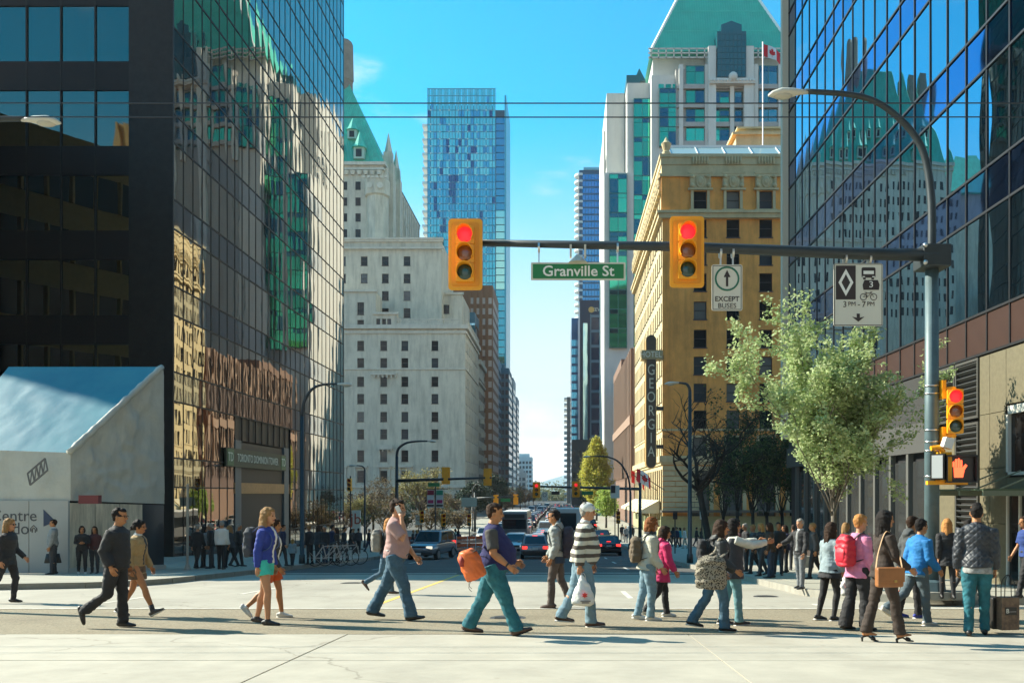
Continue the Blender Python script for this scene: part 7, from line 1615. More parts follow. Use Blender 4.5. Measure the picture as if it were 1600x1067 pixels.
    if near:
        for sg in (-1, 1):
            e = MB(); e.ball(hp_((.0855, sg*.031, .118)), (.010, .014, .008), 8, 6); me = e.mesh('eye', True); me.transform(Matrix.Scale(s, 4)); link('eye', me, EYE, t)
            e = MB(); e.loft([hp_((.092, sg*.014, .136)), hp_((.090, sg*.034, .140)), hp_((.078, sg*.052, .135))], [.0022, .0028, .0018], ref=(0, 0, 1), n=6); me = e.mesh('eyebrow', True); me.transform(Matrix.Scale(s, 4)); link('eyebrow', me, HM if hk != 'none' else HAIR['grey'], t)
        e = MB(); e.loft([hp_((.080, -.022, .053)), hp_((.093, 0, .055)), hp_((.080, .022, .053))], [(.005, .006), (.008, .008), (.005, .006)], ref=(0, 0, 1), n=8); me = e.mesh('mouth', True); me.transform(Matrix.Scale(s, 4)); link('mouth', me, LIP, t)
    ex = extra or {}
    def add(nm, mb, m, sm=True): me = mb.mesh(nm, sm); me.transform(Matrix.Scale(s, 4)); return link(nm, me, m, t)
    if 'glasses' in ex:
        e = MB(); 
        for sg in (-1, 1):
            if ex['glasses'] == 'sun': e.ball(hp_((.096, sg*.033, .117)), (.007, .027, .02), 10, 6)
            else: 
                c = hp_((.100, sg*.033, .115)); e.tube([hp_((.100, sg*.033 + .024*math.cos(a), .115 + .018*math.sin(a))) for a in [2*math.pi*i/12 for i in range(13)]], .0028, 5)
            e.bar(hp_((.092, sg*.058, .121)), hp_((-.01, sg*.082, .122)), .006)
        e.bar(hp_((.105, -.01, .12)), hp_((.105, .01, .12)), .005); add('glasses', e, LENS)
    if 'cap' in ex:
        e = MB(); e.ball(hp_((-.010, 0, .168)), (.112, .092, .088), 16, 10); me = remesh(e, .01, 1); me.transform(Matrix.Scale(s, 4)); cp = link('cap', me, ex['cap'], t)
        e = MB(); e.loft([hp_((.070, 0, .170)), hp_((.12, 0, .168)), hp_((.175, 0, .155))], [(.075, .008), (.078, .007), (.045, .005)], ref=fy, n=14); me = e.mesh('brim', True); me.transform(Matrix.Scale(s, 4)); link('brim', me, ex['cap'], cp)
    if 'collar' in ex:
        e = MB(); e.loft([tor((-.012, 0, 1.455)), tor((-.004, 0, 1.515))], [(.082, .074), (.070, .064)], n=16)
        for sg in (-1, 1): e.add([tor((.05, sg*.02, 1.50)), tor((.075, sg*.03, 1.44)), tor((.05, sg*.075, 1.45)), tor((.02, sg*.068, 1.51))], [(0, 1, 2, 3)])
        add('collar', e, ex['collar'])
    if 'scarf' in ex: e = MB(); e.loft([tor((-.02, 0, 1.43)), tor((-.01, 0, 1.48)), tor((0, 0, 1.53))], [(.105, .095), (.115, .105), (.085, .08)], n=14); fin(e, 'scarf', ex['scarf'], amp=.006)
    if 'tail' in ex:     # shirt tail below the jacket
        e = MB(); e.loft([tor((-.01, 0, ex.get('tz', .82))), tor((-.01, 0, .96))], [(.192, .150), (.182, .142)], n=18); fin(e, 'shirt_tail', ex['tail'], amp=.006)
    if 'belt' in ex: e = MB(); e.loft([tor((-.008, 0, 1.0)), tor((-.006, 0, 1.035))], [(.185, .142), (.183, .14)], n=18); add('belt', e, ex['belt'])
    if 'socks' in ex:
        for h, k, an, fp in leg: e = MB(); e.loft([an + (k-an)*.24, an + (k-an)*.05, an - V((0, 0, .02))], [.047, .042, .042], n=10); add('sock', e, ex['socks'])
    if 'watch' in ex: S0, e_, wv = sh[ex['watch']]; f = (wv-e_).normalized(); e = MB(); e.loft([wv - f*.03, wv - f*.008], [.033, .032], n=10); add('wrist_strap', e, mat('black_leather', (.02, .018, .016), .45))
    M = Matrix.Translation(t.location) @ Matrix.Rotation(rz, 4, 'Z') @ Matrix.Scale(s, 4)
    t_ = {k: (M @ v if not isinstance(v, list) else [M @ q for q in v]) for k, v in J.items()}; t_['M'] = M; t_['t'] = t; t_['s'] = s; t_['tor'] = lambda p: M @ tor(p); PN[0] += 1
    return t_
DENIM = cloth('denim', (.055, .115, .165), .9, .3); DENIMD = cloth('dark_denim', (.025, .045, .08), .9, .25); DENIML = cloth('light_denim', (.16, .25, .30), .9, .22); TEALJ = cloth('teal_denim', (.018, .125, .155), .9, .35)
BLKC = cloth('black', (.016, .016, .018), .8, .2); CHAR = cloth('charcoal', (.04, .042, .048)); BRNC = cloth('dark_brown', (.040, .026, .019)); NAVY = cloth('navy', (.022, .026, .065)); WHTC = cloth('white', (.70, .69, .64), .85, .05); GRYC = cloth('grey', (.25, .255, .25)); BEIG = cloth('beige', (.50, .475, .38), .85, .08)
SNK = mat('white_trainer', (.62, .60, .55), .6); BRS = mat('brown_leather', (.075, .040, .026), .5, var=.2, vscale=9); BLS = mat('black_leather', (.02, .018, .016), .45); SOLE = mat('white_sole', (.6, .58, .52), .6); SOLD = mat('dark_sole', (.03, .025, .02), .7)
# ---- bags
def blob(name, label, cat, c, sz, m, rz=0, amp=.02, vox=.014, tilt=0, pw=.6, group=None, pocket=True, pm=None):
    t = thing(name, label, cat, c, rz, group); w_, d_, h_ = sz; mb = MB(); zz = [-.5, -.46, -.3, 0, .3, .44, .5]; k = [.72, .92, 1.0, 1.0, .92, .74, .45]
    mb.loft([(tilt*z*h_, 0, z*h_) for z in zz], [(d_/2*q, w_/2*q) for q in k], n=18, pw=pw); me = remesh(mb, vox, 2); fold(me, amp, 1.2); link('bag_body', me, m, t)
    if pocket: mb = MB(); mb.loft([(-w_*.38, 0, -h_*.36), (-w_*.42, 0, -h_*.2), (-w_*.42, 0, -.02), (-w_*.36, 0, h_*.1)], [(d_*.30, w_*.14), (d_*.36, w_*.16), (d_*.36, w_*.16), (d_*.28, w_*.1)], n=12, pw=.7); link('pocket', remesh(mb, vox, 1), pm or m, t)
    return t
STRAP = mat('black_strap', (.02, .02, .021), .7)
def strap(t, pts, w_=.035, h_=.008, m=STRAP, nm='strap'):
    M = (Matrix.Translation(t.location) @ Matrix.Rotation(t.rotation_euler.z, 4, 'Z')).inverted(); mb = MB(); P_ = []
    pts = [V(p) for p in pts]
    for i in range(len(pts)-1):
        p0, p1, p2, p3 = [pts[max(0, min(len(pts)-1, i+k))] for k in (-1, 0, 1, 2)]
        for j in range(5): s = j/5; P_.append(.5*((2*p1) + (p2-p0)*s + (2*p0-5*p1+4*p2-p3)*s*s + (3*p1-p0-3*p2+p3)*s**3))
    P_.append(pts[-1]); mb.loft([M @ p for p in P_], [(w_/2, h_/2)]*len(P_), ref=(0, 1, 0), n=6); return mb.build(nm, m, t, True)
def backpack(p, label, m, size=(.17, .30, .44), dx=-.20, z=1.22, pm=None, fat=0):
    c = p['tor']((dx, 0, z)); rz = p['t'].rotation_euler.z; s = p['s']; t = blob('backpack', label, 'backpack', c, tuple(q*s for q in size), m, rz, .012, pm=pm)
    for sg in (-1, 1): strap(t, [p['tor'](q) for q in ((dx+.06, sg*.09, z+.16), (-.06, sg*.105, 1.475), (.04, sg*.115, 1.44), (.135+fat, sg*.12, 1.30), (.10+fat, sg*.165, 1.15), (dx+.08, sg*.13, z-.16))], .045, .012, pm or STRAP)
    return t
# ---- 1. far left woman
person('woman in a long black coat and sunglasses striding at the left edge', 12, 18.3, 1.73, 0, lean=3, legs=((14, 22, 0), (-20, 30, -35)), arms=((12, 5, 35), (-10, 6, 20)), fem=1, skin='pale', hair=('mid', 'light'), top=dict(m=BLKC, hem=.80, flare=.015, collar=1), bottom=dict(m=BLKC, hemw=.055), shoes=dict(m=BLS, kind='boot'), extra=dict(glasses='sun'))
# ---- 2-4 at the hoarding
p = person('man in grey sweater and white shirt standing by the hoarding with a black bag', 83, 28.6, 1.74, R(205), .15, legs=((3, 2, 0), (-2, 2, 0)), arms=((6, 8, 8), (-4, 8, 15)), lean=-2, fat=.3, hair=('short', 'brown'), top=dict(m=GRYC, name='sweater', hem=.93), shirt=dict(m=WHTC, hem=1.1, wx=.4, th=.016), bottom=dict(m=CHAR), extra=dict(collar=WHTC, grip1=1), group='people by the hoarding')
w_ = p['wrists'][1]; t = thing('handbag', 'black tote bag held low by the man at the hoarding', 'handbag', w_ + V((0, 0, -.52)), R(20)); mb = MB(); mb.loft([(0, 0, 0), (0, 0, .02), (0, 0, .30)], [(.24, .07), (.25, .08), (.19, .05)], ref=(1, 0, 0), n=16, pw=.5); mb.build('bag_body', BLS, t, True)
for q in (-.03, .03): strap(t, [w_ + V((-.11, q, -.22)), w_ + V((-.07, q, -.06)), w_ + V((0, q*.5, -.03)), w_ + V((.07, q, -.06)), w_ + V((.11, q, -.22))], .02, .012, nm='handle')
person('woman in black with hands clasped leaning by the polished panels', 128, 29.0, 1.55, R(-60), .15, legs=((10, 8, 0), (-4, 6, 0)), arms=(('pt', (.05, .06, -.26), (.2, -.10, -.24)), ('pt', (.05, -.06, -.26), (.2, .08, -.24))), lean=6, fem=1, hair=('bob', 'black'), top=dict(m=BLKC, hem=.90), bottom=dict(m=BLKC, hemw=.045), shoes=dict(m=SNK), group='people by the hoarding')
person('girl in dark maroon jacket standing close behind the woman in black', 148, 29.3, 1.53, R(-80), .15, legs=((3, 3, 0), (-3, 3, 0)), lean=1, fem=1, hair=('mid', 'brown'), top=dict(m=cloth('maroon', (.07, .02, .022)), hem=.9), bottom=dict(m=CHAR, hemw=.05), group='people by the hoarding')
# ---- 5. man in black
person('man with glasses all in black walking with hands at his pockets', 182, 13.3, 1.77, 0, lean=3, legs=((6, 6, 0), (-12, 42, -72)), arms=((-12, 10, 38), (-16, 10, 45)), skin='tan', hair=('short', 'black'), fat=.25, top=dict(m=BLKC, hem=.88, th=.026, collar=1), bottom=dict(m=BLKC, hemw=.078, th=.016), shoes=dict(m=BLS, kind='shoe'), extra=dict(glasses='clear'))
# ---- 6. schoolgirl
PLAID = cloth('plaid', (.14, .085, .05), .85, .5)
p = person('student in tan blazer and plaid skirt stepping out beside the man in black', 213, 15.2, 1.66, 0, lean=4, legs=((-16, 16, -18), (27, 6, 26)), arms=((10, 8, 20), (-10, 8, 24)), fem=.9, hair=('bun', 'black'), top=dict(m=cloth('tan_blazer', (.34, .24, .115)), hem=.80, th=.018, flare=.02), shirt=dict(m=CHAR, hem=.98, wx=.5, th=.024), bottom=dict(kind='skirt', m=PLAID, z=.70), shoes=dict(m=mat('grey_trainer', (.06, .055, .05), .7), sole=SOLE), extra=dict(collar=WHTC, glasses='clear', socks=CHAR))
# ---- 7/8. blond pair
p = person('long-haired blond woman in royal blue blazer and turquoise shorts', 414, 13.8, 1.80, R(-6), lean=4, legs=((-9, 6, -4), (12, 12, 0)), arms=((2, 6, 12), (-6, 7, 10)), fem=1, skin='pale', hair=('long', 'light'), top=dict(m=cloth('royal_blue', (.022, .045, .27), .8, .1), hem=.93, th=.016), shirt=dict(m=WHTC, hem=.93, wx=.52, th=.022), bottom=dict(kind='shorts', m=cloth('turquoise', (.05, .52, .42)), len=.40), shoes=dict(m=BLS), head=(-8, 0))
backpack(p, 'dark grey daypack with a blue patch on the blond woman in the blue blazer', cloth('pack_grey', (.05, .055, .065)), dx=-.24, pm=mat('pack_blue', (.03, .08, .22), .6))
person('companion in orange shorts and white trainers behind the blond woman', 424, 14.9, 1.66, 0, lean=4, legs=((14, 8, 0), (-12, 36, -45)), fem=.8, skin='tan', hair=('mid', 'brown'), top=dict(m=CHAR, hem=.94), shirt=dict(m=WHTC, hem=.94, wx=.6, th=.02), bottom=dict(kind='shorts', m=cloth('orange_red', (.60, .10, .02)), len=.62), shoes=dict(m=SNK, sole=SOLE))
# ---- 9. phone man
p = person('tall man in pale mauve polo shirt talking on a phone', 617, 14.5, 1.98, R(-4), lean=2, legs=((-21, 8, -6), (22, 8, 10)), arms=((18, 6, 22), ('pt', (.19, -.05, -.20), (.115, .05, .10))), fat=.42, skin='pale', hair=('short', 'brown'), top=dict(m=cloth('mauve', (.40, .245, .225), .85, .06), hem=.92, sleeve='short', th=.016, name='polo_shirt', collar=1), bottom=dict(m=DENIM, hemw=.092, th=.018), shoes=dict(m=BLS), extra=dict(grip1=1, belt=BLS))
wv = p['wrists'][1]; t = thing('phone', 'white mobile phone held to the ear of the man in the mauve polo', 'phone', wv + V((-.055, .035, .13)), R(0)); mb = MB(); mb.obox((0, 0, 0), (.07, .014, .14), Matrix.Rotation(R(-25), 3, 'Y')); mb.build('case', WHTC, t, bevel=.008); mb = MB(); mb.obox((0, .008, 0), (.06, .003, .12), Matrix.Rotation(R(-25), 3, 'Y')); mb.build('screen', LENS, t)
# ---- 10. woman behind him with pack
p = person('woman in jeans with orange scarf walking behind the man on the phone', 604, 21.0, 1.78, R(4), lean=6, legs=((10, 6, 0), (-14, 46, -50)), fem=.9, skin='pale', hair=('mid', 'ginger'), top=dict(m=BLKC, hem=.92), bottom=dict(m=DENIM, hemw=.06), shoes=dict(m=BRS), extra=dict(scarf=cloth('orange_scarf', (.62, .13, .03))))
backpack(p, 'large grey rucksack on the woman with the orange scarf', cloth('pack_stone', (.22, .21, .185)), (.24, .34, .52), dx=-.25)
# ---- 11. man in navy vest
p = person('heavy man in navy fleece vest and jeans striding with an orange bag', 770, 12.35, 1.84, R(-3), lean=1, legs=((-19, 9, -4), (25, 5, 20)), arms=((12, 12, 46), (9, 13, 44)), fat=1.0, skin='tan', hair=('messy', 'brown'), top=dict(m=cloth('navy_fleece', (.024, .024, .095), .95, .10), hem=.90, sleeve='none', th=.024, name='vest', collar=1), shirt=None, bottom=dict(m=TEALJ, hemw=.095, th=.02), shoes=dict(m=BRS, sole=SOLD), extra=dict(watch=1))
tp = dict(m=cloth('charcoal_tee', (.062, .058, .055)))
mb = MB(); M = p['M'].inverted(); T_ = p['t']
for i in (0, 1):
    S0 = M @ p['shoulders'][i]; W_ = M @ p['wrists'][i]
# short sleeves under the vest
def short_sleeves(p, m, arm_dirs, g=1.25):
    Minv = p['M'].inverted(); s = p['s']
    for i in (0, 1):
        S0 = Minv @ p['shoulders'][i]; d = V(arm_dirs[i]); e = S0 + d*.285; mb = MB(); mb.loft([S0 - d*.03, S0, S0 + d*.12, S0 + d*.235], [.055*g, .069*g, .064*g, .062*g], n=14); me = remesh(mb, .012, 2); fold(me, .004); me.transform(Matrix.Scale(s, 4)); link('sleeve', me, m, p['t'])
def adir(a, ab, sg): a, ab = R(a), R(ab); return (math.sin(a)*math.cos(ab), sg*math.sin(ab), -math.cos(a)*math.cos(ab))
short_sleeves(p, tp['m'], (adir(12, 12, 1), adir(9, 13, -1)))
ORB = mat('orange_nylon', (.72, .145, .025), .5, var=.12, vscale=6, bump=.6, bscale=10)
c = V((PX(737, 12.0), 11.95, PZ(881, 12.0))); t = blob('messenger_bag', 'bright orange nylon messenger bag slung behind the man in the navy vest', 'shoulder bag', c, (.30, .36, .38), ORB, R(-3), .010, tilt=-.45, pocket=False, pw=.95)
mb = MB(); mb.loft([(-.11, -.09, .13), (-.10, -.13, .05), (-.10, -.135, -.02)], [(.03, .03), (.055, .05), (.04, .03)], n=10); mb.build('opening', mat('orange_lining', (.30, .03, .02), .7), t, True)
for z in (-.2, -.24): strap(t, [c + V((.0, -.1, z+.02)), c + V((-.02, -.13, z-.06)), c + V((.02, -.13, z-.11))], .016, .006)
strap(t, [c + V((.05, -.1, .18)), p['tor']((-.10, -.14, 1.2)), p['tor']((-.06, -.06, 1.45)), p['tor']((.0, .06, 1.5)), p['tor']((.20, .15, 1.25)), p['tor']((.10, .24, 1.05)), c + V((.12, .1, .1))], .04, .01)
# ---- 12. hooded man coming left
p = person('man in pale grey hoodie with a dark backpack walking left', 869, 17.0, 1.85, R(172), lean=2, legs=((10, 10, 0), (-10, 14, -16)), arms=((-6, 6, 30), (8, 6, 30)), hair=('short', 'black'), skin='tan', top=dict(m=cloth('pale_grey', (.30, .315, .295)), hem=.92, hood=1, th=.02, name='hoodie'), bottom=dict(m=cloth('khaki_brown', (.095, .072, .06)), hemw=.068), shoes=dict(m=BRS, sole=SOLD), extra=dict(glasses='clear', tail=DENIMD, tz=.80))
backpack(p, 'dark purple-grey backpack on the man in the pale hoodie', cloth('pack_plum', (.035, .03, .045)), (.2, .32, .56), dx=-.235, z=1.17)
# ---- 13. striped man
m = mat('cloth_stripes', (.62, .60, .50), .85, bump=.3, bscale=14); nt = m.node_tree; N = nt.nodes; L = nt.links
tc = N.new('ShaderNodeTexCoord'); sp = N.new('ShaderNodeSeparateXYZ'); L.new(tc.outputs['Object'], sp.inputs[0]); nz_ = N.new('ShaderNodeTexNoise'); nz_.inputs['Scale'].default_value = 5; L.new(tc.outputs['Object'], nz_.inputs['Vector'])
a = N.new('ShaderNodeMath'); a.operation = 'MULTIPLY_ADD'; a.inputs[1].default_value = .03; L.new(nz_.outputs[0], a.inputs[0]); L.new(sp.outputs[2], a.inputs[2])
b = N.new('ShaderNodeMath'); b.operation = 'MULTIPLY'; b.inputs[1].default_value = 8.0; L.new(a.outputs[0], b.inputs[0]); c_ = N.new('ShaderNodeMath'); c_.operation = 'FRACT'; L.new(b.outputs[0], c_.inputs[0]); d_ = N.new('ShaderNodeMath'); d_.operation = 'GREATER_THAN'; d_.inputs[1].default_value = .52; L.new(c_.outputs[0], d_.inputs[0])
mx = N.new('ShaderNodeMix'); mx.data_type = 'RGBA'; mx.inputs[6].default_value = (.60, .58, .48, 1); mx.inputs[7].default_value = (.085, .070, .058, 1); L.new(d_.outputs[0], mx.inputs[0]); L.new(mx.outputs[2], N['Principled BSDF'].inputs['Base Color'])
p = person('older man in white cap and striped brown and cream shirt carrying a plastic bag', 909, 13.55, 1.86, R(-2), lean=6, legs=((-13, 16, -4), (15, 12, 6)), arms=((6, 8, 20), (-8, 7, 14)), fat=.7, skin='pale', hair=('short', 'grey'), top=dict(m=m, hem=.90, th=.022, name='rugby_shirt'), bottom=dict(m=DENIML, hemw=.084, th=.02), shoes=dict(m=BRS, sole=SOLE), extra=dict(cap=mat('white_cap', (.72, .71, .66), .8), collar=WHTC, grip1=1), head=(0, 4))
POLY = mat('white_polythene', (.74, .73, .69), .4, var=.06, vscale=9, bump=.9, bscale=9)
w_ = p['wrists'][1] + V((.03, 0, -.10)); t = thing('plastic_bag', 'white plastic carrier bag with a red maple mark hanging from the capped man\'s hand', 'carrier bag', w_ + V((.02, -.02, -.48)), R(-4))
mb = MB(); mb.loft([(0, 0, 0), (0, 0, .03), (0, 0, .12), (.0, 0, .25), (-.01, 0, .36), (-.02, .01, .46)], [(.12, .05), (.17, .09), (.17, .10), (.125, .075), (.065, .045), (.02, .02)], ref=(1, 0, 0), n=18); me = remesh(mb, .012, 1); fold(me, .011, 1.0); link('bag_body', me, POLY, t)
mb = MB(); mb.prism([(0.045*math.cos(a)*(1 if i % 2 else .55), .045*math.sin(a)*(1 if i % 2 else .55)) for i, a in enumerate([2*math.pi*i/12 for i in range(12)])][::-1], lambda u, v: (.03+u, -.125, .17+v), lambda u, v: (.03+u, -.10, .17+v)); mb.build('red_mark', mat('red_print', (.65, .04, .03), .6), t)
for q, ww in ((.085, .15), (.06, .11)): mb = MB(); mb.box(.04-ww/2, .04+ww/2, -.125, -.10, q-.009, q+.006); mb.build('print_line', mat('grey_print', (.22, .2, .2), .6), t)
for sg in (-1, 1): strap(t, [t.location + V((sg*.05, 0, .36)), t.location + V((sg*.02, 0, .47)), w_ + V((0, 0, .0))], .03, .008, POLY, 'handle')
# ---- 14/15 beige jacket and pink coat
p = person('auburn-haired woman in beige jacket and light jeans with a brown backpack', 1012, 14.5, 1.66, R(4), lean=6, legs=((-7, 8, -6), (8, 12, 0)), arms=((4, 6, 26), (10, 6, 30)), fem=.6, fat=.15, skin='pale', hair=('bob', 'auburn'), top=dict(m=BEIG, hem=.86, th=.026, flare=.01), bottom=dict(m=DENIML, hemw=.07, th=.018), shoes=dict(m=SNK, sole=SOLE), extra=dict(scarf=CHAR))
backpack(p, 'brown canvas backpack on the auburn-haired woman', cloth('pack_brown', (.13, .095, .06)), (.19, .29, .44), dx=-.235, z=1.18)
person('girl in bright pink hooded coat and black trousers', 1034, 15.0, 1.53, R(8), lean=5, legs=((12, 8, 0), (-14, 22, -12)), fem=.6, skin='tan', hair=('bob', 'brown'), top=dict(m=cloth('hot_pink', (.55, .022, .12), .7), hem=.70, th=.026, flare=.03, hood=1, name='coat'), bottom=dict(m=BLKC, hemw=.065), shoes=dict(m=SNK, sole=SOLE))
# ---- 16/17 leopard bag and pointing woman
p = person('woman in black padded jacket and jeans carrying a spotted bag', 1118, 12.9, 1.60, R(2), lean=8, legs=((-17, 16, -10), (15, 14, 0)), arms=((2, 8, 40), (8, 12, 55)), fem=.8, fat=.2, skin='tan', hair=('mid', 'brown'), top=dict(m=cloth('padded_black', (.020, .022, .022), .6), hem=.90, th=.034, hood=1), bottom=dict(m=DENIM, hemw=.085, th=.014), shoes=dict(m=BLS, sole=SOLE), extra=dict(scarf=cloth('dusty_pink', (.34, .18, .12))))
SPOT = mat('spotted_cloth', (.34, .30, .24), .85); nt = SPOT.node_tree; N = nt.nodes; L = nt.links; vo = N.new('ShaderNodeTexVoronoi'); vo.inputs['Scale'].default_value = 42; tc = N.new('ShaderNodeTexCoord'); L.new(tc.outputs['Object'], vo.inputs['Vector']); r = N.new('ShaderNodeMapRange'); r.inputs[1].default_value = .38; r.inputs[2].default_value = .5; L.new(vo.outputs[0], r.inputs[0]); mx = N.new('ShaderNodeMix'); mx.data_type = 'RGBA'; mx.inputs[6].default_value = (.022, .018, .014, 1); mx.inputs[7].default_value = (.26, .225, .165, 1); L.new(r.outputs[0], mx.inputs[0]); L.new(mx.outputs[2], N['Principled BSDF'].inputs['Base Color'])
c = V((PX(1110, 12.55), 12.5, PZ(893, 12.55))); t = blob('slouch_bag', 'large leopard-spotted slouch bag on the woman in the black padded jacket', 'shoulder bag', c, (.24, .44, .46), SPOT, R(85), .016, tilt=0, pocket=False, pw=.95)
strap(t, [c + V((-.12, 0, .2)), p['tor']((-.10, -.22, 1.25)), p['tor']((-.03, -.16, 1.47)), p['tor']((.09, -.2, 1.3)), c + V((.12, 0, .2))], .05, .012, SPOT)
backpack(p, 'small black pack on the back of the woman in the padded jacket', BLKC, (.15, .26, .34), dx=-.26, z=1.24)
p = person('woman in white sleeves and dark vest pointing to the right', 1143, 13.7, 1.62, R(10), lean=3, legs=((-5, 6, -4), (10, 8, 4)), arms=(('pt', (.26, .06, -.04), (.52, .03, .00)), ('pt', (.26, -.06, -.06), (.50, -.08, -.0))), fem=.8, skin='tan', hair=('mid', 'black'), top=dict(m=cloth('cream', (.58, .55, .46)), hem=.92, th=.02), shirt=dict(m=cloth('peach', (.42, .26, .17)), hem=.86, wx=.5, th=.026), bottom=dict(m=cloth('pale_teal_denim', (.11, .235, .255)), hemw=.07, th=.014), shoes=dict(m=BLS, sole=SOLE))
e = MB(); 
for sg in (-1, 1): e.loft([V((.01, sg*.13, z)) for z in (.78, .95, 1.15, 1.35, 1.44)], [(.10, .155), (.08, .15), (.075, .135), (.07, .13), (.06, .10)], n=12)
me = remesh(e, .012, 2); fold(me, .005); me.transform(Matrix.Scale(p['s'], 4)); link('vest', me, CHAR, p['t'])
# ---- 18 man on the corner
person('grey-haired man in black jacket standing on the kerb facing the crowd', 1250, 20.6, 1.60, R(215), .15, lean=-2, legs=((4, 2, 0), (-5, 3, 0)), arms=((8, 10, 16), ('pt', (.03, -.20, -.20), (.16, -.30, -.30))), skin='pale', hair=('short', 'grey'), top=dict(m=BLKC, hem=.86, th=.02), shirt=dict(m=GRYC, hem=.95, wx=.5, th=.026, name='pullover'), bottom=dict(m=cloth('grey_trouser', (.15, .16, .17)), hemw=.062), shoes=dict(m=BLS), extra=dict(collar=WHTC))
# ---- 19 denim girl
person('long-haired girl in pale denim jacket, black shorts and black tights', 1297, 14.5, 1.58, R(25), lean=2, legs=((-9, 6, -4), (10, 22, 0)), arms=((2, 6, 10), (4, 8, 14)), fem=.9, skin='tan', hair=('long', 'brown'), top=dict(m=cloth('pale_denim', (.24, .30, .32)), hem=.86, th=.022, flare=.02), bottom=dict(kind='tights', m=BLKC, skirt=1, z=.76, sm=BLKC), shoes=dict(m=BLS, sole=SOLE))
# ---- 20 red backpack
p = person('woman in pink top with curly ginger hair and flared black trousers', 1340, 12.9, 1.66, R(20), lean=4, legs=((-7, 6, -4), (9, 8, 0)), arms=((2, 8, 10), (6, 8, 20)), fem=.7, skin='pale', hair=('messy', 'ginger'), top=dict(m=cloth('candy_pink', (.66, .22, .36)), hem=.80, th=.022, flare=.01), bottom=dict(m=BLKC, hemw=.105, th=.02), shoes=dict(m=BLS), extra=dict(grip0=1))
backpack(p, 'bright red backpack with pockets on the woman in pink', mat('red_nylon', (.58, .015, .035), .55, var=.12, vscale=6, bump=.4, bscale=12), (.22, .32, .48), dx=-.24, z=1.20)
w_ = V((PX(1324, 13.3), 13.3, PZ(893, 13.3))); t = thing('plastic_bag', 'white plastic bag with a faint red print held low beside the red backpack', 'carrier bag', w_ + V((0, 0, -.36)), 0)
mb = MB(); mb.loft([(0, 0, 0), (0, 0, .03), (0, 0, .16), (0, 0, .26), (0, 0, .33)], [(.08, .04), (.105, .06), (.10, .06), (.07, .04), (.02, .02)], ref=(1, 0, 0), n=16); me = remesh(mb, .012, 1); fold(me, .012, 1.4); link('bag_body', me, POLY, t)
mb = MB(); mb.box(-.05, .05, -.075, -.06, .10, .17); mb.build('red_print', mat('red_print_faint', (.50, .14, .12), .6), t)
strap(t, [t.location + V((-.03, 0, .28)), t.location + V((0, 0, .37)), t.location + V((.03, 0, .28))], .02, .006, POLY, 'handle')
# ---- 21 heels woman
p = person('long-haired woman in dark brown suit and high heels with a tan satchel', 1380, 11.5, 1.64, R(8), lean=2, legs=((-11, 5, -2), (16, 7, 6)), arms=((8, 6, 22), (14, 10, 40)), fem=1, skin='tan', hair=('long', 'black'), top=dict(m=BRNC, hem=.84, th=.016, flare=.01), bottom=dict(m=BRNC, hemw=.082, th=.012), shoes=dict(m=BLS, kind='heel'))
SAT = mat('tan_leather', (.30, .115, .035), .5, var=.18, vscale=6, bump=.2, bscale=30)
c = V((PX(1388, 11.15), 11.12, PZ(901, 11.15))); t = thing('satchel', 'tan leather satchel with a flap hanging at the suited woman\'s hip', 'satchel', c, R(6))
mb = MB(); mb.obox((0, 0, 0), (.34, .11, .245)); mb.build('bag_body', SAT, t, bevel=.025); mb = MB(); mb.obox((0, -.062, .03), (.345, .012, .175)); mb.build('flap', SAT, t, bevel=.01); mb = MB(); mb.obox((.05, -.071, -.045), (.035, .01, .03)); mb.build('clasp', mat('brass', (.45, .30, .10), .35, .9), t)
strap(t, [c + V((-.165, 0, .1)), p['tor']((-.16, -.16, 1.2)), p['tor']((-.04, -.13, 1.475)), p['tor']((.10, -.15, 1.3)), c + V((.165, 0, .1))], .035, .009, mat('pale_strap', (.36, .22, .11), .6))
# ---- 22/23 youths
person('black-haired youth in bright blue jacket and faded jeans walking right', 1433, 13.7, 1.62, R(18), lean=7, legs=((-24, 34, -34), (12, 8, 0)), arms=((-8, 8, 30), (12, 8, 36)), skin='tan', hair=('messy', 'black'), top=dict(m=cloth('bright_blue', (.012, .165, .42), .8), hem=.84, th=.024, collar=1), bottom=dict(m=cloth('faded_denim', (.085, .115, .13)), hemw=.07, th=.018), shoes=dict(m=SNK, sole=SOLE), extra=dict(tail=DENIML, tz=.80))
person('person in dark grey hoodie walking just beyond the youth in blue', 1421, 14.9, 1.68, R(10), lean=5, legs=((-6, 8, -4), (12, 10, 0)), hair=('messy', 'brown'), skin='tan', top=dict(m=cloth('dark_grey_hoodie', (.055, .06, .062)), hem=.84, hood=1, th=.026, name='hoodie'), bottom=dict(m=BLKC, hemw=.065), shoes=dict(m=mat('blue_trainer', (.03, .04, .28), .6), sole=SOLE))
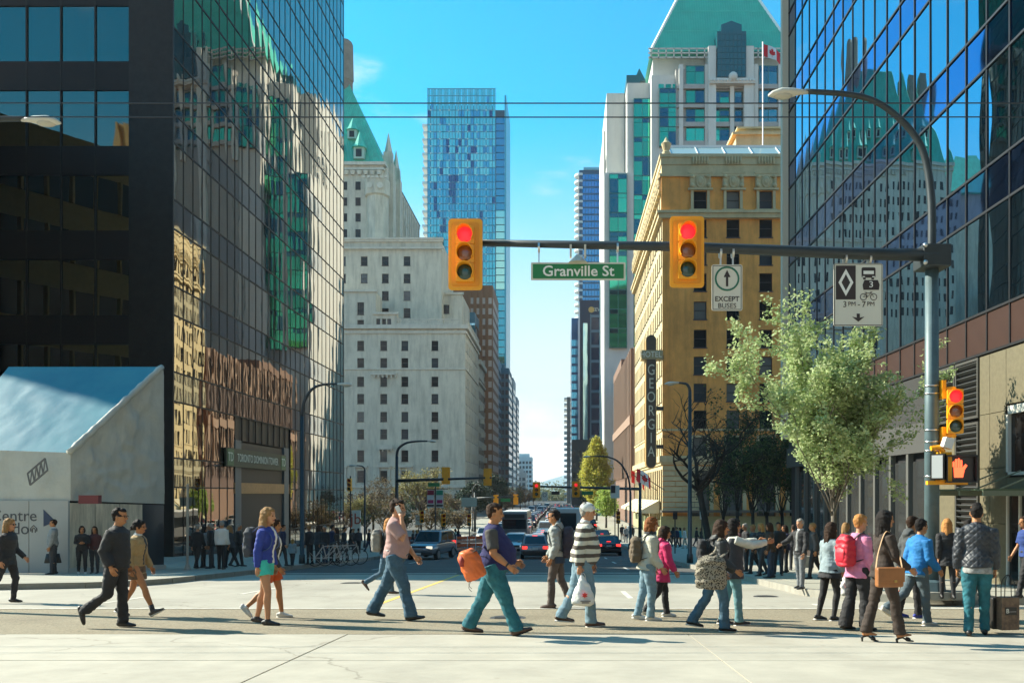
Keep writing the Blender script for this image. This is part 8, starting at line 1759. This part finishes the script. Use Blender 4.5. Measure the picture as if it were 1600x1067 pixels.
# ---- 24 blond in black, 25 quilted, 26 edge, 27 between
person('reddish-blond woman in black with her back to us beside the signal pole', 1480, 17.3, 1.54, R(80), .15, lean=2, legs=((4, 4, 0), (-5, 6, 0)), fem=.9, skin='pale', hair=('long', 'ginger'), top=dict(m=BLKC, hem=.80, th=.02), bottom=dict(kind='tights', m=BLKC, skirt=1, z=.72, sm=BLKC), shoes=dict(m=BLS))
QUI = mat('quilted_nylon', (.026, .030, .038), .5, spec=.5); nt = QUI.node_tree; N = nt.nodes; L = nt.links; tc = N.new('ShaderNodeTexCoord'); mpn = N.new('ShaderNodeMapping'); mpn.inputs['Rotation'].default_value = (R(45), 0, 0); mpn.inputs['Scale'].default_value = (1, 15, 15); L.new(tc.outputs['Object'], mpn.inputs[0])
spq = N.new('ShaderNodeSeparateXYZ'); L.new(mpn.outputs[0], spq.inputs[0]); prev = None
for k in (1, 2):
    q = N.new('ShaderNodeMath'); q.operation = 'PINGPONG'; q.inputs[1].default_value = .5; L.new(spq.outputs[k], q.inputs[0]); r = N.new('ShaderNodeMath'); r.operation = 'SQRT'; L.new(q.outputs[0], r.inputs[0])
    if prev: mn = N.new('ShaderNodeMath'); mn.operation = 'MINIMUM'; L.new(prev.outputs[0], mn.inputs[0]); L.new(r.outputs[0], mn.inputs[1]); prev = mn
    else: prev = r
bp = N.new('ShaderNodeBump'); bp.inputs['Distance'].default_value = .014; bp.inputs['Strength'].default_value = .8; L.new(prev.outputs[0], bp.inputs['Height']); L.new(bp.outputs[0], N['Principled BSDF'].inputs['Normal'])
p = person('man in black quilted jacket and teal jeans walking away with shopping', 1526, 12.3, 1.80, R(68), lean=3, legs=((-7, 6, -2), (9, 6, 2)), arms=((-2, 9, 14), (6, 8, 12)), skin='tan', hair=('short', 'black'), fat=.2, top=dict(m=QUI, hem=.90, th=.024, collar=1), bottom=dict(m=TEALJ, hemw=.066, th=.012), shoes=dict(m=BLS, kind='boot'), extra=dict(tail=cloth('check_shirt', (.30, .30, .29), .85, .6), tz=.82, grip1=1, grip0=1))
SB = mat('patterned_paper', (.20, .125, .075), .6, col2=(.05, .03, .022), vscale=14)
w_ = V((PX(1575, 12.2), 12.2, PZ(932, 12.2))); y = 12.2; t = thing('shopping_bag', 'brown patterned paper shopping bag with a black B label at the right edge', 'shopping bag', (w_.x, y, PZ(983, y)), R(8)); h_ = PZ(932, y) - PZ(983, y)
mb = MB(); mb.box(-.13, .13, -.06, .06, 0, h_); mb.build('bag_body', SB, t, bevel=.006); mb = MB(); mb.box(-.085, .085, -.066, -.061, h_*.46, h_*.70); lb = mb.build('label', BLS, t)
mb = MB(); text(mb, 'B', .085, (-.05, -.0675, h_*.58), depth=.001); mb.build('lettering', WHTC, lb); mb = MB(); mb.box(-.015, .075, -.069, -.0665, h_*.55, h_*.575); mb.build('print_line', mat('grey_print', (.22, .2, .2), .6), lb)
for q in (-.05, .05): strap(t, [t.location + V((-.07, q, h_)), t.location + V((-.06, q, h_+.20)), t.location + V((.0, q*.2, h_+.30)), t.location + V((.06, q, h_+.20)), t.location + V((.07, q, h_))], .012, .012, nm='handle')
t = thing('luggage_case', 'black hard case with a pale edge beside the patterned shopping bag', 'case', (PX(1556, 12.45), 12.45, PZ(982, 12.45)), R(0)); mb = MB(); mb.box(-.07, .07, -.05, .25, 0, .44); mb.build('shell', BLS, t, bevel=.02); mb = MB(); mb.box(.071, .076, -.052, -.02, .02, .42); mb.build('edge_strip', WHTC, t)
for q in (0, .2): mb = MB(); mb.bar((0, q, .44), (0, q, .74), .014); mb.build('pull_bar', BLKP, t)
mb = MB(); mb.bar((0, 0, .74), (0, .2, .74), .02); mb.build('pull_handle', BLKP, t)
person('person in bright navy top cut off by the right edge', 1604, 17.6, 1.62, R(180), .15, fem=.8, hair=('mid', 'brown'), top=dict(m=cloth('bright_navy', (.02, .05, .20)), hem=.9, sleeve='short'), bottom=dict(m=BLKC))
person('woman in long dark coat and grey leggings beyond the quilted man', 1512, 18.2, 1.55, R(10), .15, legs=((-12, 20, -20), (12, 8, 0)), fem=.9, hair=('mid', 'black'), top=dict(m=CHAR, hem=.58, th=.024, flare=.03, name='coat'), bottom=dict(kind='tights', m=cloth('grey_leggings', (.05, .055, .06))), shoes=dict(m=BLS))

# ---- people further off: a few builds, then copies with their own clothes
rnd = random.Random(3)
PC = {'black': BLKC, 'charcoal': CHAR, 'grey': GRYC, 'navy': NAVY, 'brown': BRNC, 'white': WHTC, 'beige': BEIG, 'maroon': cloth('maroon', (.07, .02, .022)), 'blue': cloth('mid_blue', (.04, .10, .24)), 'red': cloth('red', (.42, .03, .03)), 'pale blue': cloth('pale_blue', (.28, .38, .42)), 'teal': cloth('teal', (.02, .30, .32)), 'olive': cloth('olive', (.09, .09, .05))}
BT_ = {'black': BLKC, 'dark': CHAR, 'jeans': DENIM, 'dark jeans': DENIMD, 'beige': BEIG}
base = []
def crowd(entries, place, group):
    entries = sorted(entries, key=lambda e: e[0]); n = len(entries)
    ords = ['first', 'second', 'third', 'fourth', 'fifth', 'sixth', 'seventh', 'eighth', 'ninth', 'tenth', 'eleventh', 'twelfth', 'thirteenth', 'fourteenth', 'fifteenth', 'sixteenth', 'seventeenth', 'eighteenth', 'nineteenth', 'twentieth']
    for i, (px, y, H, tc_, bc_, fe, rz, walk, dz) in enumerate(entries):
        lab = '%s person from the left %s, in %s' % (ords[i], place, tc_)
        k = (fe, walk); hit = [b for b in base if b[0] == k]; sk = rnd.choice(('tan', 'pale', 'tan', 'brown')); hc = rnd.choice(('black', 'brown', 'black', 'light', 'grey' if not fe else 'blond'))
        if not hit:
            p = person(lab, px, y, 1.7, R(rz), dz, legs=((14, 8, 0), (-13, 14, -10)) if walk else ((3, 2, 0), (-3, 2, 0)), arms=((-10, 7, 18), (12, 7, 22)) if walk else ((4, 7, 12), (0, 7, 30)), fem=1.0*fe, skin=sk, hair=('mid' if fe else 'short', hc), top=dict(m=PC[tc_], hem=.82 if fe else .88, th=.022), bottom=dict(m=BT_[bc_]), vox=.02, near=False, group=group)
            p['t'].scale = (H/1.7,)*3; base.append((k, p['t']))
        else: dup(hit[0][1], (PX(px, y), y, gz(y)+dz), R(rz), lab, group, {'body': SKIN[sk], 'hair': HAIR[hc], 'jacket': PC[tc_], 'trousers': BT_[bc_]}, sc_=H/1.7)
E = []
for px, y, H, a, b, fe, rz, wk in ((308, 33.5, 1.66, 'black', 'black', 0, 80, 1), (318, 34.5, 1.6, 'grey', 'black', 1, 20, 0), (330, 34, 1.7, 'black', 'dark', 0, 200, 0), (346, 33, 1.78, 'white', 'black', 0, 85, 0), (360, 35, 1.65, 'charcoal', 'black', 1, 170, 1), (372, 36, 1.72, 'black', 'dark', 0, 10, 1), (441, 36.5, 1.7, 'navy', 'dark', 0, 0, 1), (457, 37, 1.12, 'pale blue', 'dark', 1, 90, 1), (484, 39, 1.7, 'black', 'black', 0, 160, 0), (497, 41, 1.72, 'charcoal', 'dark', 1, 60, 0), (508, 40, 1.68, 'black', 'dark jeans', 0, 250, 0), (518, 42, 1.75, 'navy', 'black', 0, 20, 0), (527, 41, 1.6, 'brown', 'black', 1, 190, 0), (537, 44, 1.7, 'black', 'dark', 0, 0, 1)):
    E.append((px, y, H, a, b, fe, rz, wk, .15))
crowd(E, 'in the shade by the black tower', 'people in the shade by the black tower')
E = [(1190, 27.5, 1.62, 'black', 'dark', 1, 200, 1, .15), (1178, 29, 1.6, 'charcoal', 'black', 0, 180, 1, .15), (1204, 26, 1.6, 'brown', 'dark jeans', 1, 160, 0, .15), (1166, 31, 1.65, 'black', 'black', 0, 190, 0, .15), (1216, 28, 1.66, 'black', 'dark', 0, 260, 1, .15), (1228, 30, 1.58, 'navy', 'black', 1, 180, 0, .15), (1272, 25.5, 1.6, 'charcoal', 'black', 0, 170, 1, .15), (1320, 24, 1.58, 'black', 'dark', 1, 10, 1, .15), (1158, 33, 1.6, 'maroon', 'black', 1, 90, 1, .15), (1240, 32, 1.62, 'black', 'dark', 0, 90, 0, .15)]
crowd(E, 'in the dark plaza under the grove', 'people in the shaded plaza')
E = [(1046, 78, 1.7, 'black', 'dark', 0, 180, 1, .15), (1052, 80, 1.7, 'charcoal', 'black', 1, 90, 0, .15), (1058, 76, 1.75, 'navy', 'dark', 0, 200, 1, .15), (1063, 78, 1.68, 'teal', 'dark', 1, 180, 0, .15), (1070, 74, 1.75, 'white', 'beige', 0, 180, 1, .15), (1088, 79, 1.7, 'black', 'dark', 0, 0, 1, .15), (1096, 77, 1.65, 'brown', 'black', 1, 180, 0, .15), (1022, 84, 1.7, 'beige', 'dark', 1, 90, 1, .15), (978, 88, 1.7, 'grey', 'dark jeans', 0, 270, 1, .15), (988, 92, 1.7, 'brown', 'dark', 1, 270, 1, .15), (983, 100, 1.72, 'white', 'jeans', 0, 90, 1, .15), (972, 96, 1.7, 'black', 'dark', 0, 90, 1, .15)]
crowd(E, 'on the sunny far pavement by the tan hotel', 'people on the far right pavement')
E = [(548, 58, 1.7, 'brown', 'dark', 1, 0, 1, .15), (553, 62, 1.7, 'black', 'dark', 0, 180, 0, .15), (560, 60, 1.72, 'charcoal', 'black', 0, 90, 0, .15), (576, 64, 1.7, 'black', 'dark jeans', 0, 0, 1, .15), (708, 64, 1.7, 'black', 'dark', 0, 180, 1, 0), (716, 68, 1.7, 'navy', 'black', 1, 90, 0, 0), (704, 70, 1.72, 'grey', 'dark', 0, 0, 1, 0), (645, 72, 1.7, 'black', 'dark', 0, 0, 1, 0), (652, 74, 1.7, 'maroon', 'jeans', 1, 180, 1, 0), (699, 78, 1.7, 'charcoal', 'black', 0, 90, 0, 0), (712, 80, 1.7, 'beige', 'dark', 1, 180, 1, 0), (692, 82, 1.72, 'black', 'dark', 0, 0, 1, 0)]
crowd(E, 'at the far left corner beyond the crossing', 'people at the far left corner')
# bicycles racked in the shade by the tower
def bicycle(label, px, y, rz):
    t = thing('bicycle', label, 'bicycle', (PX(px, y), y, gz(y)+.15), rz, 'parked bicycles')
    for x in (-.52, .52):
        mb = MB(); n = 18; mb.tube([(x + .33*math.cos(2*math.pi*i/n), 0, .34 + .33*math.sin(2*math.pi*i/n)) for i in range(n+1)], .018, 6); wh = mb.build('wheel', TYRE, t)
        mb = MB(); 
        for i in range(4): a = math.pi*i/4; mb.bar((x - .32*math.cos(a), 0, .34 - .32*math.sin(a)), (x + .32*math.cos(a), 0, .34 + .32*math.sin(a)), .006)
        mb.build('spokes', STEEL, wh)
    mb = MB()
    for a, b in (((-.52, .34), (-.05, .32)), ((-.52, .34), (-.18, .82)), ((-.05, .32), (-.2, .88)), ((-.05, .32), (.38, .80)), ((-.18, .80), (.36, .85)), ((.36, .95), (.52, .34))): mb.bar((a[0], 0, a[1]), (b[0], 0, b[1]), .035)
    mb.build('frame', mat('bike_grey', (.35, .35, .34), .4, .5), t)
    mb = MB(); mb.loft([(-.33, 0, .92), (-.2, 0, .93), (-.08, 0, .92)], [(.07, .03), (.06, .03), (.02, .02)], n=8); mb.build('saddle', BLS, t); mb = MB(); mb.tube([(.30, -.28, 1.0), (.36, -.1, 1.0), (.36, .1, 1.0), (.30, .28, 1.0)], .014, 6); mb.build('handlebar', BLS, t)
for k, (px, y) in enumerate(((512, 36.5), (528, 37.2), (543, 38.5))): bicycle(('leftmost', 'middle', 'rightmost')[k] + ' grey bicycle racked in the shade before the black tower', px, y, R(8*k))
# thin air over the whole street
mb = MB(); mb.box(-1600, 1600, -120, 6000, -33, 240)
hz = mb.build('haze', None); stuff(hz); tag(hz, 'thin bright haze filling the air down the street', 'haze')
m = bpy.data.materials.new('haze_air'); m.use_nodes = True; n = m.node_tree; n.nodes.remove(n.nodes['Principled BSDF'])
v = n.nodes.new('ShaderNodeVolumePrincipled'); v.inputs['Color'].default_value = (.93, .96, 1, 1); v.inputs['Density'].default_value = .00013
n.links.new(v.outputs[0], n.nodes['Material Output'].inputs['Volume']); hz.data.materials.append(m)
bpy.data.scenes.remove(S2)
